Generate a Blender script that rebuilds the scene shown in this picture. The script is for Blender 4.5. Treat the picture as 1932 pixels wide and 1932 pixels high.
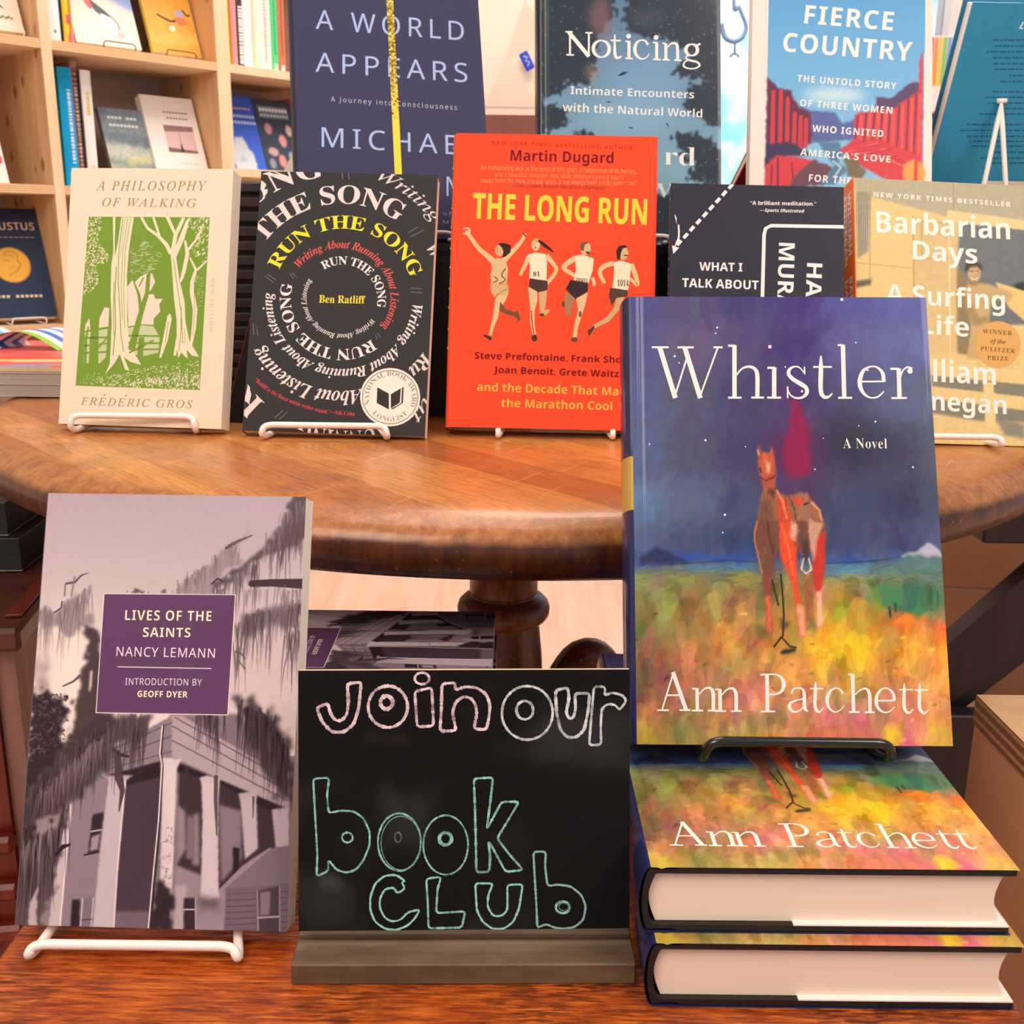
import bpy, math, random
import numpy as np
from mathutils import Matrix, Vector
from mathutils.geometry import tessellate_polygon

for o in list(bpy.data.objects):
    bpy.data.objects.remove(o)
S = bpy.context.scene
C = S.collection
R = math.radians

# ------------------------------------------------------------------ camera, world, lamps, exposure
CAM_H, PITCH, ROLL, FPX = 0.32515, R(14.8936), R(0.6805), 1978.85
cam = bpy.data.cameras.new('camera')
cam.sensor_width = 36
cam.lens = FPX * 36 / 1932
cam.clip_start = 0.02
cam.dof.use_dof = True
cam.dof.focus_distance = 0.58
cam.dof.aperture_fstop = 26
cam_ob = bpy.data.objects.new('camera', cam)
C.objects.link(cam_ob)
fw = Vector((0, math.cos(PITCH), -math.sin(PITCH)))
up0 = Vector((0, math.sin(PITCH), math.cos(PITCH)))
rt0 = Vector((1, 0, 0))
rt = rt0 * math.cos(ROLL) + up0 * math.sin(ROLL)
up = -rt0 * math.sin(ROLL) + up0 * math.cos(ROLL)
cam_ob.matrix_world = Matrix(((rt.x, up.x, -fw.x, 0), (rt.y, up.y, -fw.y, 0), (rt.z, up.z, -fw.z, CAM_H), (0, 0, 0, 1)))
S.camera = cam_ob

S.view_settings.view_transform = 'Standard'
S.view_settings.look = 'None'
S.view_settings.gamma = 1
S.view_settings.exposure = -0.2
try:
    S.cycles.max_bounces = 6
    S.cycles.diffuse_bounces = 3
    S.cycles.glossy_bounces = 3
    S.cycles.transmission_bounces = 4
    S.cycles.caustics_reflective = False
    S.cycles.caustics_refractive = False
except Exception:
    pass

world = bpy.data.worlds.new('daylight')
S.world = world
world.use_nodes = True
wn = world.node_tree
wb = wn.nodes['Background']
wtc = wn.nodes.new('ShaderNodeTexCoord')
wsep = wn.nodes.new('ShaderNodeSeparateXYZ')
wramp = wn.nodes.new('ShaderNodeValToRGB')
wn.links.new(wtc.outputs['Generated'], wsep.inputs[0])
wn.links.new(wsep.outputs['Z'], wramp.inputs[0])
wn.links.new(wramp.outputs[0], wb.inputs['Color'])
wramp.color_ramp.elements[0].position = 0.0
wramp.color_ramp.elements[0].color = (0.92, 0.90, 0.90, 1)
wramp.color_ramp.elements[1].position = 0.6
wramp.color_ramp.elements[1].color = (0.86, 0.94, 1.0, 1)
wb.inputs['Strength'].default_value = 0.58


def area(name, loc, target, size, energy, col, sy=None):
    l = bpy.data.lights.new(name, 'AREA')
    l.energy = energy
    l.color = col
    l.size = size
    if sy:
        l.shape = 'RECTANGLE'
        l.size_y = sy
    o = bpy.data.objects.new(name, l)
    C.objects.link(o)
    o.location = loc
    d = Vector(target) - Vector(loc)
    o.rotation_euler = d.to_track_quat('-Z', 'Y').to_euler()
    return o


WARM = (1.0, 0.83, 0.715)
area('fill_light_left', (-0.95, -0.65, 1.6), (0, 0.65, 0.1), 0.9, 26, WARM)  # unseen fill light behind the viewpoint, added to brighten the front faces
area('fill_light_right', (1.15, -0.3, 1.7), (0.1, 0.6, 0.1), 0.9, 25, WARM)  # added fill from the right, out of view, lifts covers and page edges
area('ceiling_lamp_table', (-0.25, 1.05, 2.1), (0, 1.0, 0), 0.9, 17, WARM)
area('ceiling_lamp_shelves', (-0.1, 1.9, 2.1), (-0.7, 2.4, 0.2), 0.8, 11, WARM)
area('daylight_outside', (1.0, 3.75, 2.6), (0.9, 5.6, 0.3), 1.5, 190, (.93, .97, 1.0))
area('ceiling_lamp_floor', (0.2, 2.4, 2.0), (0.1, 2.3, -0.5), 0.9, 22, WARM)

# ------------------------------------------------------------------ helpers


def tag(o, label=None, cat=None, group=None, kind=None):
    if label: o['label'] = label
    if cat: o['category'] = cat
    if group: o['group'] = group
    if kind: o['kind'] = kind
    return o


def lin(h):
    c = [int(h[i:i + 2], 16) / 255 for i in (0, 2, 4)]
    return tuple(x / 12.92 if x <= .04045 else ((x + .055) / 1.055) ** 2.4 for x in c)


def lin_np(a):
    a = np.clip(a, 0, 1)
    return np.where(a <= .04045, a / 12.92, ((a + .055) / 1.055) ** 2.4)


class MB:
    """collects shapes for ONE mesh; every vertex carries a colour"""

    def __init__(s):
        s.v = []; s.c = []; s.f = []; s.m = []; s.sm = []; s.n = 0
        s.col = (1, 1, 1); s.mat = 0; s.smooth = True

    def verts(s, vs, col=None):
        i = s.n
        s.v.extend(vs)
        s.c.extend([col or s.col] * len(vs))
        s.n += len(vs)
        return i

    def faces(s, fs, off=0):
        for f in fs:
            s.f.append([x + off for x in f]); s.m.append(s.mat); s.sm.append(s.smooth)

    def box(s, x0, x1, y0, y1, z0, z1, fmat=None):
        sm, s.smooth = s.smooth, False
        quads = (((x0, y0, z0), (x1, y0, z0), (x1, y0, z1), (x0, y0, z1)), ((x1, y1, z0), (x0, y1, z0), (x0, y1, z1), (x1, y1, z1)),
                 ((x0, y1, z0), (x0, y0, z0), (x0, y0, z1), (x0, y1, z1)), ((x1, y0, z0), (x1, y1, z0), (x1, y1, z1), (x1, y0, z1)),
                 ((x0, y0, z1), (x1, y0, z1), (x1, y1, z1), (x0, y1, z1)), ((x0, y1, z0), (x1, y1, z0), (x1, y0, z0), (x0, y0, z0)))
        for k, q in enumerate(quads):
            i = s.verts(q)
            m0 = s.mat
            if fmat is not None and k in fmat: s.mat = fmat[k]
            s.faces([(0, 1, 2, 3)], i)
            s.mat = m0
        s.smooth = sm

    def bevel_box(s, x0, x1, y0, y1, z0, z1, b):
        """box with chamfered edges"""
        sm, s.smooth = s.smooth, False
        P = {}
        vs = []
        for ix, sx in ((0, 1), (1, -1)):
            for iy, sy in ((0, 1), (1, -1)):
                for iz, sz in ((0, 1), (1, -1)):
                    x, y, z = (x0, x1)[ix], (y0, y1)[iy], (z0, z1)[iz]
                    for ax, p in enumerate(((x, y + sy * b, z + sz * b), (x + sx * b, y, z + sz * b), (x + sx * b, y + sy * b, z))):
                        P[ix, iy, iz, ax] = len(vs); vs.append(p)
        F = []
        for k in (0, 1):
            F.append([P[k, a, c, 0] for a, c in ((0, 0), (0, 1), (1, 1), (1, 0))][::1 if k == 0 else -1])
            F.append([P[a, k, c, 1] for a, c in ((0, 0), (1, 0), (1, 1), (0, 1))][::1 if k == 0 else -1])
            F.append([P[a, c, k, 2] for a, c in ((0, 0), (0, 1), (1, 1), (1, 0))][::1 if k == 0 else -1])
        for a in (0, 1):
            for c in (0, 1):
                F.append([P[0, a, c, 1], P[1, a, c, 1], P[1, a, c, 2], P[0, a, c, 2]])
                F.append([P[a, 0, c, 0], P[a, 1, c, 0], P[a, 1, c, 2], P[a, 0, c, 2]])
                F.append([P[a, c, 0, 0], P[a, c, 1, 0], P[a, c, 1, 1], P[a, c, 0, 1]])
                for d in (0, 1):
                    pass
        for a in (0, 1):
            for c in (0, 1):
                for d in (0, 1):
                    F.append([P[a, c, d, 0], P[a, c, d, 1], P[a, c, d, 2]])
        i = s.verts(vs)
        s.faces(F, i)
        s.smooth = sm

    def prism(s, path, z0, z1, closed=True, caps=True, smooth=None):
        """extrude an xy outline along z"""
        n = len(path)
        sm = s.smooth
        if smooth is not None: s.smooth = smooth
        i = s.verts([(x, y, z0) for x, y in path] + [(x, y, z1) for x, y in path])
        m = n if closed else n - 1
        s.faces([(k, (k + 1) % n, n + (k + 1) % n, n + k) for k in range(m)], i)
        if caps:
            s.smooth = False
            tri = tessellate_polygon([[Vector((x, y, 0)) for x, y in path]])
            j = s.verts([(x, y, z0) for x, y in path] + [(x, y, z1) for x, y in path])
            s.faces([tuple(t) for t in tri], j)
            s.faces([tuple(t) for t in tri], j + n)
        s.smooth = sm

    def tube(s, pts, r, seg=10, closed=False):
        P = [Vector(p) for p in pts]
        n = len(P)
        T = []
        for i in range(n):
            a = P[(i - 1) % n] if (closed or i > 0) else P[i]
            b = P[(i + 1) % n] if (closed or i < n - 1) else P[i]
            T.append((b - a).normalized())
        u = T[0].orthogonal().normalized()
        rings = []
        for i in range(n):
            u = (u - T[i] * u.dot(T[i]))
            u = u.normalized() if u.length > 1e-6 else T[i].orthogonal().normalized()
            w = T[i].cross(u)
            rr = r[i] if isinstance(r, (list, tuple)) else r
            rings.append([tuple(P[i] + (u * math.cos(k * 2 * math.pi / seg) + w * math.sin(k * 2 * math.pi / seg)) * rr) for k in range(seg)])
        i0 = s.verts([p for q in rings for p in q])
        for i in range(n if closed else n - 1):
            j = (i + 1) % n
            s.faces([(i * seg + k, i * seg + (k + 1) % seg, j * seg + (k + 1) % seg, j * seg + k) for k in range(seg)], i0)
        if not closed:
            s.faces([tuple(range(seg))[::-1], tuple((n - 1) * seg + k for k in range(seg))], i0)

    def lathe(s, prof, seg=48, cx=0, cy=0):
        n = len(prof)
        i0 = s.verts([(cx + r * math.cos(k * 2 * math.pi / seg), cy + r * math.sin(k * 2 * math.pi / seg), z) for r, z in prof for k in range(seg)])
        for i in range(n - 1):
            s.faces([(i * seg + k, i * seg + (k + 1) % seg, (i + 1) * seg + (k + 1) % seg, (i + 1) * seg + k) for k in range(seg)], i0)
        s.smooth = False
        for i in (0, n - 1):
            s.faces([tuple(i * seg + k for k in range(seg))], i0)
        s.smooth = True

    def build(s, name, mats, parent=None):
        me = bpy.data.meshes.new(name)
        nv = len(s.v)
        me.vertices.add(nv)
        me.vertices.foreach_set('co', np.asarray(s.v, np.float32).ravel())
        ls = np.array([len(f) for f in s.f], np.int32)
        flat = np.fromiter((x for f in s.f for x in f), np.int32, int(ls.sum()))
        me.loops.add(len(flat))
        me.loops.foreach_set('vertex_index', flat)
        me.polygons.add(len(ls))
        me.polygons.foreach_set('loop_start', np.concatenate(([0], np.cumsum(ls)[:-1])).astype(np.int32))
        me.polygons.foreach_set('material_index', np.array(s.m, np.int32))
        me.polygons.foreach_set('use_smooth', np.array(s.sm, bool))
        for m in (mats if isinstance(mats, (list, tuple)) else [mats]):
            me.materials.append(m)
        a = me.color_attributes.new('Col', 'FLOAT_COLOR', 'POINT')
        col = np.ones((nv, 4), np.float32)
        col[:, :3] = np.asarray(s.c, np.float32)
        a.data.foreach_set('color', col.ravel())
        me.update(calc_edges=True)
        me.validate()
        o = bpy.data.objects.new(name, me)
        C.objects.link(o)
        if parent is not None: o.parent = parent
        return o


def empty(name, mat=None, loc=None, parent=None):
    o = bpy.data.objects.new(name, None)
    o.empty_display_size = .02
    C.objects.link(o)
    if mat is not None: o.matrix_world = mat
    if loc is not None: o.location = loc
    return o


def kids(o): return [x for x in bpy.data.objects if x.parent == o]


def copy_tree(o, mat):
    c = o.copy(); C.objects.link(c); c.matrix_world = mat
    for ch in kids(o):
        d = ch.copy(); C.objects.link(d); d.parent = c
    return c


def fillet(pts, r, n=5, closed=False):
    """round the corners of a polyline"""
    P = [Vector(p) for p in pts]
    out = []
    m = len(P)
    for i in range(m):
        if not closed and i in (0, m - 1):
            out.append(P[i]); continue
        a, b, c = P[i - 1], P[i], P[(i + 1) % m]
        d1 = min(r, (a - b).length * .48); d2 = min(r, (c - b).length * .48)
        p, q = b + (a - b).normalized() * d1, b + (c - b).normalized() * d2
        for k in range(n + 1):
            t = k / n
            out.append(p * (1 - t) ** 2 + b * 2 * t * (1 - t) + q * t * t)
    return out


def catmull(P, k=6, closed=False):
    n = len(P); out = []
    for i in range(n if closed else n - 1):
        g = lambda j: P[j % n] if closed else P[min(max(j, 0), n - 1)]
        a, b, c, d = g(i - 1), g(i), g(i + 1), g(i + 2)
        for q in range(k):
            t = q / k
            out.append(tuple(.5 * (2 * b[e] + (c[e] - a[e]) * t + (2 * a[e] - 5 * b[e] + 4 * c[e] - d[e]) * t * t + (3 * b[e] - a[e] - 3 * c[e] + d[e]) * t ** 3) for e in range(len(b))))
    if not closed: out.append(tuple(P[-1]))
    return out


# ------------------------------------------------------------------ materials
class Mat:
    def __init__(s, name, rough=.5, coat=0, spec=.5):
        s.m = bpy.data.materials.new(name); s.m.use_nodes = True
        s.t = s.m.node_tree; s.b = s.t.nodes['Principled BSDF']
        s.b.inputs['Roughness'].default_value = rough
        s.b.inputs['Specular IOR Level'].default_value = spec
        s.b.inputs['Coat Weight'].default_value = coat
        s.b.inputs['Coat Roughness'].default_value = .06

    def n(s, t, **k):
        x = s.t.nodes.new('ShaderNode' + t)
        for a, v in k.items():
            if a in x.inputs: x.inputs[a].default_value = v
            else: setattr(x, a, v)
        return x

    def l(s, a, b): s.t.links.new(a, b)

    def coords(s, scale=(1, 1, 1), rot=(0, 0, 0), kind='Object'):
        tc = s.n('TexCoord'); mr = s.n('Mapping'); mp = s.n('Mapping')
        mr.inputs['Rotation'].default_value = rot; mp.inputs['Scale'].default_value = scale
        s.l(tc.outputs[kind], mr.inputs[0]); s.l(mr.outputs[0], mp.inputs[0])
        return mp.outputs[0]

    def noise(s, vec, scale, detail=4, rough=.55, dist=0):
        x = s.n('TexNoise', Scale=scale, Detail=detail, Roughness=rough, Distortion=dist)
        s.l(vec, x.inputs['Vector'])
        return x.outputs[0]

    def ramp(s, fac, stops):
        r = s.n('ValToRGB')
        e = r.color_ramp.elements
        while len(e) < len(stops): e.new(.5)
        for i, (p, c) in enumerate(stops):
            e[i].position = p; e[i].color = (*lin(c), 1)
        s.l(fac, r.inputs[0])
        return r.outputs[0]

    def mix(s, a, b, fac, mode='MIX'):
        x = s.n('MixRGB', blend_type=mode)
        for i, q in ((0, fac), (1, a), (2, b)):
            if hasattr(q, 'links') or hasattr(q, 'is_linked'): s.l(q, x.inputs[i])
            else: x.inputs[i].default_value = q if i == 0 else (*lin(q), 1)
        return x.outputs[0]

    def bump(s, h, strength=.2, dist=.001):
        b = s.n('Bump', Strength=strength, Distance=dist)
        s.l(h, b.inputs['Height']); s.l(b.outputs[0], s.b.inputs['Normal'])

    def base(s, c): s.l(c, s.b.inputs['Base Color']); return s.m


def m_print(name, rough, coat=0, spec=.3):
    k = Mat(name, rough, coat, spec)
    a = k.n('Attribute'); a.attribute_name = 'Col'
    return k.base(a.outputs['Color'])


def m_flat(name, col, rough=.5, var=.06, scale=30, coat=0, dark=None):
    k = Mat(name, rough, coat)
    nz = k.noise(k.coords(), scale, 3)
    h = [int(col[i:i + 2], 16) for i in (0, 2, 4)]
    lo = ''.join('%02x' % max(0, int(x * (1 - var))) for x in h); hi = ''.join('%02x' % min(255, int(x * (1 + var * .6))) for x in h)
    return k.base(k.ramp(nz, [(.3, lo), (.7, hi)]))


PRINT_MATTE = m_print('matte_printed_card', .6, 0, .05)
PRINT_SATIN = m_print('satin_printed_card', .36, 0, .13)
PRINT_GLOSS = m_print('glossy_printed_jacket', .2, .25, .15)
CHALKY = m_print('chalkboard_face', .8, 0, .05)


def m_pages(name, c1, c2):
    k = Mat(name, .85, 0, .1)
    v = k.coords((3, 900, 3))
    w = k.noise(v, 3, 3)
    return k.base(k.ramp(w, [(.3, c1), (.7, c2)]))


PAGES = m_pages('cream_page_edges', 'f6e0c8', 'fdecd6')
PAGES_WHITE = m_pages('white_page_edges', 'f6ebdf', 'fbf3e9')
PAGES_GREY = m_pages('grey_page_edges', 'a59a92', 'c9bdb2')
BLACK_CLOTH = m_flat('black_board_cloth', '1f1a1a', .6, .2, 300)
WHITE_PAPER = m_flat('white_paper', 'f7efe6', .7, .02)
WIRE_WHITE = m_flat('white_coated_wire', 'f6ece2', .35, .02)
WIRE_BLACK = m_flat('black_coated_wire', '121112', .22, .1, 30, .4)
WIRE_DARK = m_flat('dark_metal_wire', '3a2a22', .4, .1)


def m_bench():
    k = Mat('dark_red_oak', .32, .08, .35)
    v = k.coords((5, 60, 60))
    g = k.noise(v, 7, 6, .7, .2)
    base = k.ramp(g, [(.30, '5a200d'), (.45, '9c4216'), (.58, 'c4601e'), (.75, 'd98238')])
    f = k.noise(k.coords((1, 8, 8)), 75, 3, .5)
    fl = k.ramp(f, [(.47, '000000'), (.53, 'ffffff')])
    big = k.noise(k.coords((1, 2.2, 2.2)), 9, 3)
    bm = k.ramp(big, [(.40, '000000'), (.62, 'ffffff')])
    fm = k.mix(fl, bm, 1.0, 'MULTIPLY')
    c = k.mix(base, '33150d', k.sc(fm, .85))
    pores = k.noise(k.coords((3, 80, 80)), 20, 2)
    c = k.mix(c, '2a100a', k.sc(k.ramp(pores, [(.56, '000000'), (.68, 'ffffff')]), .55))
    k.bump(g, .15)
    return k.base(c)


def _sc(s, col, f):
    x = s.n('Math', operation='MULTIPLY')
    s.l(col, x.inputs[0]); x.inputs[1].default_value = f
    return x.outputs[0]


Mat.sc = _sc


def m_table():
    """butcher-block strips running diagonally, worn"""
    k = Mat('worn_butcher_block', .33, .12)
    ang = R(48)
    v = k.coords((1, 1, 1), (0, 0, ang))
    br = k.n('TexBrick', Scale=1.0)
    br.offset = .37
    br.inputs['Brick Width'].default_value = .62; br.inputs['Row Height'].default_value = .040
    br.inputs['Mortar Size'].default_value = .0006; br.inputs['Mortar Smooth'].default_value = .4; br.inputs['Bias'].default_value = 0
    br.inputs['Color1'].default_value = (0, 0, 0, 1); br.inputs['Color2'].default_value = (1, 1, 1, 1); br.inputs['Mortar'].default_value = (.35, .35, .35, 1)
    k.l(v, br.inputs['Vector'])
    tone = k.ramp(br.outputs['Color'], [(0, 'a86230'), (.35, 'bf7436'), (.65, 'b96f38'), (1, 'd48c46')])
    g = k.noise(k.coords((3, 60, 40), (0, 0, ang)), 6, 5, .65)
    c = k.mix(tone, '7d3f1c', k.sc(k.ramp(g, [(.48, '000000'), (.75, 'ffffff')]), .6))
    wear = k.noise(k.coords((1, 1, 1)), 4.5, 4, .6)
    c = k.mix(c, 'e9a45c', k.sc(k.ramp(wear, [(.5, '000000'), (.72, 'ffffff')]), .45))
    grime = k.noise(k.coords((1, 1, 1)), 9, 6, .7)
    c = k.mix(c, '5f2f18', k.sc(k.ramp(grime, [(.50, '000000'), (.70, 'ffffff')]), .62))
    scr = k.noise(k.coords((220, 5, 30), (0, 0, R(30))), 2, 1)
    c = k.mix(c, 'e8b27a', k.sc(k.ramp(scr, [(.70, '000000'), (.74, 'ffffff')]), .5))
    pores = k.noise(k.coords((10, 240, 60), (0, 0, ang)), 4, 2)
    c = k.mix(c, '6a3315', k.sc(k.ramp(pores, [(.58, '000000'), (.66, 'ffffff')]), .55))
    # rim finish worn pale; the darker edge below is stain plus painted-in shade
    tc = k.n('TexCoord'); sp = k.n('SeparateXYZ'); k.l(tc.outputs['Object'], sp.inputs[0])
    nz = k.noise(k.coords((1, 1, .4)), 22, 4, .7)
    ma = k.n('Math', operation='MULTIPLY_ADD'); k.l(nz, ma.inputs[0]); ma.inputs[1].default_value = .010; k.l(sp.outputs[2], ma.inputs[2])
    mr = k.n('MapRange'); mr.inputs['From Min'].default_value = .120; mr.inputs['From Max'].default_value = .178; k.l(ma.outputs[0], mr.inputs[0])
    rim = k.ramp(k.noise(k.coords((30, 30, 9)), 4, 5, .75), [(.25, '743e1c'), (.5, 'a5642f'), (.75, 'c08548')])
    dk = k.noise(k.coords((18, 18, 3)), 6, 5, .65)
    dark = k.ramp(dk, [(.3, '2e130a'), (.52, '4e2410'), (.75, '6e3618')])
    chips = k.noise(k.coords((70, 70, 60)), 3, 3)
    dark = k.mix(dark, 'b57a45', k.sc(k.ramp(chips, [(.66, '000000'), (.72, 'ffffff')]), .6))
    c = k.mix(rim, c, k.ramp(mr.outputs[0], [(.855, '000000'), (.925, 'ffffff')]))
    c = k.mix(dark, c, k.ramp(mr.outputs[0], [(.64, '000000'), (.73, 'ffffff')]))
    k.bump(g, .08)
    return k.base(c)


def m_edge():
    """the rim and the turned base: darker stained wood with dents"""
    k = Mat('dark_stained_wood', .4, .1)
    g = k.noise(k.coords((18, 18, 2)), 6, 5, .65)
    c = k.ramp(g, [(.3, '43200f'), (.52, '6b3518'), (.75, '8c4c24')])
    d = k.noise(k.coords((60, 60, 60)), 3, 3)
    c = k.mix(c, 'b57a45', k.sc(k.ramp(d, [(.64, '000000'), (.72, 'ffffff')]), .55))
    d2 = k.noise(k.coords((90, 90, 40)), 4, 2)
    c = k.mix(c, '2a120a', k.sc(k.ramp(d2, [(.6, '000000'), (.7, 'ffffff')]), .5))
    k.bump(d, .15)
    return k.base(c)


def m_wood(name, c1, c2, c3, scale=(1, 14, 14), s=6, rough=.5, coat=0):
    k = Mat(name, rough, coat)
    g = k.noise(k.coords(scale), s, 5, .6, .2)
    return k.base(k.ramp(g, [(.3, c1), (.5, c2), (.72, c3)]))


def m_ply(name, c1, c2, knots=True):
    k = Mat(name, .5)
    g = k.noise(k.coords((10, 10, 1)), 3, 4)
    c = k.ramp(g, [(.3, c1), (.7, c2)])
    if knots:
        vo = k.n('TexVoronoi', Scale=1.0); vo.inputs['Randomness'].default_value = 1
        k.l(k.coords((20, 20, 13)), vo.inputs['Vector'])
        c = k.mix(c, '7a4526', k.sc(k.ramp(vo.outputs['Distance'], [(.13, 'ffffff'), (.24, '000000')]), .75))
    return k.base(c)


def m_plyedge(name, axis=2, period=.0046, c1='d3a06c', c2='efcf9e'):
    k = Mat(name, .55)
    tc = k.n('TexCoord'); sp = k.n('SeparateXYZ'); k.l(tc.outputs['Object'], sp.inputs[0])
    mu = k.n('Math', operation='MULTIPLY'); k.l(sp.outputs[axis], mu.inputs[0]); mu.inputs[1].default_value = 2 * math.pi / period
    si = k.n('Math', operation='SINE'); k.l(mu.outputs[0], si.inputs[0])
    return k.base(k.ramp(si.outputs[0], [(.0, c1), (.6, c2)]))


BENCH = m_bench()
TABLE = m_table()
EDGE = m_edge()
PLY = m_ply('pale_plywood', 'd9a670', 'ecc596')
PLY_PLAIN = m_ply('plain_plywood', 'e8c49a', 'f2d8b4', False)
PLY_EDGE = m_plyedge('plywood_edge_layers')
PLY_EDGE_DARK = m_plyedge('dark_plywood_edge_layers', 2, .0066, '7c5232', 'bd8c60', )
CRATE_TOP = m_ply('crate_plywood', 'c99a6c', 'd8ae80', False)
CRATE_SIDE = m_wood('brown_crate_board', 'cc9866', 'd5a272', 'ddac7e', (2, 2, 2), 3, .6)
RED_WOOD = m_wood('red_mahogany', '561106', '731b0a', '8a2a12', (14, 14, 1), 4, .42, .05)
TOP_WOOD = m_wood('mahogany_top', '461a14', '57261d', '653023', (3, 12, 12), 4, .45, .05)
PINK_WOOD = m_wood('pale_pinkish_wood', '7e564a', '90665a', 'a0766a', (10, 10, 1), 4, .6)
DARK_WOOD = m_wood('near_black_wood', '1e1315', '2b1b1c', '372424', (14, 14, 1), 4, .45)
BROWN_BOARD = m_wood('brown_board', 'b5845e', 'c08f69', 'ca9a74', (2, 2, 2), 3, .6)
BLACK_PAINT = m_flat('black_painted_wood', '1d1718', .4, .2)
CHALK_BASE = m_wood('dark_brown_stained_wood', '55412f', '69533d', '7d664c', (3, 14, 14), 6, .6)
WALL = m_flat('cream_painted_wall', 'f2e2d2', .8, .03, 3)
CREAM_CARD = m_flat('cream_card', 'f3dfc8', .7, .03, 6)
BROWN_PAINT = m_flat('red_brown_painted_wood', '7c4433', .5, .06, 8)
FLOORM = m_wood('pale_pink_wooden_floor', 'efb79c', 'f6c6ac', 'fbd3bd', (12, 1, 1), 2.5, .45)
BLUE_PLASTIC = m_flat('blue_plastic_tag', '3a52c8', .4, .05)
WHITE_FRAME = m_flat('white_window_frame', 'f4eae4', .5, .02)
CORD_BLUE = m_flat('blue_grey_cord', '7d9cc8', .5, .05)
EXT_LILAC = m_flat('lilac_street_facade', 'c4c0ea', .8, .03)
k_ = Mat('pale_blue_street_facade', .8)
EXT_BLUE = k_.base(k_.ramp(k_.noise(k_.coords((1, 1, 1)), 3.2, 3), [(.42, '8fd4f4'), (.5, 'c8ecf8'), (.56, 'fbfdff')]))
GLASSM = Mat('clear_window_glass', 0.0)
GLASSM.b.inputs['Transmission Weight'].default_value = 1.0
GLASSM.b.inputs['IOR'].default_value = 1.02
GLASSM.b.inputs['Base Color'].default_value = (.97, .99, 1, 1)
GLASS = GLASSM.m

# ------------------------------------------------------------------ lettering (Blender's own built-in typeface)


def fontmap(s, f):
    base = {'s': (0x1d5a0, 0x1d5ba), 'sb': (0x1d5d4, 0x1d5ee), 'sbi': (0x1d63c, 0x1d656), 'B': (0x1d400, 0x1d41a), 'R': (0x1d400, 0x1d41a), 'I': (0x1d434, 0x1d44e), 'BI': (0x1d468, 0x1d482)}.get(f)
    if not base: return s
    o = ''
    for ch in s:
        if 'A' <= ch <= 'Z': o += chr(base[0] + ord(ch) - 65)
        elif 'a' <= ch <= 'z': o += '\u210e' if (f == 'I' and ch == 'h') else chr(base[1] + ord(ch) - 97)
        elif ch.isdigit(): o += chr({'s': 0x1d7e2, 'sb': 0x1d7ec, 'B': 0x1d7ce, 'R': 0x1d7ce}.get(f, 48) + ord(ch) - 48)
        else: o += ch
    return o


TEXT = {}


def text_key(t, f, o): return (t, f, o.get('sp', 1.0), o.get('off', -.004 if f == 'R' else 0))


def make_texts(keys):
    obs = {}
    caps = {(f, o): ('H', f, 1.0, o) for _, f, _, o in keys}
    for k in list(keys) + list(caps.values()):
        if k in obs: continue
        cu = bpy.data.curves.new('lettering', 'FONT')
        cu.body = fontmap(k[0], k[1]); cu.size = 1; cu.space_character = k[2]; cu.offset = k[3]; cu.resolution_u = 5
        ob = bpy.data.objects.new('lettering', cu); C.objects.link(ob); obs[k] = ob
    bpy.context.view_layer.update()
    dg = bpy.context.evaluated_depsgraph_get()
    for k, ob in obs.items():
        ev = ob.evaluated_get(dg)
        me = ev.to_mesh()
        v = np.empty(len(me.vertices) * 3, np.float32); me.vertices.foreach_get('co', v); v = v.reshape(-1, 3)[:, :2].astype(float)
        fs = [tuple(p.vertices) for p in me.polygons]
        TEXT[k] = (v, fs)
        ev.to_mesh_clear()
    for ob in obs.values():
        cu = ob.data
        bpy.data.objects.remove(ob); bpy.data.curves.remove(cu)


def cap_h(f, o):
    v = TEXT[('H', f, 1.0, o)][0]
    return v[:, 1].max() - max(v[:, 1].min(), 0) if len(v) else .7


# ------------------------------------------------------------------ painted canvases (one colour per grid vertex, in millimetres)
def vnoise(shape, cell, seed, octv=2):
    rs = np.random.RandomState(seed)
    out = np.zeros(shape); amp = 1; tot = 0
    for _ in range(octv):
        ny, nx = int(shape[0] / cell) + 3, int(shape[1] / cell) + 3
        g = rs.rand(ny, nx) * 2 - 1
        y = np.arange(shape[0]) / cell; x = np.arange(shape[1]) / cell
        iy, ix = y.astype(int), x.astype(int); fy, fx = y - iy, x - ix
        fy = fy * fy * (3 - 2 * fy); fx = fx * fx * (3 - 2 * fx)
        a = g[np.ix_(iy, ix)]; b = g[np.ix_(iy, ix + 1)]; c = g[np.ix_(iy + 1, ix)]; d = g[np.ix_(iy + 1, ix + 1)]
        out += amp * ((a * (1 - fx) + b * fx) * (1 - fy)[:, None] + (c * (1 - fx) + d * fx) * fy[:, None])
        tot += amp; amp *= .5; cell = max(cell / 2, 1)
    return out / tot


def hexc(h): return np.array([int(h[i:i + 2], 16) / 255 for i in (0, 2, 4)])


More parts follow.
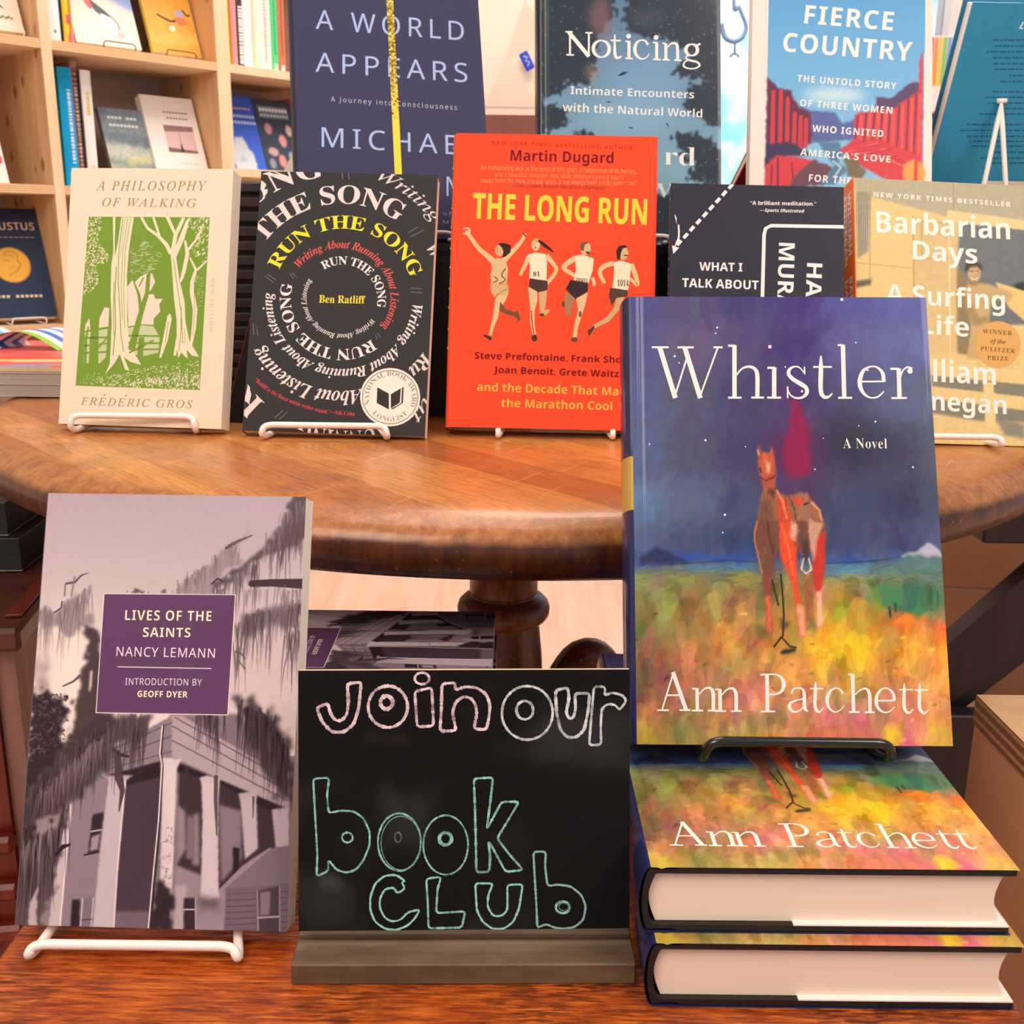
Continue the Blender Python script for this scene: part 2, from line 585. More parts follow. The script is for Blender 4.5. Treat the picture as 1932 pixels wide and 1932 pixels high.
class Canvas:
    def __init__(s, W, H, cell):
        s.W, s.H = W, H
        s.nx, s.ny = int(round(W / cell)) + 1, int(round(H / cell)) + 1
        s.x = np.linspace(0, W, s.nx); s.y = np.linspace(0, H, s.ny)
        s.cell = W / (s.nx - 1)
        s.c = np.ones((s.ny, s.nx, 3)) * .5
        s.wx = vnoise((s.ny, s.nx), 3.2 / s.cell, 1, 3); s.wy = vnoise((s.ny, s.nx), 3.2 / s.cell, 2, 3)

    def win(s, lo, hi, pad):
        x0 = max(0, int((lo[0] - pad) / s.cell)); x1 = min(s.nx, int((hi[0] + pad) / s.cell) + 2)
        y0 = max(0, int((lo[1] - pad) / s.cell)); y1 = min(s.ny, int((hi[1] + pad) / s.cell) + 2)
        return (slice(y0, y1), slice(x0, x1)) if x1 > x0 and y1 > y0 else None

    def mask(s, poly, soft, warp):
        P = np.array(poly, float)
        w = s.win(P.min(0), P.max(0), warp + soft * 2 + .5)
        if w is None: return None, None
        X, Y = np.meshgrid(s.x[w[1]], s.y[w[0]])
        if warp: X = X + warp * s.wx[w]; Y = Y + warp * s.wy[w]
        m = np.zeros(X.shape, bool)
        n = len(P)
        for i in range(n):
            (xa, ya), (xb, yb) = P[i], P[(i + 1) % n]
            if ya == yb: continue
            cnd = ((ya > Y) != (yb > Y)) & (X < (xb - xa) * (Y - ya) / (yb - ya) + xa)
            m ^= cnd
        m = m.astype(float)
        r = int(round(soft / s.cell / 1.5))
        if r >= 1:
            for _ in range(2):
                for ax in (0, 1):
                    pd = [(0, 0), (0, 0)]; pd[ax] = (r + 1, r)
                    cs = np.cumsum(np.pad(m, pd, mode='edge'), axis=ax)
                    m = (np.take(cs, np.arange(2 * r + 1, cs.shape[ax]), ax) - np.take(cs, np.arange(0, cs.shape[ax] - 2 * r - 1), ax)) / (2 * r + 1)
        return w, m

    def lay(s, w, a, col): s.c[w] = s.c[w] * (1 - a[..., None]) + col * a[..., None]

    def stroke(s, path, wd, col, a):
        P = np.array(path, float); n = len(P)
        ws = np.array(wd, float) if isinstance(wd, (list, tuple)) else np.full(n, float(wd))
        w = s.win(P.min(0), P.max(0), ws.max())
        if w is None: return
        X, Y = np.meshgrid(s.x[w[1]], s.y[w[0]])
        al = np.zeros(X.shape)
        for i in range(n - 1):
            d = P[i + 1] - P[i]; L = d @ d + 1e-9
            t = np.clip(((X - P[i, 0]) * d[0] + (Y - P[i, 1]) * d[1]) / L, 0, 1)
            ds = np.hypot(X - P[i, 0] - t * d[0], Y - P[i, 1] - t * d[1])
            al = np.maximum(al, np.clip((ws[i] * (1 - t) + ws[i + 1] * t) / 2 / s.cell - ds / s.cell + .5, 0, 1))
        s.lay(w, al * a, col)

    def inside(s, poly, rs, n):
        P = np.array(poly, float); lo, hi = P.min(0), P.max(0); out = []
        k = 0
        while len(out) < n and k < n * 20:
            k += 1
            x, y = lo + rs.rand(2) * (hi - lo); c = False
            for i in range(len(P)):
                (xa, ya), (xb, yb) = P[i], P[i - 1]
                if (ya > y) != (yb > y) and x < (xb - xa) * (y - ya) / (yb - ya) + xa: c = not c
            if c: out.append((x, y))
        return out

    def run(s, ops):
        for q, op in enumerate(ops):
            k = op[0]; rs = np.random.RandomState(q + 7)
            if k == 'G':
                num = np.zeros_like(s.c); den = np.zeros(s.c.shape[:2])
                X, Y = np.meshgrid(s.x, s.y); X = X + 5 * s.wx; Y = Y + 4 * s.wy
                for x, y, h in op[1]:
                    d = 1 / (((X - x) * .8) ** 2 + ((Y - y) * 1.25) ** 2 + 9) ** 1.8
                    num += d[..., None] * hexc(h); den += d
                s.c = num / den[..., None]
            elif k == 'F':
                w, m = s.mask(op[1], op[3], op[5])
                if w: s.lay(w, m * op[4], hexc(op[2]))
            elif k == 'Y':
                w, m = s.mask(op[1], op[5], op[6])
                if w:
                    ys = [p[1] for p in op[1]]; t = np.clip((max(ys) - s.y[w[0]]) / (max(ys) - min(ys)), 0, 1)[:, None, None]
                    s.lay(w, m * op[4], hexc(op[2]) * (1 - t) + hexc(op[3]) * t)
            elif k == 'S': s.stroke(op[1], op[2], hexc(op[3]), op[4])
            elif k == 'M':
                _, path, n, l0, l1, h, a, wd = op
                P = np.array(path, float)
                for _ in range(n):
                    i = rs.randint(len(P) - 1); t = rs.rand(); p = P[i] * (1 - t) + P[i + 1] * t + rs.randn(2) * 1.2
                    L = l0 + (l1 - l0) * rs.rand() ** 1.6; dx = rs.randn() * .05 * L
                    s.stroke([p, (p[0] + dx, p[1] - L * .5), (p[0] + dx * 1.4, p[1] - L)], [wd * 1.3, wd, .15], np.clip(hexc(h) + rs.randn() * .05, 0, 1), a)
            elif k == 'B':
                _, poly, n, ln, wd, ang, jit, a, seed = op
                rs = np.random.RandomState(seed)
                for x, y in s.inside(poly, rs, n):
                    if not (0 <= x < s.W and 0 <= y < s.H): continue
                    col = s.c[int(y / s.cell), int(x / s.cell)] * (1 + rs.randn() * jit) + rs.randn(3) * jit * .35
                    t = R(ang + rs.randn() * 18); L = ln * (.5 + rs.rand()); d = (math.cos(t) * L / 2, math.sin(t) * L / 2)
                    s.stroke([(x - d[0], y - d[1]), (x + d[0], y + d[1])], [wd * .5, wd * (.6 + rs.rand() * .6)], np.clip(col, 0, 1), a)
            elif k == 'C': s.c = np.clip((s.c - op[2]) * op[1] + op[2], .02, 1)
            elif k == 'N': s.c = np.clip(s.c * (1 + op[1] * vnoise(s.c.shape[:2], op[2] / s.cell, op[3], 2)[..., None]), 0, 1)
            elif k == 'X':
                n, h1, h2, seed = op[1:5]; rs = np.random.RandomState(seed)
                pts = s.inside(op[5], rs, n) if len(op) > 5 else [p for p in zip(rs.rand(n * 4) * s.W, rs.rand(n * 4) * s.H) if s.c[int(p[1] / s.cell) % s.ny, int(p[0] / s.cell) % s.nx].mean() < .33][:n]
                for x, y in pts:
                    t = rs.rand(); an = rs.rand() * 6.28; L = .5 + rs.rand() * 1.3
                    s.stroke([(x, y), (x + math.cos(an) * L, y + math.sin(an) * L)], [.4 + rs.rand() * .8, .3], hexc(h1) * (1 - t) + hexc(h2) * t, .75)


# ------------------------------------------------------------------ vector artwork on a cover, in millimetres; y is depth into the book
def tri_clip(tri, W, H):
    P = [tuple(p) for p in tri]
    for ax, lim, sg in ((0, 0, 1), (0, W, -1), (1, 0, 1), (1, H, -1)):
        o = []
        for i in range(len(P)):
            a, b = P[i - 1], P[i]
            ia, ib = (a[ax] - lim) * sg >= 0, (b[ax] - lim) * sg >= 0
            if ia != ib:
                t = (lim - a[ax]) / (b[ax] - a[ax]); o.append((a[0] + (b[0] - a[0]) * t, a[1] + (b[1] - a[1]) * t))
            if ib: o.append(b)
        P = o
        if len(P) < 3: return []
    return P


def draw_ops(mb, ops, W, H, depth=lambda x, z: 0.0, d0=.05, step=.035):
    lay = [0]; cnt = [0]
    mb.smooth = False

    def put(v2, fs, col, cols=None):
        v2 = np.asarray(v2, float)
        off = d0 + step * lay[0] + (cnt[0] % 8) * .004; cnt[0] += 1
        out = (v2[:, 0] < 0) | (v2[:, 0] > W) | (v2[:, 1] < 0) | (v2[:, 1] > H)
        mk = lambda p: (p[0] / 1000, (depth(p[0], p[1]) - off) / 1000, p[1] / 1000)
        if not out.any():
            i = mb.verts([mk(p) for p in v2], col)
            if cols is not None: mb.c[i:] = cols
            mb.faces(fs, i)
        else:
            for f in fs:
                pl = tri_clip([v2[k] for k in f], W, H)
                if pl:
                    i = mb.verts([mk(p) for p in pl], col); mb.faces([tuple(range(len(pl)))], i)
    for q, op in enumerate(ops):
        k = op[0]
        if k == 'K': lay[0] += 1; continue
        if k == 'T':
            _, t, f, a, b, cap, col, o = op
            kk = text_key(t, f, o); v, fs = TEXT[kk]
            if not len(v): continue
            x0, x1 = v[:, 0].min(), v[:, 0].max(); a, b = np.array(a), np.array(b)
            d = (b - a); L = np.hypot(*d); d = d / L; n = np.array([-d[1], d[0]])
            X = (v[:, 0] - x0) / (x1 - x0) * L; Y = v[:, 1] / cap_h(f, kk[3]) * cap
            lay[0] += 1; put(a + X[:, None] * d + Y[:, None] * n, fs, lin(col)); lay[0] -= 1
        elif k == 'W':
            _, t, f, path, cap, col, o = op
            kk = text_key(t, f, o); v, fs = TEXT[kk]
            P = np.array(path); seg = np.hypot(*np.diff(P, axis=0).T); cum = np.concatenate(([0], np.cumsum(seg)))
            x0, x1 = v[:, 0].min(), v[:, 0].max(); X = (v[:, 0] - x0) / (x1 - x0) * cum[-1]; Y = v[:, 1] / cap_h(f, kk[3]) * cap
            px, pz = np.interp(X, cum, P[:, 0]), np.interp(X, cum, P[:, 1])
            T = np.gradient(P, cum, axis=0); tx, tz = np.interp(X, cum, T[:, 0]), np.interp(X, cum, T[:, 1]); ln = np.hypot(tx, tz)
            lay[0] += 1; put(np.c_[px - tz / ln * Y, pz + tx / ln * Y], fs, lin(col)); lay[0] -= 1
        elif k == 'P':
            pts = op[1]
            tri = tessellate_polygon([[Vector((x, z, 0)) for x, z in pts]])
            put(pts, [tuple(t) for t in tri], lin(op[2]))
        elif k == 'L':
            _, pts, wd, col, closed, smooth, chalk = op
            if chalk or smooth:
                n0 = len(pts); kk = 5
                if chalk and closed and n0 < 26:   # hand-drawn: nearly straight runs with soft corners
                    pts = [tuple(p)[:2] for p in fillet([(x, z, 0) for x, z in pts], 1.6, 3, True)]
                elif smooth:
                    if isinstance(wd, list):
                        pw = catmull([(p[0], p[1], w) for p, w in zip(pts, wd)], kk, closed); pts = [p[:2] for p in pw]; wd = [p[2] for p in pw]
                    else: pts = catmull(pts, kk, closed)
            P = np.array(pts, float); n = len(P)
            rs = np.random.RandomState(q * 13 + 5)
            if chalk:   # resample finely
                Q = np.vstack([P, P[:1]]) if closed else P
                sg = np.hypot(*np.diff(Q, axis=0).T); cum = np.concatenate(([0], np.cumsum(sg))); m = max(8, int(cum[-1] / .55))
                tt = np.linspace(0, cum[-1], m, endpoint=not closed); P = np.c_[np.interp(tt, cum, Q[:, 0]), np.interp(tt, cum, Q[:, 1])]; n = m
            ws = np.array(wd, float) if isinstance(wd, list) else np.full(n, float(wd))
            if chalk: ws = ws * (1 + .16 * rs.randn(n))
            if closed: T = np.roll(P, -1, 0) - np.roll(P, 1, 0)
            else: T = np.gradient(P, axis=0) if n > 1 else P
            T = T / (np.hypot(T[:, 0], T[:, 1])[:, None] + 1e-9); N = np.c_[-T[:, 1], T[:, 0]] * ws[:, None] / 2
            V = np.empty((2 * n, 2)); V[0::2] = P + N; V[1::2] = P - N
            m = n if closed else n - 1
            fs = []
            for i in range(m):
                a, b = 2 * i, 2 * ((i + 1) % n); fs += [(a, a + 1, b + 1, b)]
            c0 = np.array(lin(col)); cols = None
            if chalk:
                jit = np.clip(.78 + .2 * np.convolve(rs.randn(n + 8), np.ones(5) / 5, 'same')[4:n + 4] * 2 + .07 * rs.randn(n), .3, 1.05)
                cols = [tuple(c0 * j) for j in np.repeat(jit, 2)]
            put(V, fs, tuple(c0), cols)
        elif k == 'D':
            _, poly, n, ln, wd, ang, col, seed = op
            rs = np.random.RandomState(seed); cv = Canvas.inside(None, poly, rs, n)
            for x, z in cv:
                a = R(ang + rs.randn() * 20); L = ln * (.5 + rs.rand() * .8) / 2; w = wd * (.6 + rs.rand() * .6) / 2; c_, s_ = math.cos(a), math.sin(a)
                put([(x - c_ * L, z - s_ * L), (x + s_ * w, z - c_ * w), (x + c_ * L, z + s_ * L), (x - s_ * w, z + c_ * w)], [(0, 1, 2, 3)], lin(col))


def grid_face(mb, cv, depth=lambda x, z: 0 * x):
    X, Z = np.meshgrid(cv.x, cv.y)
    D = depth(X, Z)
    i = mb.verts(np.c_[X.ravel() / 1000, D.ravel() / 1000, Z.ravel() / 1000].tolist())
    mb.c[i:] = lin_np(cv.c).reshape(-1, 3).tolist()
    nx, ny = cv.nx, cv.ny
    k = (np.arange(ny - 1)[:, None] * nx + np.arange(nx - 1)[None, :]).ravel() + i
    F = np.c_[k, k + 1, k + nx + 1, k + nx].tolist()
    mb.f.extend(F); mb.m.extend([mb.mat] * len(F)); mb.sm.extend([True] * len(F))


ART = {}
ART['chalk']=((150,118),[
('L',[(22.1,112),(28.4,112.7),(27.2,100.7),(25,93.7),(20.7,90.1),(15.1,90.1),(10.8,94.7),(8.2,101.2),(13.4,103.2),(14.3,99),(16.4,95.5),(19.4,95.1),(22,98.1),(22.6,104.2)],1.4,'eed3d4',1,0,1),
('L',[(49.3,101.5),(49.1,99.4),(48.4,97.4),(47.4,95.6),(45.9,94.1),(44.2,93),(42.4,92.3),(40.4,92.1),(38.4,92.4),(36.5,93.1),(34.8,94.2),(33.4,95.7),(32.3,97.5),(31.7,99.5),(31.5,101.5),(31.7,103.6),(32.4,105.6),(33.4,107.4),(34.8,108.9),(36.5,110),(38.4,110.7),(40.4,110.9),(42.4,110.7),(44.3,110),(46,108.8),(47.4,107.3),(48.4,105.5),(49.1,103.6)],1.3,'eed3d4',1,0,1),
('L',[(42.6,103.4),(42.5,102.8),(42.3,102.1),(41.9,101.6),(41.5,101.1),(41,100.8),(40.4,100.5),(39.8,100.5),(39.2,100.5),(38.6,100.8),(38,101.1),(37.6,101.6),(37.3,102.1),(37.1,102.8),(37,103.4),(37.1,104.1),(37.3,104.7),(37.6,105.3),(38.1,105.7),(38.6,106.1),(39.2,106.3),(39.8,106.4),(40.4,106.3),(41,106.1),(41.5,105.7),(41.9,105.3),(42.3,104.7),(42.5,104.1)],1.8,'eed3d4',1,0,1),
('L',[(59.1,114.2),(59,113.6),(58.8,113.1),(58.4,112.6),(57.9,112.2),(57.3,111.9),(56.6,111.7),(55.8,111.6),(55.1,111.7),(54.4,111.9),(53.8,112.2),(53.2,112.6),(52.9,113.1),(52.6,113.7),(52.5,114.2),(52.6,114.8),(52.9,115.4),(53.2,115.9),(53.8,116.3),(54.4,116.6),(55.1,116.8),(55.8,116.8),(56.6,116.8),(57.3,116.6),(57.9,116.3),(58.4,115.8),(58.8,115.3),(59,114.8)],1.1,'eed3d4',1,0,1),
('L',[(52.5,108.4),(60.2,110.1),(61,92.7),(53.6,92.3)],1.2,'eed3d4',1,0,1),
('L',[(64.8,111.8),(71,112.3),(70.6,108.8),(75.3,110.5),(80.6,110),(84.9,107),(86.6,102.2),(86.2,97),(84.9,90.9),(79.2,91.3),(80.6,97.8),(80.1,102.2),(78,105.3),(74.5,106.1),(71,103.5),(69.5,98.8),(71.2,90.5),(63.9,90.3),(64.5,99.7)],1.3,'eed3d4',1,0,1),
('L',[(115,98.4),(114.7,95.7),(113.9,93.1),(112.5,90.8),(110.7,88.9),(108.5,87.4),(106,86.5),(103.4,86.2),(100.9,86.5),(98.4,87.5),(96.2,88.9),(94.4,90.9),(93,93.2),(92.1,95.8),(91.9,98.5),(92.2,101.2),(93,103.8),(94.4,106.1),(96.2,108),(98.4,109.5),(100.9,110.4),(103.4,110.6),(106,110.3),(108.5,109.4),(110.7,108),(112.5,106),(113.9,103.7),(114.7,101.1)],1.1,'d9d8d4',1,0,1),
('L',[(106.1,99.7),(106,98.7),(105.8,97.8),(105.3,97),(104.7,96.4),(104,95.9),(103.2,95.6),(102.3,95.5),(101.5,95.6),(100.6,95.9),(99.9,96.4),(99.3,97.1),(98.9,97.9),(98.6,98.8),(98.5,99.7),(98.6,100.6),(98.9,101.5),(99.3,102.3),(99.9,103),(100.6,103.4),(101.5,103.8),(102.3,103.9),(103.2,103.7),(104,103.4),(104.7,102.9),(105.3,102.3),(105.8,101.5),(106,100.6)],1.2,'d9d8d4',1,0,1),
('L',[(116.2,108.6),(121.9,109.9),(122.4,104.6),(121,98.5),(122.4,95.5),(124.5,96.3),(125.4,100.3),(125,107.2),(131.8,107.2),(131.1,99.4),(129.3,90.6),(125.8,87.2),(121.5,87.2),(118.4,90.7),(116.7,98.6)],1.3,'d9d8d4',1,0,1),
('L',[(133.7,110.3),(138.9,110.2),(138.5,105.9),(141.6,107.6),(146.8,106.3),(148.6,103.7),(145.1,99.3),(143.7,101.9),(139.8,102.4),(137.2,100.2),(136.8,92.4),(137,83.8),(131.5,83.6),(132.4,95)],1.1,'d9d8d4',1,0,1),
('L',[(6.7,69.1),(13.9,69.5),(12.9,61.6),(13.6,53.4),(18.9,54.6),(25,54.2),(29.3,51.1),(32.1,45),(32.1,38.9),(29.3,31.9),(25.8,27.6),(21.5,26.3),(17.1,27.7),(13.3,32.5),(13.5,27.3),(8.1,24.7),(8.5,34.7),(7.3,56.5)],.9,'93cfc3',1,0,1),
('L',[(24.4,42.3),(24.4,41.8),(24.2,41.3),(23.9,40.9),(23.5,40.6),(23.1,40.3),(22.6,40.1),(22,40.1),(21.5,40.1),(21,40.3),(20.5,40.6),(20.1,40.9),(19.8,41.4),(19.7,41.9),(19.6,42.4),(19.7,42.9),(19.8,43.3),(20.1,43.8),(20.5,44.1),(21,44.4),(21.5,44.6),(22,44.6),(22.6,44.6),(23.1,44.4),(23.5,44.1),(23.9,43.7),(24.2,43.3),(24.4,42.8)],.8,'93cfc3',1,0,1),
('L',[(55.2,40),(55,37.1),(54.3,34.4),(53.1,31.9),(51.6,29.8),(49.7,28.3),(47.7,27.3),(45.5,27),(43.3,27.4),(41.3,28.3),(39.4,29.9),(37.9,32),(36.7,34.5),(36,37.2),(35.8,40.2),(36,43.1),(36.8,45.8),(37.9,48.3),(39.5,50.4),(41.3,51.9),(43.4,52.9),(45.5,53.2),(47.7,52.8),(49.7,51.8),(51.6,50.3),(53.1,48.2),(54.3,45.7),(55,42.9)],.8,'93cfc3',1,0,1),
('L',[(46.4,42.3),(46.3,41.8),(46.2,41.3),(46.1,40.9),(45.8,40.5),(45.5,40.2),(45.2,40.1),(44.9,40),(44.6,40.1),(44.3,40.2),(44,40.5),(43.7,40.9),(43.6,41.3),(43.5,41.8),(43.4,42.3),(43.5,42.8),(43.6,43.3),(43.7,43.7),(44,44.1),(44.3,44.3),(44.6,44.5),(44.9,44.5),(45.2,44.5),(45.5,44.3),(45.8,44),(46.1,43.7),(46.2,43.3),(46.3,42.8)],.7,'6d7473',1,0,1),
('L',[(76.6,38.6),(76.3,35.6),(75.6,32.7),(74.4,30.1),(72.8,28),(70.8,26.4),(68.7,25.4),(66.4,25.1),(64.2,25.5),(62,26.5),(60.1,28.1),(58.5,30.3),(57.3,32.8),(56.5,35.7),(56.3,38.7),(56.5,41.7),(57.3,44.6),(58.5,47.1),(60.1,49.3),(62,50.8),(64.2,51.8),(66.4,52.2),(68.7,51.8),(70.9,50.8),(72.8,49.2),(74.4,47),(75.6,44.4),(76.4,41.6)],.8,'93cfc3',1,0,1),
('L',[(55.2,39.6),(55,36.9),(54.3,34.3),(53.2,32),(51.8,30.1),(50.1,28.6),(48.2,27.7),(46.2,27.4),(44.2,27.8),(42.3,28.7),(40.6,30.1),(39.1,32.1),(38.1,34.4),(37.4,37),(37.2,39.7),(37.4,42.4),(38.1,45),(39.2,47.3),(40.6,49.2),(42.3,50.7),(44.2,51.6),(46.2,51.9),(48.2,51.5),(50.1,50.6),(51.8,49.2),(53.3,47.2),(54.3,44.9),(55,42.3)],.4,'7fb3aa',1,0,1),
('L',[(69.1,41.4),(69.1,40.8),(68.9,40.2),(68.5,39.7),(68.1,39.2),(67.5,38.9),(67,38.7),(66.3,38.6),(65.7,38.7),(65.1,38.9),(64.6,39.3),(64.2,39.7),(63.8,40.2),(63.6,40.8),(63.6,41.4),(63.6,42.1),(63.8,42.7),(64.2,43.2),(64.6,43.6),(65.1,44),(65.7,44.2),(66.3,44.2),(67,44.1),(67.6,43.9),(68.1,43.6),(68.5,43.2),(68.9,42.6),(69.1,42)],1.5,'93cfc3',1,0,1),
('L',[(79.2,68.7),(87.9,69.2),(86.6,57.7),(85,45.5),(91.8,58.1),(99.7,58.1),(95.3,50.7),(89.7,41.5),(95.3,34.1),(101.6,27),(93.6,26.2),(88.4,35.9),(85.7,40.7),(86.6,33.3),(86.2,26.3),(80.3,26.1),(80.1,38.5),(79.7,56)],1,'93cfc3',1,0,1),
('L',[(48.3,22.2),(44,25.3),(38.8,24.9),(34.5,21.4),(32.3,15.3),(32.3,9.2),(34.4,4),(38.8,.8),(44,.1),(49.2,2.1),(52.7,5.6),(54.8,9.5),(49.2,8.2),(46.2,4.8),(42.2,3.9),(38.8,5.7),(36.6,10.1),(36.6,14.4),(38.8,18.8),(43.1,19.6),(44.4,16.6),(48.3,19.1),(46.2,21.8)],.9,'93cfc3',1,0,1),
('L',[(57.6,23.4),(64.4,24.2),(62.7,18.6),(62.1,7.7),(75.3,8.4),(73.7,1),(58.6,.8),(58.3,12.5)],.9,'93cfc3',1,0,1),
('L',[(79.8,21.1),(87.9,21),(85.7,15.8),(85.3,10.5),(87.9,6.1),(91.8,6.1),(94.4,8.7),(94.4,14.8),(94.3,20.3),(101.4,20.5),(99.7,9.5),(97.1,3.4),(92.7,.2),(87.5,.3),(83.1,3.6),(80.5,8.8)],.9,'93cfc3',1,0,1),
('L',[(106.2,35.3),(111.9,35.3),(111.5,28.7),(112.6,19.5),(117.1,20.3),(123.2,19.4),(128.1,15.4),(130.1,10.2),(128.9,4),(125,.8),(119.8,0),(115.4,.7),(111.9,2.4),(108,.5),(107.5,12.1),(106.7,25.2)],.91,'8ab8b0',1,0,1),
('L',[(122.7,9.8),(122.6,9.2),(122.4,8.7),(122,8.2),(121.5,7.7),(120.9,7.4),(120.3,7.3),(119.6,7.2),(118.9,7.3),(118.2,7.5),(117.6,7.8),(117.1,8.2),(116.7,8.7),(116.5,9.3),(116.4,9.8),(116.5,10.4),(116.7,11),(117.1,11.5),(117.6,11.9),(118.2,12.2),(118.9,12.4),(119.6,12.4),(120.3,12.4),(120.9,12.2),(121.5,11.9),(122,11.4),(122.4,10.9),(122.6,10.4)],1.1,'93cfc3',1,0,1),
('L',[(122,10.1),(122,9.7),(121.8,9.3),(121.6,9),(121.2,8.7),(120.8,8.5),(120.4,8.4),(119.9,8.3),(119.5,8.4),(119,8.5),(118.6,8.7),(118.3,9),(118,9.3),(117.9,9.7),(117.8,10.1),(117.9,10.5),(118,10.9),(118.3,11.2),(118.6,11.5),(119,11.7),(119.5,11.8),(119.9,11.8),(120.4,11.8),(120.8,11.6),(121.2,11.4),(121.6,11.2),(121.8,10.8),(122,10.5)],.3,'7fb3aa',1,0,1),
],[
])
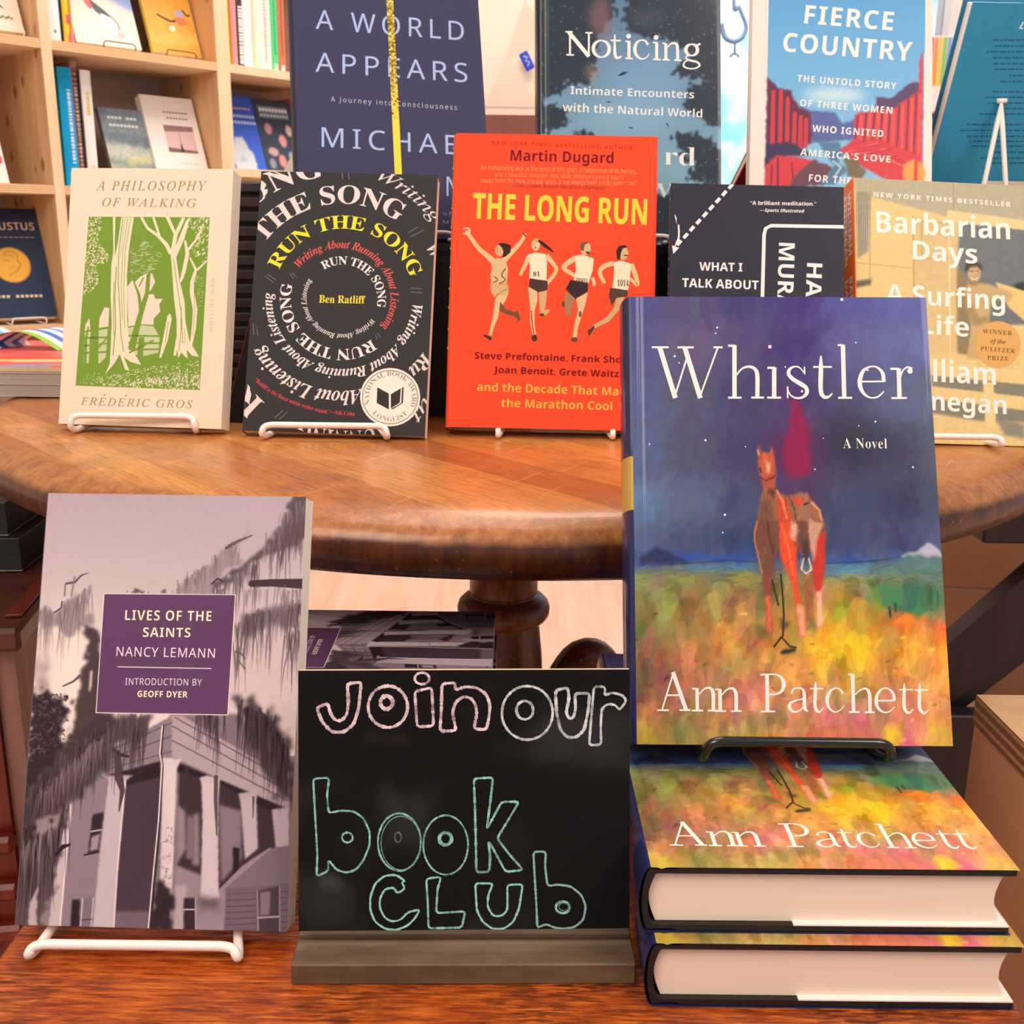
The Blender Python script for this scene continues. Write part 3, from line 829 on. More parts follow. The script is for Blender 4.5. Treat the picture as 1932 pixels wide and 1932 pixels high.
ART['phil']=((129,198),[
('T','A PHILOSOPHY','I',(20.1,180.8),(108.7,181.3),7.2,'a98a66',{'sp':1.25}),
('T','OF WALKING','I',(26,168.5),(100.9,168.3),6.5,'a98a66',{'sp':1.25}),
('T','FREDERIC GROS','I',(16.7,15),(105.5,15),5.9,'a98a66',{'sp':1.25}),
('L',[(34.5,22.3),(36.7,23.7)],.61,'a98a66',0,0,0),
('L',[(51.7,22.6),(53.9,23.8)],.6,'a98a66',0,0,0),
('T','NEW EDITION','s',(116.1,113.9),(116.1,74.3),2.4,'dcbfa2',{'sp':1.4}),
('P',[(15.7,160.3),(112.2,160.8),(110.8,29.1),(11.9,29.7)],'7c9c3c'),
('K',),
('P',[(49.6,106.8),(53,111.6),(55.5,110.5),(59,114.1),(63.8,117.1),(68.7,117.2),(71.5,110.8),(68.7,104.8),(65.8,101.2),(70.7,101.3),(72.1,97.8),(78.2,97.9),(75.4,93.2),(76.9,88.5),(71.7,82.5),(71.9,77.8),(63.3,78.2),(51.8,76.2)],'f2d9c2'),
('P',[(28.7,82.8),(30.3,86.4),(32,90.5),(35.9,90),(35.8,75.8),(27.9,74.5)],'f2d9c2'),
('P',[(17.1,71.9),(17.6,77.2),(20.3,82),(21.5,73.1)],'f2d9c2'),
('P',[(51.8,75.2),(63.4,77.4),(72,76.6),(77.3,68.5),(76.7,56.7),(64.6,53.5),(53.4,56.2)],'c9cfa0'),
('P',[(17.2,70.7),(35.3,74),(35.2,52.2),(30.5,47.3),(28.7,47.3),(28.2,68.6),(21.4,67.2),(21.9,47.1),(16.9,47),(17.3,62.4)],'c9cfa0'),
('K',),
('L',[(52.2,69.1),(77.8,69.4)],1.3,'7c9c3c',0,0,0),
('L',[(52.4,63.8),(78.1,63.8)],1.3,'7c9c3c',0,0,0),
('L',[(53.3,58.5),(77.1,59.3)],1.3,'7c9c3c',0,0,0),
('L',[(53.4,55.9),(72.5,66)],1.4,'7c9c3c',0,0,0),
('L',[(17.1,66.5),(35.6,67.5)],1.4,'7c9c3c',0,0,0),
('L',[(17.4,60.6),(35.9,62.8)],1.3,'7c9c3c',0,0,0),
('L',[(17.1,54.7),(35.6,56.3)],1.4,'7c9c3c',0,0,0),
('L',[(28.7,59.1),(35,66.9)],1.3,'7c9c3c',0,0,0),
('L',[(66,117.7),(65.5,102.4),(61.1,85.8),(57.4,69.2),(55.1,58.6)],[3.2,3.4,4.2,5.2,5.8],'7c9c3c',0,0,0),
('L',[(61.4,88.2),(58.9,101.1),(54,111.6)],[3.1,2.2,.9],'7c9c3c',0,0,0),
('L',[(58.8,107),(62.1,114.1)],1.1,'7c9c3c',0,0,0),
('L',[(62.9,68.2),(62.4,52.8)],4.4,'7c9c3c',0,0,0),
('L',[(24.8,96.9),(25.1,74.4),(25.4,46.6)],[7.4,6.4,7.7],'7c9c3c',0,0,0),
('L',[(19.8,75.5),(18.4,66),(18.4,47)],[1.2,1.8,2.4],'7c9c3c',0,0,0),
('P',[(35.1,160.2),(37.2,160.2),(37.6,143.4),(38.3,129.1),(40.2,141),(41.9,160.2),(52,160.1),(50.7,148.3),(49.2,134),(48.7,115.1),(50,98.6),(50.7,80.9),(52.5,69.1),(56,58.6),(63.7,46.8),(55,49.1),(49.3,52.8),(54.4,42.3),(51,42.9),(46.1,54.8),(42.2,47.6),(35.3,39),(38.5,47.5),(38.6,62.9),(38.3,80.6),(36.5,98.3),(35.8,122),(36.9,133.9)],'efdfbf'),
('P',[(82.5,133.3),(84.3,147.5),(77.2,160.6),(80.2,160.7),(85.6,149.9),(90.3,160.5),(93,160),(87.4,146.4),(86.2,138.1),(93.7,158.2),(96.7,160),(93,144.1),(87.2,129.9),(90.5,113.4),(95.6,95.9),(96.9,81.8),(100.7,66.7),(109,54.2),(103.5,55),(99,59.6),(100.2,52.4),(94.9,57.2),(92.7,52.8),(91.7,59.4),(90.8,54.5),(88.7,54.9),(90.6,70),(90,81.7),(86.9,99.3),(84.4,120.4)],'efdfbf'),
('L',[(57.9,160.4),(63.2,152),(72.1,146.2),(79.2,139.2),(82.8,132.7)],[2,2.1,2.4,3,3.2],'efdfbf',0,0,0),
('L',[(67.5,160.3),(71.3,150.9),(74.1,143.8)],[1.9,1.9,1.7],'efdfbf',0,0,0),
('L',[(93.6,142.9),(96,132.4),(93.6,118.2),(91.6,111.1)],[1.5,3.1,3.1,1.7],'efdfbf',0,0,0),
('L',[(107.5,156),(103.8,145.4),(96.1,135.3)],[1.2,1.7,1.9],'efdfbf',0,0,0),
('L',[(98,130),(103.2,120.7),(100.9,111.3),(101.1,103.1),(104.2,90.2),(103.9,76.1),(102,60.9)],[1,2.2,3.4,3.6,3.6,3.4,1.7],'efdfbf',0,0,0),
('L',[(111.4,127.3),(103.9,120.1)],[1,1.7],'efdfbf',0,0,0),
('P',[(82.5,85.1),(84.6,86.9),(86.1,82.8),(83.7,66.3),(79.3,53),(77.6,52.6),(80.3,69.7)],'efdfbf'),
('K',),
('L',[(43.2,159.4),(41.2,131.5),(42,110.2),(44.7,86.6),(46.4,69),(49.1,56.6)],.61,'7c9c3c',0,0,0),
('L',[(47.1,159.5),(44.4,131.6),(44.8,104.4),(46.9,80.8)],.4,'7c9c3c',0,0,0),
('L',[(45,159.4),(42.7,129.2)],.3,'7c9c3c',0,0,0),
('L',[(49.3,159.5),(46.3,134),(46.8,103.2),(49,74.9)],.4,'7c9c3c',0,0,0),
('L',[(39.9,122.1),(39.9,98.4),(41.7,74.8),(40.7,53.5)],.7,'7c9c3c',0,0,0),
('L',[(38.6,110.2),(39.3,86.5),(40.7,68.8)],.5,'7c9c3c',0,0,0),
('L',[(85.2,128.7),(88.5,111.1),(93.4,87.6),(95.7,64.2)],.5,'7c9c3c',0,0,0),
('L',[(93.1,92.3),(93.9,72.4),(93,58.3)],.5,'7c9c3c',0,0,0),
('L',[(96.4,76),(97.6,64.3)],.3,'7c9c3c',0,0,0),
('L',[(102.1,111.3),(103.7,93.7),(103.5,70.3)],.3,'7c9c3c',0,0,0),
('L',[(83.4,80.4),(81.8,63.9)],.4,'7c9c3c',0,0,0),
('L',[(50.4,122.2),(50.4,110.4)],.4,'7c9c3c',0,0,0),
('D',[(16.2,159.7),(26.5,159.8),(26.2,152.7),(24.4,140.8),(32.9,131.4),(34.8,126.7),(30.3,123.1),(22.8,124.2),(25.7,114.7),(27.2,111.2),(21.4,102.8),(14.8,99.1),(15.2,127.6)],330,1.8,1.1,45,'e9dcb4',3),
('D',[(50.6,135.2),(62.5,142.5),(75.3,132),(70.9,122.5),(70,115.5),(61.3,117.1),(50.3,117.5),(52.2,127)],120,4.1,.5,12,'d3d5a4',4),
('D',[(94,159.4),(111.6,160.2),(111.5,125.5),(106.2,123.1),(98.1,139.4)],70,3.7,1.1,65,'dcdcae',5),
('D',[(101.7,116),(110.4,123.2),(110.1,92.7),(106.6,90.3)],36,2.7,.6,30,'c3cb92',6),
('D',[(20.3,30.5),(29.9,35.5),(65,44.7),(109.1,51.7),(110.2,41.2),(61.9,35.2),(37.6,30.4)],220,2.2,.7,25,'e6dcb2',7),
('D',[(30.2,30.2),(67.9,36.5),(110,41.2),(110.8,29.5),(62.2,29.3)],200,2.7,1.1,60,'e9dfba',8),
('D',[(15.3,31.6),(19.8,40),(37.1,39.2),(25.2,30.6)],60,1.5,.51,80,'c9d098',9),
],[
])
ART['song']=((140,210),[
('W','RUN THE SONG','B',[(54.6,130.1),(56.8,131.5),(59.1,132.6),(61.5,133.6),(64,134.2),(66.6,134.6),(69.2,134.8),(71.9,134.7),(74.5,134.3),(77.1,133.7),(79.7,132.8),(82.1,131.6),(84.5,130.2),(86.7,128.6),(88.8,126.7),(90.7,124.7),(92.4,122.5),(93.9,120.1),(95.2,117.6),(96.2,115),(97,112.3),(97.6,109.5),(97.8,106.7),(97.8,103.9),(97.6,101.1)],6.6,'f0e4de',{}),
('W','Writing About Running About Listening','BI',[(93.6,91.8),(91.5,88.8),(89.2,86.1),(86.5,83.8),(83.5,81.9),(80.3,80.4),(76.9,79.3),(73.4,78.7),(69.8,78.6),(66.3,78.9),(62.7,79.7),(59.4,81),(56.1,82.7),(53.1,84.9),(50.4,87.4),(48,90.2),(46,93.3),(44.4,96.6),(43.2,100.1),(42.5,103.8),(42.2,107.5),(42.3,111.1),(43,114.7),(44.1,118.2),(45.6,121.5)],4.1,'dccfc9',{}),
('W','Writing About Running About Listening','BI',[(35.2,130.8),(38.5,135.1),(42.2,138.8),(46.4,142),(51,144.5),(55.9,146.4),(61,147.6),(66.2,148.1),(71.5,147.9),(76.6,147),(81.6,145.4),(86.4,143.2),(90.9,140.3),(94.9,136.9),(98.5,133),(101.6,128.7),(104.1,124.1),(106,119.2),(107.3,114.1),(107.9,108.9),(107.9,103.8),(107.2,98.7),(105.9,93.8),(104,89.2),(101.5,84.9)],6.3,'e25f5b',{}),
('W','RUN THE SONG','B',[(94.9,74.9),(91.6,72.5),(88.1,70.5),(84.4,68.8),(80.6,67.6),(76.6,66.8),(72.6,66.4),(68.5,66.4),(64.4,66.9),(60.4,67.8),(56.5,69.1),(52.7,70.8),(49.1,73),(45.7,75.4),(42.5,78.3),(39.7,81.4),(37.2,84.8),(35,88.4),(33.1,92.3),(31.7,96.3),(30.7,100.5),(30.1,104.7),(29.9,108.9),(30.1,113.2),(30.8,117.3)],8.61,'eee2dc',{}),
('W','RUN THE SONG','B',[(19.3,129.5),(21.5,134.6),(24.1,139.4),(27.2,143.9),(30.8,148),(34.7,151.7),(39,155.1),(43.7,157.9),(48.6,160.2),(53.8,162.1),(59.1,163.3),(64.6,164),(70.1,164.1),(75.7,163.7),(81.2,162.7),(86.6,161.1),(91.9,159),(96.9,156.3),(101.7,153.1),(106.2,149.5),(110.3,145.4),(114,141),(117.3,136.1),(120.1,131),(122.4,125.7)],10.7,'f2e03e',{}),
('W','Writing About Running About Listening','BI',[(125.3,104),(124.6,96.6),(122.9,89.3),(120.4,82.4),(117,76),(112.7,70.1),(107.8,64.8),(102.3,60.3),(96.2,56.6),(89.6,53.8),(82.8,51.9),(75.7,50.9),(68.6,50.9),(61.4,51.8),(54.5,53.7),(47.8,56.5),(41.5,60.1),(35.6,64.6),(30.4,69.7),(25.8,75.5),(22,81.9),(19,88.6),(16.9,95.7),(15.7,103),(15.5,110.3)],7.91,'eadfd9',{}),
('W','THE SONG','R',[(6.3,151),(9.1,155.1),(12.1,159),(15.3,162.7),(18.8,166.1),(22.6,169.3),(26.5,172.2),(30.6,174.8),(34.9,177.2),(39.3,179.2),(43.9,181),(48.6,182.4),(53.4,183.5),(58.2,184.2),(63.1,184.6),(68,184.7),(73,184.5),(77.9,183.9),(82.8,183),(87.6,181.7),(92.3,180.2),(96.9,178.3),(101.5,176.1),(105.8,173.6),(110,170.9)],14.9,'e6d5cd',{'off':-0}),
('W','About Listening','BI',[(89.7,35.8),(86.1,34.9),(82.4,34.2),(78.6,33.7),(74.9,33.5),(71.1,33.4),(67.3,33.5),(63.5,33.9),(59.8,34.4),(56,35.2),(52.3,36.1),(48.7,37.2),(45,38.6),(41.5,40.1),(38,41.8),(34.6,43.7),(31.3,45.8),(28.1,48.1),(25.1,50.5),(22.1,53.1),(19.3,55.8),(16.6,58.7),(14,61.7),(11.6,64.9),(9.4,68.1)],10.9,'e6d9d2',{}),
('W','Ru','BI',[(135.6,66),(135.1,65.4),(134.7,64.8),(134.3,64.2),(133.8,63.5),(133.4,62.9),(133,62.3),(132.5,61.7),(132.1,61.1),(131.6,60.5),(131.1,60),(130.7,59.4),(130.2,58.8),(129.7,58.2),(129.2,57.7),(128.7,57.1),(128.2,56.5),(127.7,56),(127.2,55.5),(126.7,54.9),(126.2,54.4),(125.6,53.9),(125.1,53.3),(124.6,52.8),(124,52.3)],10.91,'dccfc9',{}),
('W','Wr','BI',[(133.5,149.1),(133.9,148.5),(134.3,148),(134.7,147.5),(135.2,147),(135.6,146.4),(136,145.9),(136.4,145.3),(136.8,144.8),(137.2,144.2),(137.6,143.7),(137.9,143.1),(138.3,142.6),(138.7,142),(139.1,141.4),(139.4,140.9),(139.8,140.3),(140.2,139.7),(140.5,139.1),(140.9,138.5),(141.2,137.9),(141.6,137.3),(141.9,136.8),(142.2,136.1),(142.6,135.5)],9.6,'dccfc9',{}),
('W','Writing','I',[(91.8,205.3),(94.1,204.4),(96.4,203.4),(98.6,202.4),(100.9,201.4),(103.1,200.3),(105.2,199.1),(107.4,197.9),(109.5,196.7),(111.5,195.4),(113.6,194),(115.6,192.6),(117.5,191.2),(119.5,189.7),(121.4,188.1),(123.2,186.5),(125,184.9),(126.8,183.2),(128.5,181.5),(130.2,179.8),(131.8,178),(133.4,176.2),(134.9,174.4),(136.4,172.5),(137.9,170.6)],9.5,'dccfc9',{}),
('W','ONG','R',[(-6.3,178.4),(-4.4,180.3),(-2.4,182.1),(-.4,183.9),(1.6,185.7),(3.7,187.4),(5.9,189),(8,190.5),(10.3,192),(12.5,193.4),(14.8,194.8),(17.1,196.1),(19.5,197.3),(21.9,198.4),(24.3,199.5),(26.7,200.5),(29.2,201.4),(31.7,202.3),(34.2,203.1),(36.7,203.8),(39.3,204.5),(41.8,205),(44.4,205.5),(47,205.9),(49.6,206.3)],18.3,'e6d5cd',{'off':-0}),
('W','R','R',[(15.3,22.6),(14.7,23.2),(14.1,23.7),(13.4,24.3),(12.8,24.8),(12.2,25.4),(11.6,25.9),(10.9,26.5),(10.3,27.1),(9.7,27.6),(9.1,28.2),(8.5,28.8),(7.9,29.4),(7.3,30),(6.8,30.6),(6.2,31.2),(5.6,31.8),(5,32.4),(4.5,33),(3.9,33.6),(3.4,34.2),(2.8,34.8),(2.3,35.5),(1.7,36.1),(1.2,36.7)],17.91,'e6d5cd',{}),
('W','RUNNING','R',[(111.6,8.2),(108.9,7.3),(106.1,6.4),(103.3,5.7),(100.5,5),(97.7,4.4),(94.9,3.9),(92.1,3.4),(89.2,3.1),(86.4,2.8),(83.5,2.6),(80.6,2.5),(77.8,2.5),(74.9,2.5),(72.1,2.7),(69.2,2.9),(66.4,3.2),(63.6,3.6),(60.7,4.1),(57.9,4.6),(55.2,5.2),(52.4,5.9),(49.6,6.7),(46.9,7.5),(44.2,8.5)],14.11,'e6d5cd',{}),
('W','ut','I',[(137.6,30),(137.2,29.3),(136.9,28.6),(136.5,27.9),(136.2,27.3),(135.8,26.6),(135.5,25.9),(135.1,25.2),(134.7,24.6),(134.3,23.9),(133.9,23.2),(133.5,22.6),(133.1,21.9),(132.7,21.2),(132.3,20.6),(131.9,19.9),(131.4,19.3),(131,18.6),(130.6,17.9),(130.1,17.3),(129.6,16.6),(129.2,16),(128.7,15.4),(128.2,14.7),(127.8,14.1)],9.4,'dccfc9',{}),
('W','“Ratliff is the finest music writer extant.”—Nik Cohn','R',[(6.1,39.6),(16.5,31.7),(30.1,24.9),(44.7,19.7),(59.1,16.1),(72.2,14.8),(85.3,14.4)],3.1,'d8504c',{'off':-0}),
('T','Ben Ratliff','B',(52.2,103.3),(88.2,103.5),6.1,'f3dc42',{}),
('L',[(63.7,211.4),(64.9,204.7)],.7,'77706c',0,0,0),
('L',[(68.6,211.5),(70,204.5)],.6,'77706c',0,0,0),
('L',[(118.7,161.6),(126,166.8)],.61,'77706c',0,0,0),
('L',[(120.7,158.5),(131.2,164.6)],.6,'77706c',0,0,0),
('L',[(122.8,117),(131.6,116.6)],.6,'77706c',0,0,0),
('L',[(123.4,113.8),(132.2,113.4)],.6,'77706c',0,0,0),
('L',[(9.1,123.2),(15.5,118.7)],.6,'77706c',0,0,0),
('L',[(10.6,124.9),(17.5,120.6)],.6,'77706c',0,0,0),
('L',[(28,126.2),(31,122)],.61,'77706c',0,0,0),
('L',[(29.8,126.9),(33.3,123.3)],.6,'77706c',0,0,0),
('L',[(97.6,78.6),(99.4,75.6)],.6,'77706c',0,0,0),
('L',[(99.1,80.5),(101.7,76.9)],.6,'77706c',0,0,0),
('L',[(23.9,10.8),(30,17.1)],.61,'77706c',0,0,0),
('L',[(27.5,9.8),(33.6,16)],.6,'77706c',0,0,0),
('L',[(1.9,85.2),(3.2,75.9)],.6,'77706c',0,0,0),
('L',[(4.3,85.8),(6.2,75.4)],.6,'77706c',0,0,0),
('K',),
('P',[(134.9,30.5),(134.6,25.4),(133.2,20.6),(130.6,16.1),(127.2,12.4),(122.9,9.6),(118.2,7.8),(113.1,7),(107.9,7.4),(102.9,9),(98.4,11.5),(94.5,15),(91.5,19.3),(89.6,24),(88.7,29.1),(89,34.2),(90.4,39.1),(92.9,43.6),(96.4,47.3),(100.6,50.2),(105.5,52),(110.6,52.8),(115.8,52.4),(120.8,50.8),(125.3,48.2),(129.2,44.7),(132.2,40.4),(134.1,35.6)],'f3e7d8'),
('K',),
('L',[(133.1,30.5),(132.8,25.8),(131.4,21.3),(129.1,17.3),(125.9,13.9),(122,11.3),(117.6,9.6),(113,8.9),(108.2,9.3),(103.7,10.7),(99.5,13.1),(96,16.3),(93.2,20.2),(91.4,24.5),(90.6,29.2),(90.8,33.8),(92.2,38.3),(94.5,42.4),(97.7,45.8),(101.6,48.5),(106,50.2),(110.7,50.8),(115.5,50.4),(120.1,49),(124.2,46.6),(127.8,43.4),(130.5,39.5),(132.3,35.1)],.5,'4a4744',1,0,0),
('W','NATIONAL BOOK AWARD','R',[(96.9,24.2),(96.1,26.7),(95.7,29.3),(95.7,32),(96.2,34.6),(97.1,37.1),(98.3,39.4),(99.9,41.5),(101.9,43.3),(104.1,44.7),(106.5,45.8),(109,46.4),(111.7,46.6),(114.3,46.4),(116.9,45.7),(119.4,44.6),(121.7,43.1),(123.7,41.3),(125.5,39.2),(126.8,36.8),(127.8,34.2),(128.4,31.5),(128.5,28.8),(128.2,26.1),(127.5,23.4)],3.6,'8d857c',{'off':-.01}),
('W','LONGLIST','R',[(98.7,16.5),(99.7,15.6),(100.7,14.8),(101.7,14),(102.8,13.3),(104,12.7),(105.2,12.2),(106.4,11.7),(107.6,11.4),(108.9,11.1),(110.1,10.9),(111.4,10.8),(112.7,10.8),(114,10.9),(115.2,11),(116.5,11.3),(117.7,11.6),(118.9,12),(120.1,12.5),(121.2,13.1),(122.3,13.8),(123.3,14.5),(124.3,15.3),(125.2,16.2),(126.1,17.1)],3.6,'8d857c',{'off':-.01}),
('P',[(101.5,37.3),(110.7,32.6),(111.4,20.1),(101.7,25)],'3b3936'),
('P',[(112.2,32.1),(119.7,37.1),(119.5,25.8),(112.8,21.1)],'3b3936'),
('P',[(112.8,20.6),(120.6,25.5),(120.6,37.7),(121.8,38.2),(121.9,25.7),(114.5,20.4)],'3b3936'),
],[
])
ART['long']=((158,235),[
('T','NEW YORK TIMES BESTSELLING AUTHOR','s',(26.8,226.1),(138.2,223.8),3,'9a2a22',{'sp':1.35}),
('T','Martin Dugard','sb',(41.8,213.4),(123.3,212.8),8.6,'7a1c26',{}),
('T','“An outstanding look at the roots of this sport, a celebration of its heroes,','s',(17.2,205.6),(141.4,204.6),3.9,'ff9566',{}),
('T','and a beautiful reminder that, while distance running hasn’t','s',(30,200.3),(131.5,199.7),3.4,'ff9566',{}),
('T','always been the most popular sport, it has always been pretty damn cool.”','s',(17.9,195.3),(142.9,195.2),3.5,'ff9566',{}),
('T','—Des Linden, Boston Marathon champion','s',(43.2,192),(117,191.3),3,'7a2a22',{}),
('T','THE LONG RUN','sb',(12.7,166.3),(150.4,163.9),20.38,'fdcf48',{'off':.01}),
('L',[(8.3,156),(11.5,151.5),(18.7,142),(25.9,136.1),(29.9,132.1)],[3,3,3.4,4,5],'e2bd8c',0,1,0),
('P',[(11.9,155.9),(11.9,155.2),(11.6,154.5),(11.3,154),(10.7,153.5),(10.1,153.1),(9.4,152.9),(8.6,152.8),(7.9,152.8),(7.2,153),(6.5,153.4),(6,153.9),(5.5,154.4),(5.3,155.1),(5.2,155.7),(5.2,156.4),(5.5,157.1),(5.8,157.7),(6.4,158.1),(7,158.5),(7.7,158.8),(8.5,158.9),(9.2,158.8),(9.9,158.6),(10.6,158.2),(11.1,157.8),(11.6,157.2),(11.8,156.6)],'eccb9e'),
('L',[(54.8,154.9),(52.4,148.8),(45.7,140.5),(39.8,134.3),(37,130.7)],[2.3,2.9,3.7,4.5,5.5],'e2bd8c',0,1,0),
('P',[(27.9,133.6),(33.9,134.7),(39.9,133.8),(42,126.3),(41.4,114),(29.4,113.7),(28.3,121),(29.6,126)],'dcb888'),
('P',[(34.6,105.9),(43,107.6),(40.9,101),(36.2,92.9),(35.1,86.8),(32.4,79.7),(30.6,72.2),(28.4,73.1),(30.3,82.7),(32,92.8),(32.6,100.9)],'e2bd8c'),
('P',[(36.8,99.9),(40.9,94.5),(47.9,91.9),(50.8,93.2),(53.2,86.2),(51.3,84),(49,88.1),(41,90.2),(36,92.9)],'7a5038'),
('P',[(24.1,73.7),(30.8,71.7),(30.4,68.5),(24.6,72)],'4a342a'),
('P',[(28.5,113.6),(42.4,113.4),(43.1,108.1),(38.7,104),(34.6,106.2),(32.2,102.9),(29.1,107.8)],'d6ad7a'),
('P',[(38.8,140.9),(38.7,139.9),(38.5,138.9),(38.1,138),(37.5,137.2),(36.9,136.7),(36.1,136.3),(35.3,136.2),(34.5,136.3),(33.7,136.6),(33.1,137.1),(32.5,137.9),(32,138.7),(31.7,139.7),(31.6,140.8),(31.7,141.8),(31.9,142.8),(32.3,143.7),(32.9,144.4),(33.5,145),(34.3,145.4),(35.1,145.5),(35.9,145.4),(36.6,145.1),(37.3,144.5),(37.9,143.8),(38.4,142.9),(38.7,141.9)],'d8ac7c'),
('K',),
('P',[(33.6,145.9),(36,146.9),(39.5,146.7),(44,145.1),(43.7,139.5),(40.3,136.2),(37.3,134.8),(38.2,139.9),(36.6,143.4)],'3d2c26'),
('L',[(31.3,120),(34.3,117),(30.4,114.9)],.8,'6b4c34',0,1,0),
('L',[(40.1,126.3),(37.2,121.1),(40.3,117.2),(35.4,114)],.9,'6b4c34',0,1,0),
('L',[(32.7,102.9),(36.6,107),(42,110.1)],.6,'9a7450',0,1,0),
('L',[(33.6,143.3),(33.5,138.8)],.6,'a87a54',0,1,0),
('L',[(53.2,155.4),(55.5,152.4)],1,'5a4030',0,1,0),
('L',[(58.2,136.2),(56.1,130.6),(53,124),(52.3,121)],[3.7,3.3,2.5,2.2],'e2bd8c',0,1,0),
('L',[(72.1,137.5),(76.7,132.1),(80.1,127.1),(78.4,122),(73.1,115.3)],[4,3.4,2.8,2.8,3.2],'e2bd8c',0,1,0),
('P',[(57.2,137.7),(63.6,139.7),(71.6,138.5),(72.7,132),(72.6,117.6),(59.1,118.6),(59.4,128.7)],'f1dfbe'),
('P',[(58.3,112.3),(65.5,108.6),(66,101.6),(63.9,93.5),(64,83.4),(65.4,74.4),(62.7,74.4),(60.5,85.4),(60.2,97.4)],'e2bd8c'),
('P',[(66.8,108.1),(73.3,109.8),(72.7,100.7),(71.7,93.7),(74.8,94.7),(75.8,92.5),(71.8,89.4),(68.3,90.6)],'d4aa7a'),
('P',[(66.4,71.5),(66.4,70.9),(66.3,70.3),(66,69.8),(65.7,69.3),(65.3,69),(64.8,68.8),(64.3,68.7),(63.8,68.8),(63.4,69),(63,69.3),(62.6,69.7),(62.3,70.2),(62.2,70.8),(62.1,71.4),(62.1,72),(62.3,72.5),(62.5,73.1),(62.9,73.5),(63.3,73.8),(63.7,74),(64.2,74.1),(64.7,74.1),(65.2,73.9),(65.6,73.6),(65.9,73.1),(66.2,72.6),(66.4,72.1)],'4a342a'),
('P',[(66.7,145.8),(66.7,144.8),(66.4,143.8),(66.1,142.9),(65.6,142.2),(65,141.6),(64.3,141.2),(63.6,141.1),(62.8,141.2),(62.1,141.5),(61.5,142.1),(60.9,142.8),(60.5,143.7),(60.3,144.7),(60.2,145.7),(60.2,146.7),(60.4,147.7),(60.8,148.6),(61.3,149.4),(61.9,149.9),(62.6,150.3),(63.3,150.4),(64.1,150.3),(64.8,150),(65.4,149.4),(65.9,148.7),(66.4,147.8),(66.6,146.9)],'e4c094'),
('K',),
('P',[(59.6,119),(73.6,116.9),(73.5,109.8),(66.3,108),(58.8,112.3)],'4f3833'),
('K',),
('P',[(59.6,119),(73.6,116.9),(73.5,109.8),(66.3,108),(58.8,112.3)],'4f3833'),
('L',[(65.8,149.6),(70.4,145.6),(74,143.1),(77.5,140.4)],[1.9,2.9,2.3,.8],'3d2c26',0,1,0),
('P',[(60.9,149.5),(63.3,151.2),(67.3,150.1),(68.2,145.6),(65.9,147.8),(62.4,148.5)],'c79a68'),
('L',[(61.3,93.4),(62.2,83.4),(63.7,74.9)],1,'8a5f42',0,1,0),
('P',[(63.9,143.7),(63.9,143.6),(63.8,143.4),(63.8,143.2),(63.7,143.1),(63.6,143),(63.4,142.9),(63.3,142.9),(63.2,142.9),(63.1,143),(62.9,143.1),(62.8,143.2),(62.8,143.4),(62.7,143.5),(62.7,143.7),(62.7,143.9),(62.7,144.1),(62.8,144.2),(62.9,144.4),(63,144.5),(63.1,144.5),(63.3,144.5),(63.4,144.5),(63.5,144.5),(63.6,144.4),(63.7,144.2),(63.8,144.1),(63.9,143.9)],'7a523a'),
('P',[(71.5,90.1),(71.5,89.9),(71.4,89.6),(71.2,89.4),(70.9,89.2),(70.6,89),(70.2,88.9),(69.8,88.9),(69.4,88.9),(69,89),(68.7,89.1),(68.4,89.3),(68.2,89.5),(68,89.8),(68,90.1),(68,90.3),(68.1,90.6),(68.3,90.8),(68.6,91),(69,91.2),(69.3,91.3),(69.7,91.3),(70.1,91.3),(70.5,91.2),(70.8,91.1),(71.1,90.9),(71.4,90.7),(71.5,90.4)],'5a3c2c'),
('T','81','B',(62.1,120.7),(67.3,120.8),3.5,'3a2c26',{}),
('L',[(95,136),(88.6,131.3),(85.9,127.7),(91.8,123.5),(98.8,119.9)],[4.3,4.1,3.5,3.2,2.6],'e2bd8c',0,1,0),
('L',[(108.7,120.6),(110.3,115.6),(108.9,114.1)],[2.6,2.4,1.6],'e2bd8c',0,1,0),
('P',[(94.5,137.5),(99.9,138.8),(109.4,135.8),(108.8,126.7),(105.8,116.3),(93.9,118.3),(95.7,126.4)],'f1dfbe'),
('P',[(87.7,109.1),(95.4,104.2),(92.4,94.1),(91.8,89.1),(88.6,90),(87.2,100)],'a87c56'),
('P',[(96.2,103.7),(105.2,108.5),(103.4,98.4),(100.7,89.3),(97.9,79.2),(97.6,72.9),(94.2,72.9),(95.6,84.1),(97.9,94.2)],'e2bd8c'),
('P',[(98.1,71),(98,70.6),(97.9,70.2),(97.5,69.8),(97.1,69.5),(96.6,69.3),(96.1,69.2),(95.5,69.1),(94.9,69.1),(94.3,69.3),(93.8,69.5),(93.4,69.7),(93,70.1),(92.8,70.4),(92.8,70.8),(92.8,71.2),(93,71.6),(93.3,72),(93.7,72.3),(94.2,72.5),(94.8,72.6),(95.4,72.7),(96,72.7),(96.6,72.5),(97.1,72.3),(97.5,72.1),(97.8,71.7),(98,71.4)],'6a4a34'),
('P',[(87.4,99),(87.4,98.5),(87.3,98),(87.2,97.5),(87,97.1),(86.8,96.8),(86.5,96.6),(86.2,96.6),(86,96.6),(85.7,96.8),(85.5,97.1),(85.3,97.5),(85.1,97.9),(85,98.4),(85,99),(85,99.5),(85.1,100),(85.2,100.5),(85.4,100.9),(85.6,101.2),(85.9,101.3),(86.1,101.4),(86.4,101.4),(86.7,101.2),(86.9,100.9),(87.1,100.5),(87.2,100.1),(87.3,99.6)],'6a4a34'),
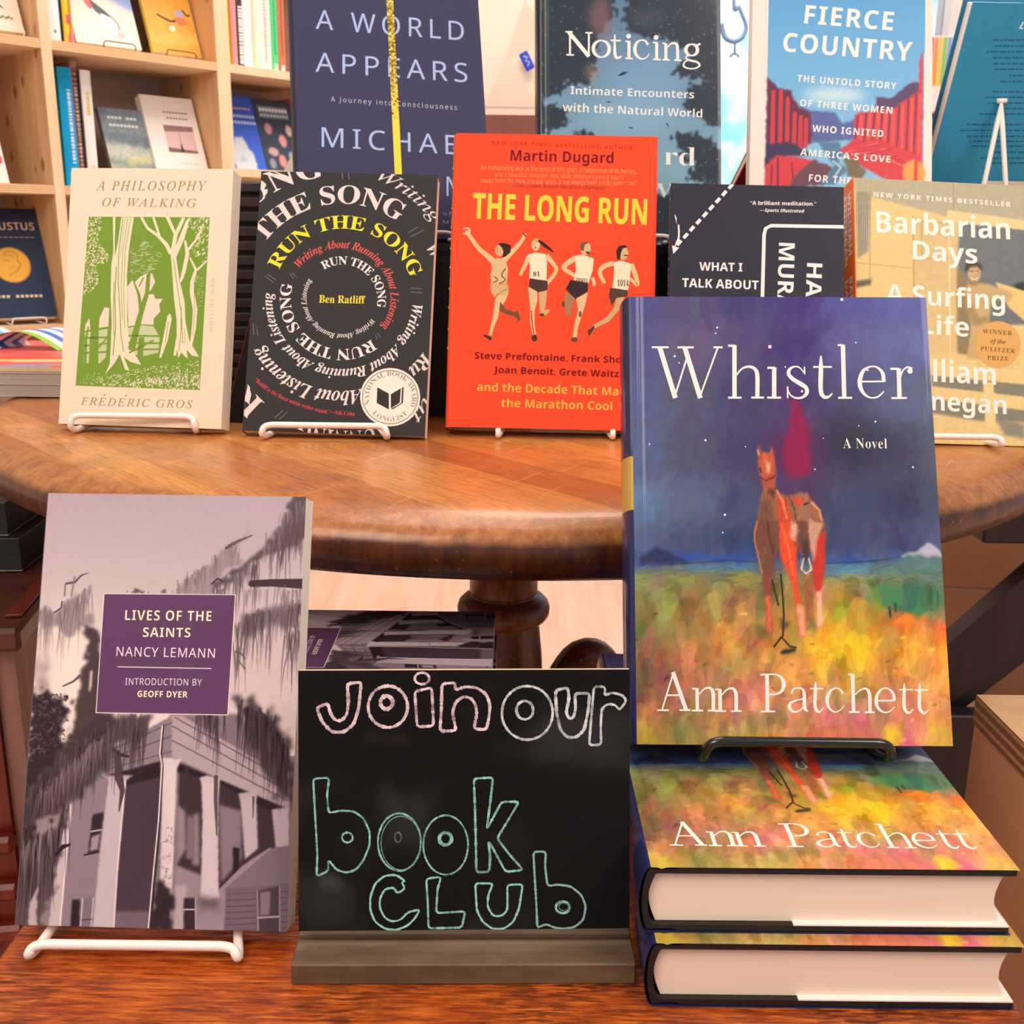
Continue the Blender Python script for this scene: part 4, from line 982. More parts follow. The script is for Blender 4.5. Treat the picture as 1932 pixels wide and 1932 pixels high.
('P',[(106.9,143.8),(106.9,142.6),(106.6,141.5),(106.1,140.5),(105.5,139.7),(104.7,139),(103.8,138.6),(102.9,138.5),(101.9,138.6),(101.1,139),(100.3,139.6),(99.6,140.4),(99.1,141.4),(98.7,142.5),(98.6,143.6),(98.7,144.8),(99,145.9),(99.4,146.9),(100.1,147.8),(100.9,148.4),(101.7,148.8),(102.7,149),(103.6,148.9),(104.5,148.5),(105.3,147.9),(106,147.1),(106.5,146.1),(106.8,145)],'dcb284'),
('K',),
('P',[(91.4,118.4),(105.3,115.7),(105.2,109.5),(95.7,103.2),(87.9,110.9)],'3c3032'),
('P',[(98.3,144.7),(98.7,147.7),(102.1,149.3),(105.6,148.3),(102.2,146.8),(101.3,141.7),(99.3,141.6)],'7a5a40'),
('P',[(102.8,141.2),(106.3,141.3),(105.8,138.9),(103.3,139.7)],'5a4232'),
('P',[(100.8,91.3),(100.8,90.7),(100.7,90.2),(100.6,89.8),(100.4,89.4),(100.2,89.1),(100,88.9),(99.7,88.8),(99.4,88.9),(99.2,89.1),(98.9,89.3),(98.7,89.7),(98.6,90.2),(98.5,90.7),(98.4,91.2),(98.5,91.8),(98.5,92.3),(98.7,92.7),(98.9,93.1),(99.1,93.4),(99.3,93.6),(99.6,93.7),(99.8,93.6),(100.1,93.4),(100.3,93.1),(100.5,92.8),(100.7,92.3),(100.8,91.8)],'7a5640'),
('T','0005','B',(95.9,116.8),(104.8,116),3.28,'5a4638',{}),
('L',[(125.3,132.3),(117.9,129.9),(114.4,124.8),(118.2,116)],[4,3.8,3.2,2.6],'e2bd8c',0,1,0),
('L',[(138.7,131.8),(142.3,123.3),(144.1,115.3),(137.9,120.7)],[4,3.6,2.8,2.2],'e2bd8c',0,1,0),
('P',[(125.3,133.1),(131.2,134.4),(138.7,132.3),(138,119.2),(136.6,110.9),(124.5,112.7),(125.5,123)],'f1dfbe'),
('P',[(127.9,104.9),(133.8,106),(133.1,99),(127.1,91.6),(122.3,85.5),(111.7,80.3),(107.2,73.2),(105.8,78.3),(111.3,83.5),(120.1,88.9),(126,96.8)],'d0a878'),
('P',[(136.5,140.6),(136.4,139.4),(136.1,138.2),(135.6,137.2),(134.9,136.3),(134.1,135.6),(133.2,135.2),(132.2,135),(131.2,135.2),(130.3,135.5),(129.5,136.2),(128.8,137),(128.2,138),(127.9,139.2),(127.7,140.4),(127.8,141.6),(128.1,142.8),(128.6,143.8),(129.3,144.7),(130.1,145.4),(131,145.8),(132,145.9),(133,145.8),(133.9,145.4),(134.8,144.8),(135.5,144),(136,142.9),(136.3,141.8)],'d8ae80'),
('K',),
('P',[(122.6,112.6),(136.4,111.1),(136.5,106.1),(127.9,104.7),(124.2,98.6),(121.9,105.8)],'5a4236'),
('P',[(127.7,135.7),(126.8,142.2),(129,146.3),(133,147.2),(136,145.4),(132,144.3),(130.6,140.3),(130.2,135.4)],'3d2c26'),
('L',[(133.1,138.8),(136.1,138.6)],.91,'3d2c26',0,1,0),
('L',[(122.8,110.8),(127.8,108.9),(135.7,109.1)],.6,'9a7a5a',0,1,0),
('P',[(106.9,73.2),(105.8,78.3),(110.5,82.5),(111.3,80)],'5a4030'),
('T','1014','B',(128.2,114.2),(137.1,114.2),4.8,'43352c',{}),
('T','Steve Prefontaine, Frank Shorter,','sb',(17.8,54.2),(149.8,53.1),5.2,'7a1c26',{}),
('T','Joan Benoit, Grete Waitz,','sb',(33.1,43.2),(132.5,42),5.2,'7a1c26',{}),
('T','and the Decade That Made','sb',(20.4,28.7),(142.2,27.3),6.5,'ffb650',{}),
('T','the Marathon Cool','sb',(39.5,16.4),(126.2,15.8),6.5,'ffb650',{}),
],[
])
ART['mura']=((132,203),[
('T','“A brilliant meditation.”','sb',(60.4,186.9),(110.9,187.3),3,'f1e9e4',{}),
('T','—Sports Illustrated','sbi',(67.9,181.5),(101.8,181.5),2.5,'f1e9e4',{}),
('T','WHAT I','sb',(22,133),(54.9,133),6.7,'f1e9e4',{}),
('T','TALK ABOUT','sb',(9.1,119.5),(67.3,119),7,'f1e9e4',{}),
('L',[(69.3,45.2),(70.4,116.9),(71.2,163),(72.3,167.9),(76.4,170.4),(148.4,170.9)],2.7,'f1e9e4',0,0,0),
('T','MURAKAMI','sb',(82.7,156.8),(80.4,55.1),11.99,'f1e9e4',{}),
('T','HARUKI','sb',(104.1,141.2),(101.4,66.5),11.58,'f1e9e4',{}),
('L',[(46.7,203.4),(43.7,199.6)],2.6,'f1e9e4',0,0,0),
('L',[(41.8,197.6),(38.8,193.7)],2.6,'f1e9e4',0,0,0),
('L',[(37,191.7),(33.9,187.9)],2.6,'f1e9e4',0,0,0),
('L',[(32.1,185.8),(29,182)],2.6,'f1e9e4',0,0,0),
('L',[(27.2,180),(24.2,176.1)],2.6,'f1e9e4',0,0,0),
('L',[(22.3,174.1),(19.3,170.3)],2.6,'f1e9e4',0,0,0),
('L',[(17.4,168.3),(14.4,164.5)],2.6,'f1e9e4',0,0,0),
('L',[(12.6,162.4),(9.6,158.6)],2.6,'f1e9e4',0,0,0),
('L',[(7.7,156.6),(4.7,152.8)],2.6,'f1e9e4',0,0,0),
('L',[(2.4,177.3),(5.1,168.7),(5.3,157.5),(3.1,150.1)],[.5,1.9,2.1,2.1],'f1e9e4',0,1,0),
('P',[(.7,152.5),(6.2,150.8),(2,145.7)],'f1e9e4'),
],[
])
ART['barb']=((140,213),[
('T','NEW YORK TIMES BESTSELLER','sb',(15.7,198),(128.2,194.9),3.8,'f8ece0',{'sp':1.3}),
('T','Barbarian','sb',(17.2,168.5),(126.6,167.5),17.4,'f8ece0',{}),
('T','Days','sb',(46.2,147.5),(98.8,146.1),15.51,'f8ece0',{}),
('T','A Surfing','sb',(23.4,110.9),(120,109),15.51,'f8ece0',{}),
('T','Life','sb',(51.5,87.1),(89.7,86.1),15.21,'f8ece0',{}),
('T','William','sb',(31,49.4),(110.1,48.1),17.21,'f8ece0',{}),
('T','Finnegan','sb',(28,26.9),(117.8,24.9),14.71,'f8ece0',{}),
('P',[(131.5,81.4),(130.9,77.1),(129.3,73),(127,69.3),(123.9,66.2),(120.3,63.8),(116.3,62.3),(112.2,61.6),(108.1,62),(104.3,63.2),(100.9,65.4),(98.1,68.3),(96,71.8),(94.8,75.7),(94.5,79.9),(95.1,84.2),(96.6,88.3),(99,92),(102,95.1),(105.6,97.5),(109.6,99.1),(113.7,99.8),(117.9,99.4),(121.7,98.2),(125.2,96),(128,93.1),(130,89.6),(131.2,85.6)],'dba65c'),
('K',),
('T','WINNER','R',(101.1,89.3),(124.8,88.5),3.5,'6d4a20',{'sp':1.2}),
('T','of the','BI',(106.8,81.8),(119.5,81.3),3.6,'6d4a20',{}),
('T','PULITZER','R',(98.7,75.3),(126.7,74.3),3.3,'6d4a20',{'sp':1.2}),
('T','PRIZE','R',(104,68),(121.2,67.7),3.4,'6d4a20',{'sp':1.2}),
],[
('F',[(-2.6,218.9),(162.7,227.1),(151,-24.3),(-8,-29)],'d9bf87',0,1,0),
('F',[(-.2,216.4),(149.4,218.7),(147.8,182.4),(75.8,189),(75.6,184.2),(1.4,200.5)],'b0a88f',1,1,0),
('S',[(1.4,201.1),(76,197)],.7,'a8966c',.7),
('S',[(.1,142.7),(74.1,138.3)],.71,'a8966c',.7),
('S',[(13.5,212),(10.8,124.3)],1,'b19c6e',.8),
('S',[(81.5,215.3),(80.8,188.2)],.61,'8d8670',.7),
('F',[(1.7,201.1),(13,200.1),(10.2,152.6),(1.4,146.5)],'8d877a',1,1,0),
('S',[(3.2,198.6),(1.7,150.3)],.7,'bcb29a',.6),
('S',[(4.9,198.7),(3.5,150.4)],.7,'bcb29a',.6),
('S',[(6.7,198.8),(5.2,150.5)],.8,'bcb29a',.6),
('S',[(8.4,198.9),(6.9,150.6)],.71,'bcb29a',.6),
('S',[(10.2,199),(8.7,150.6)],.8,'bcb29a',.6),
('S',[(12,199.1),(10.4,150.7)],.7,'bcb29a',.6),
('F',[(-.3,127.6),(12.2,130),(12.1,125.6),(-.4,122)],'6d675c',1,1,0),
('F',[(46.6,183.4),(84.3,180.7),(80.5,72.3),(47,69.9)],'ceb684',1,1,0),
('S',[(47.3,182.8),(45.8,69.8)],1.5,'b39a68',.8),
('S',[(54.1,179.3),(76.7,178.5),(75.7,148.5),(53.8,148.8),(54.1,179.3)],1,'b59c6c',.8),
('S',[(76.7,180.4),(74.4,73.4)],1.3,'e2cb94',.9),
('F',[(85,181.4),(147.6,177.2),(144.1,98.5),(106.3,95.7),(90.1,131.5),(82.9,140)],'74787a',1.2,1,0),
('F',[(81.8,143.7),(90.2,134),(94.3,109),(89.2,71.4),(79.9,72.3)],'8f7f60',1,1,0),
('F',[(75.8,189.6),(147.9,183),(147.5,175.3),(75.5,179.7)],'dcc592',.6,1,0),
('F',[(127.8,130.5),(137,133.4),(136.6,123.3),(130.1,125.6)],'3f4345',1,1,0),
('F',[(112.8,131.8),(145.2,123),(143.9,93.4),(123.3,111.4)],'dfbf80',.8,1,0),
('F',[(86.1,125),(95.1,130.7),(107.6,129.7),(123.8,124.7),(128.1,122.3),(123.4,115.8),(109.7,117.8),(107.2,103.3),(104,68.3),(87.2,67.6),(92.6,95.2),(88.7,108.8)],'bfa578',1.4,1,0),
('F',[(86,121.2),(92,115.2),(99,101.7),(106.7,104.5),(105.2,98.2),(93.8,95.2),(88.1,108.7)],'8f7a58',2,.6,0),
('F',[(101.7,138.9),(101.3,136.3),(100.4,133.9),(99.1,132),(97.5,130.8),(95.7,130.3),(94,130.6),(92.5,131.8),(91.3,133.5),(90.6,135.8),(90.4,138.4),(90.7,141),(91.6,143.4),(93,145.3),(94.6,146.5),(96.3,147),(98.1,146.7),(99.6,145.6),(100.8,143.8),(101.5,141.5)],'bda27a',.8,1,0),
('F',[(88.6,140.2),(89.4,146.6),(95.8,148.1),(102,146.1),(103.3,140.2),(100.6,142),(98.8,144.2),(92.4,142.9),(90.4,139)],'4a463f',1,1,0),
('S',[(92.9,139.8),(95.5,139.9)],.7,'6d5a40',1),
('S',[(97.3,140),(99.5,140.1)],.61,'6d5a40',1),
('S',[(93.4,134.1),(96.2,132.7),(98.8,134.3)],.6,'f0e0c0',1),
('F',[(99,129.9),(98.8,129.2),(98.3,128.6),(97.6,128),(96.6,127.7),(95.6,127.5),(94.6,127.6),(93.7,127.9),(93,128.4),(92.6,129),(92.4,129.7),(92.6,130.4),(93.1,131),(93.9,131.6),(94.8,131.9),(95.8,132.1),(96.8,132),(97.7,131.7),(98.4,131.2),(98.8,130.6)],'8f7a58',1.5,.7,0),
('F',[(59.2,65.4),(142.3,58.5),(140.5,19.1),(57.7,16.4)],'878474',2,1,0),
('F',[(55.6,66.5),(142.3,59.8),(141.9,48.6),(55.2,54.2)],'dcc38c',.6,1,0),
('F',[(54.9,45.6),(141.4,38.7),(140.9,27.7),(54.6,35.8)],'d9c08a',.6,1,0),
('F',[(99.6,50.8),(108.3,49.9),(109.2,12),(100.6,12.9)],'dcc48e',.6,1,0),
('F',[(57.9,23.7),(103.3,17.9),(133.5,-.6),(57.5,9.1)],'d6be8a',1,1,0),
('F',[(109.6,20.5),(132,17.6),(131.5,5.4),(115.3,8.5)],'8d8a7c',2,1,0),
('N',.03,3,1),
('N',.02,.8,5),
('C',1.15,.62),
])
ART['world']=((158,235),[
('T','A WORLD','s',(18.4,184.8),(143.3,179.9),17.61,'aab8e0',{'sp':1.35}),
('T','APPEARS','s',(16.8,145.9),(144.2,141.2),17.51,'aab8e0',{'sp':1.35}),
('T','A Journey into Consciousness','s',(28.5,119.7),(133.8,115.5),4.4,'b9bac4',{'sp':1.4}),
('T','MICHAEL','s',(19.6,79.2),(150.1,74.5),17.21,'aab8e0',{'sp':1.35}),
('T','N','s',(120.8,38),(131.9,37.4),17.42,'aab8e0',{}),
('T','bestselling author of','s',(41.4,24.6),(124.1,20.5),3.31,'8f92a8',{'sp':1.3}),
('T','How to Change Your Mind','s',(36.2,17.2),(133.3,12.5),3.3,'8f92a8',{'sp':1.3}),
],[
])
ART['notic']=((152,229),[
('P',[(63.7,141.6),(68.2,144.9),(73.2,145.6),(68.9,142.3)],'2f3a44'),
('P',[(53.2,120.7),(56.2,119.9),(59.3,120.4),(56.4,118.8)],'2f3a44'),
('P',[(104.6,103.1),(106.5,102.2),(107.8,99),(105.9,100.9)],'2f3a44'),
('P',[(72.6,98.7),(76.5,98.8),(76.9,97.7),(73.3,97.9)],'2f3a44'),
('P',[(95.4,89.1),(99.3,89.8),(96.7,88.5)],'2f3a44'),
('L',[(24,177.5),(23.9,158.8)],1.6,'ece8dd',0,0,0),
('L',[(22.9,177.7),(39.9,157.5)],3.3,'ece8dd',0,0,0),
('L',[(39.9,177.2),(39.8,157.5)],1.6,'ece8dd',0,0,0),
('L',[(20.3,177.8),(26.2,177.9)],1.3,'ece8dd',0,0,0),
('L',[(20.8,158.6),(27.3,158.5)],1.3,'ece8dd',0,0,0),
('L',[(36.9,177.4),(43.1,177.4)],1.3,'ece8dd',0,0,0),
('L',[(61.8,176.4),(61.8,160.9),(63.7,156.8),(67.6,158.3)],[1,2.6,2.4,1],'ece8dd',0,1,0),
('L',[(58.4,171.4),(67,171.3)],1.4,'ece8dd',0,0,0),
('L',[(73.8,171.1),(73.7,156.6)],2.6,'ece8dd',0,0,0),
('L',[(70.7,170.8),(74.2,170.9)],1.3,'ece8dd',0,0,0),
('L',[(70.5,156.6),(77.1,156.4)],1.3,'ece8dd',0,0,0),
('L',[(89.8,168.3),(87.9,171.4),(83.9,172.1),(80.3,169.7),(78.7,164.5),(80.3,159.1),(84.5,156.3),(89.1,158),(90.7,160.9)],[2.2,1.6,1.2,2.1,2.8,2.4,1.3,1,.8],'ece8dd',0,1,0),
('L',[(97.3,170.6),(97.2,156.3)],2.6,'ece8dd',0,0,0),
('L',[(94.1,170.4),(97.5,170.4)],1.3,'ece8dd',0,0,0),
('L',[(94.1,156.3),(100.6,156.1)],1.4,'ece8dd',0,0,0),
('L',[(105.1,169.7),(105,156.2)],2.6,'ece8dd',0,0,0),
('L',[(102.2,169.8),(105.4,169.8)],1.3,'ece8dd',0,0,0),
('L',[(102.2,156),(108.4,156)],1.3,'ece8dd',0,0,0),
('L',[(106.1,166.1),(109.4,169.5),(112.7,170.1),(114.8,167.8),(115.1,155.9)],[.9,1.3,2.1,2.6,2.6],'ece8dd',0,1,0),
('L',[(112,155.9),(118.4,155.7)],1.3,'ece8dd',0,0,0),
('L',[(131.3,168.4),(134.6,170.3)],1.7,'ece8dd',0,0,0),
('L',[(123.8,160.2),(122.1,157.6),(126.4,155.8),(131.6,154.7),(133.8,152),(130.3,149.4),(124.4,149.1),(120.2,151.1),(121.1,154.4),(124.4,156.1)],[1.2,1.3,1.8,1.8,1.7,1.2,1.2,1.6,1.2,1],'ece8dd',0,1,0),
('L',[(57.1,164.3),(56.6,161.6),(55.1,159.3),(52.9,157.8),(50.3,157.2),(47.7,157.7),(45.6,159.1),(44.1,161.3),(43.6,164),(44.1,166.7),(45.6,169),(47.8,170.5),(50.4,171.1),(53,170.6),(55.1,169.2),(56.6,166.9)],[2.8,2.8,2.4,1.8,1.2,1.8,2.4,2.8,2.8,2.8,2.4,1.8,1.2,1.8,2.4,2.8],'ece8dd',1,1,0),
('L',[(132,165),(131.7,163.1),(130.6,161.5),(129,160.5),(127,160.1),(125.1,160.4),(123.5,161.4),(122.5,162.9),(122.1,164.7),(122.5,166.6),(123.6,168.2),(125.2,169.2),(127.1,169.6),(129,169.3),(130.6,168.3),(131.7,166.8)],[2.9,2.8,2.4,1.8,1.2,1.8,2.4,2.8,2.9,2.8,2.4,1.8,1.2,1.8,2.4,2.8],'ece8dd',1,1,0),
('P',[(75.5,175.3),(75.4,174.8),(75.3,174.4),(75.1,174.1),(74.7,173.7),(74.4,173.5),(74,173.4),(73.5,173.3),(73.1,173.3),(72.7,173.5),(72.3,173.7),(72,174),(71.8,174.4),(71.6,174.8),(71.6,175.2),(71.6,175.6),(71.8,176),(72,176.4),(72.3,176.7),(72.7,177),(73.1,177.1),(73.5,177.2),(74,177.1),(74.4,177),(74.8,176.8),(75.1,176.5),(75.3,176.1),(75.4,175.7)],'ece8dd'),
('P',[(98.7,174.7),(98.7,174.3),(98.5,173.9),(98.3,173.5),(98,173.2),(97.6,173),(97.2,172.8),(96.7,172.8),(96.3,172.8),(95.9,172.9),(95.5,173.2),(95.2,173.5),(95,173.8),(94.8,174.2),(94.8,174.7),(94.8,175.1),(95,175.5),(95.2,175.9),(95.5,176.2),(95.9,176.4),(96.3,176.6),(96.8,176.6),(97.2,176.6),(97.6,176.5),(98,176.2),(98.3,175.9),(98.5,175.6),(98.7,175.2)],'ece8dd'),
('T','Intimate Encounters','sb',(24.3,125.5),(128.9,123.8),6.5,'ece8dd',{'off':-.01}),
('T','with the Natural World','sb',(17.5,111.2),(135.8,107.8),6.7,'ece8dd',{'off':-.01}),
('T','rd','R',(103.4,67.6),(130,67),15.2,'ece8dd',{'off':-.01}),
('T','W','R',(86.1,40.5),(109.9,39.5),11.59,'ece8dd',{'off':-.01}),
],[
('Y',[(-7.8,242.4),(161.5,246.8),(160.6,-13.1),(-8.7,-14.8)],'54708f','93bccb',1,0,0),
('F',[(123.1,142.1),(121.4,135.6),(116.5,129.8),(109,125),(99.5,121.9),(89,120.7),(78.5,121.5),(69.1,124.3),(61.6,128.7),(56.8,134.4),(55.2,140.8),(56.9,147.2),(61.7,153),(69.2,157.8),(78.7,160.9),(89.1,162.1),(99.6,161.3),(109.1,158.6),(116.6,154.1),(121.4,148.5)],'7ba5cf',12,.5,0),
('F',[(115.1,109.5),(113.1,104.3),(107.5,99.5),(98.9,95.6),(87.9,93.1),(75.8,92),(63.8,92.7),(52.9,94.9),(44.3,98.4),(38.8,103),(36.9,108.2),(38.8,113.4),(44.4,118.1),(53,122),(63.9,124.6),(76,125.6),(88,125),(99,122.9),(107.6,119.3),(113.2,114.7)],'8fb6cf',12,.5,0),
('F',[(-2.8,223.2),(55.5,224.7),(63.2,197.7),(56.7,186),(50.1,176.8),(44.9,162.5),(44.8,143.1),(39.6,132.7),(24.1,135),(11.1,124.4),(-1.8,119.1)],'343c48',.6,1,7),
('F',[(71.1,225.1),(154.9,227.1),(154.5,134.9),(134.8,139.7),(111.3,144.4),(115.2,152.3),(125.7,162.9),(103.5,174.1),(70.9,177.2)],'343c48',.6,1,7),
('F',[(123,134.3),(154.6,142.7),(154.4,98.5),(134.7,107.3),(121.7,117.4)],'343c48',.6,1,7),
('F',[(-3.1,117.7),(14.9,115.5),(25.3,104.1),(14.9,96.2),(-3.2,92)],'343c48',.6,1,7),
('F',[(111.1,95.2),(125.5,95.4),(145.2,90.6),(154.3,77.7),(154.2,51.8),(121.4,52.6),(130.6,67),(117.6,77.2)],'343c48',.6,1,7),
('F',[(26.5,93.8),(39.5,95.3),(44.6,86.4),(23.9,86)],'343c48',.6,1,7),
('F',[(96.5,39.3),(108.3,44.6),(154.2,54.4),(154,-.2),(-2.2,-1.9),(10.7,17.6)],'343c48',.6,1,7),
('F',[(59.3,189.9),(58.8,184.7),(57.5,180),(55.5,176.2),(52.9,173.8),(50.1,172.9),(47.3,173.7),(44.8,176),(42.8,179.7),(41.5,184.3),(41.1,189.5),(41.6,194.7),(42.9,199.4),(44.9,203.2),(47.4,205.6),(50.2,206.5),(53,205.7),(55.6,203.4),(57.6,199.7),(58.8,195.1)],'8a6464',5,.7,5),
('F',[(47.4,144.5),(47.2,142.1),(46.4,139.9),(45.3,138.2),(43.8,137),(42.2,136.6),(40.6,137),(39.2,138),(38,139.7),(37.3,141.9),(37.1,144.3),(37.3,146.7),(38.1,148.8),(39.2,150.6),(40.7,151.7),(42.3,152.1),(43.9,151.8),(45.3,150.7),(46.5,149),(47.2,146.9)],'9a7a62',4,.6,5),
('F',[(104.9,190.9),(104.1,188.5),(101.9,186.3),(98.4,184.5),(94,183.3),(89.2,182.8),(84.4,183.1),(80,184.1),(76.6,185.7),(74.3,187.9),(73.6,190.2),(74.4,192.6),(76.6,194.9),(80.1,196.7),(84.4,197.9),(89.3,198.3),(94.1,198.1),(98.5,197.1),(101.9,195.4),(104.1,193.3)],'4f5260',6,.6,5),
('X',240,'55606a','8fa9bd',11),
])
ART['fierce']=((152,229),[
('T','FIERCE','sb',(43.4,192.1),(118.3,185.3),16.41,'f3e8e0',{'sp':1.1}),
('T','COUNTRY','sb',(25.5,166.9),(134.1,158),16.92,'f3e8e0',{'sp':1.08}),
('T','THE UNTOLD STORY','sb',(38.3,140.2),(121.8,133.2),5.77,'f3e8e0',{'sp':1.15}),
('T','OF THREE WOMEN','sb',(40.9,118.4),(118.6,111.5),5.97,'f3e8e0',{'sp':1.15}),
('T','WHO IGNITED','sb',(51.6,95.7),(111.3,91.1),5.97,'f3e8e0',{'sp':1.15}),
('T','AMERICA’S LOVE','sb',(41.8,74.7),(117.5,68.7),5.87,'f3e8e0',{'sp':1.15}),
('T','FOR THE WILD','sb',(49.4,52),(111.1,47.4),6.18,'f3e8e0',{'sp':1.15}),
],[
('F',[(-10.3,255.1),(172.5,253.6),(173.7,-16),(-5.1,-18.3)],'e9ddd3',0,1,0),
('Y',[(13.1,241),(145.8,240),(144.4,-16.4),(13,-18.1)],'5a9dd0','a3cfe4',1,.2,0),
('F',[(96.2,128),(94.9,125.9),(91.3,124),(85.6,122.5),(78.4,121.5),(70.4,121.2),(62.4,121.5),(55.1,122.4),(49.4,123.9),(45.7,125.8),(44.4,127.9),(45.6,130),(49.3,131.9),(55,133.5),(62.2,134.4),(70.2,134.8),(78.2,134.5),(85.4,133.5),(91.2,132),(94.9,130.1)],'d6e6ea',6,.8,0),
('F',[(40.6,118.4),(49.8,114.3),(70.5,113),(77.1,103.5),(82.2,104.9),(107.9,114.5),(108.1,90.2),(52.8,85.8)],'5f6aa0',.6,1,1),
('F',[(13.1,144.3),(22.1,134.7),(33.2,132),(35.6,125.2),(40.6,117),(49.8,111.6),(50.7,96.7),(52.1,85.8),(36,77.6),(12.4,61.2)],'6d3a4e',.5,1,1),
('S',[(18.3,130.6),(18.2,85.7)],[3.4,3.9],'d2484e',.9),
('S',[(24.8,132),(24.7,87)],[3.4,3.9],'d2484e',.9),
('S',[(30.7,125.2),(30.5,88.4)],[3.3,3.9],'d2484e',.9),
('S',[(36.8,111.6),(36.4,84.4)],[3.3,3.9],'d2484e',.9),
('S',[(42,108.9),(41.7,83.1)],[3.3,3.9],'d2484e',.9),
('S',[(46.6,106.2),(46.2,83.1)],[3.4,3.9],'d2484e',.9),
('S',[(22.2,130.6),(21.6,85.7)],1.3,'6d3a4e',.8),
('S',[(28,130.6),(28.4,87.1)],1.1,'6d3a4e',.8),
('F',[(12.5,84.3),(34.6,85.7),(52.9,75),(37.4,73.6),(19.2,74.8),(12.9,65.3)],'46405a',.6,1,1),
('F',[(12.3,65.3),(23.1,74.8),(53,71),(50.6,58.8),(35.2,45.2),(11.9,45)],'d2484e',.6,1,1),
('S',[(23.1,72.1),(23.5,49.1)],1.8,'6d3a4e',.8),
('S',[(34.9,68.1),(36.4,53.3)],1.3,'6d3a4e',.8),
('S',[(18.1,65.3),(17.7,49.1)],1.6,'6d3a4e',.7),
('F',[(144,168.8),(141.2,157.9),(141.1,138.9),(132.1,136.2),(131.5,128.1),(119.3,125.4),(118.2,114.5),(105.8,125.3),(105.3,114.5),(87.3,111.7),(86.9,90.1),(78.6,81.9),(70.9,81.9),(96.8,63.2),(116.2,52.6),(144,50.1)],'d2484e',.5,1,1),
('F',[(105.8,126.4),(118.1,125.3),(132.1,138.3),(140.4,139.6),(140.5,130.8),(132.2,125.4),(120.7,117.2),(105.3,113.8)],'5f4a6a',.6,1,1),
('S',[(89.9,109),(88.2,90.1)],[1.8,1.2],'6d3a4e',.75),
('S',[(93.1,109),(92.1,90.1)],[2.5,2.3],'e8706a',.6),
('S',[(97,111.7),(95.3,87.4)],[1.8,1.2],'6d3a4e',.75),
('S',[(100.2,111.8),(99.2,87.4)],[2.5,2.3],'e8706a',.6),
('S',[(104,111.8),(102.3,90.1)],[1.8,1.3],'6d3a4e',.75),
('S',[(107.3,111.8),(106.2,90.1)],[2.6,2.3],'e8706a',.6),
('S',[(110.5,114.5),(108.8,88.8)],[1.8,1.3],'6d3a4e',.75),
('S',[(113.7,114.5),(112.6,88.8)],[2.6,2.3],'e8706a',.6),
('S',[(116.9,114.5),(115.2,86.1)],[1.8,1.3],'6d3a4e',.75),
('S',[(120.1,114.5),(119.1,86.2)],[2.5,2.3],'e8706a',.6),
('S',[(124.5,118.6),(122.9,82.1)],[1.8,1.3],'6d3a4e',.75),
('S',[(127.7,118.6),(126.8,82.2)],[2.5,2.3],'e8706a',.6),
('S',[(132.2,124),(130.6,79.5)],[1.8,1.3],'6d3a4e',.75),
('S',[(135.4,124),(134.5,79.5)],[2.5,2.3],'e8706a',.6),
('S',[(138.6,128.1),(137,76.8)],[1.8,1.3],'6d3a4e',.75),
('S',[(141.8,128.1),(140.9,76.9)],[2.5,2.3],'e8706a',.6),
('S',[(78.6,81.9),(104.3,90.1)],1,'b03c4a',.8),
('S',[(81.3,77.9),(106.9,86.1)],1,'e87a6c',.7),
('S',[(86.4,80.3),(110.7,84.8)],1,'b03c4a',.8),
('S',[(89,76.3),(113.3,80.7)],1.1,'e87a6c',.7),
('S',[(94.1,78.8),(117.2,79.4)],1,'b03c4a',.8),
('S',[(96.7,74.7),(119.8,75.4)],1,'e87a6c',.7),
('S',[(101.8,77.2),(123.6,74.1)],1,'b03c4a',.8),
('S',[(104.4,73.2),(126.2,70.1)],1,'e87a6c',.7),
('S',[(109.5,75.6),(130.1,68.7)],1,'b03c4a',.8),
('S',[(112.1,71.6),(132.7,64.7)],1.1,'e87a6c',.7),
('S',[(117.2,74),(136.5,63.4)],1,'b03c4a',.8),
('S',[(119.8,70),(139.1,59.4)],1,'e87a6c',.7),
('S',[(124.9,72.5),(142.9,58.1)],1,'b03c4a',.8),
('S',[(127.5,68.5),(145.5,54.1)],1,'e87a6c',.7),
('F',[(57.9,87.2),(73.4,85.9),(78.7,75.2),(73.6,71.1),(81.4,61.7),(71.3,49.5),(53.3,48),(71.1,65.7),(63.2,75.1)],'5d7f9c',.8,1,1.5),
('S',[(69.8,69.7),(76.3,64.4),(71.2,56.2)],2.1,'b7cfd8',.8),
('F',[(78.7,73.8),(91.6,69.8),(96.9,59.1),(90.6,51),(81.5,57.7)],'7a7058',1,1,2),
('F',[(37.6,57.3),(53,71),(69.8,64.3),(58.4,49.4),(32.7,45.2)],'6f5058',.8,1,1.5),
('F',[(146.7,59.5),(146.3,55.7),(144.9,52.4),(142.8,49.7),(140.2,48),(137.3,47.4),(134.3,47.9),(131.6,49.6),(129.5,52.3),(128.1,55.6),(127.6,59.3),(128,63.1),(129.4,66.4),(131.5,69.1),(134.1,70.9),(137.1,71.5),(140,70.9),(142.7,69.2),(144.8,66.5),(146.2,63.2)],'f0a05c',1,1,1),
('S',[(139,70.1),(138.5,50)],3,'d24a40',.9),
('B',[(10.2,144.3),(143.6,144.4),(144.1,36.7),(12.1,35.6)],500,5,.5,80,.09,.5,4),
])
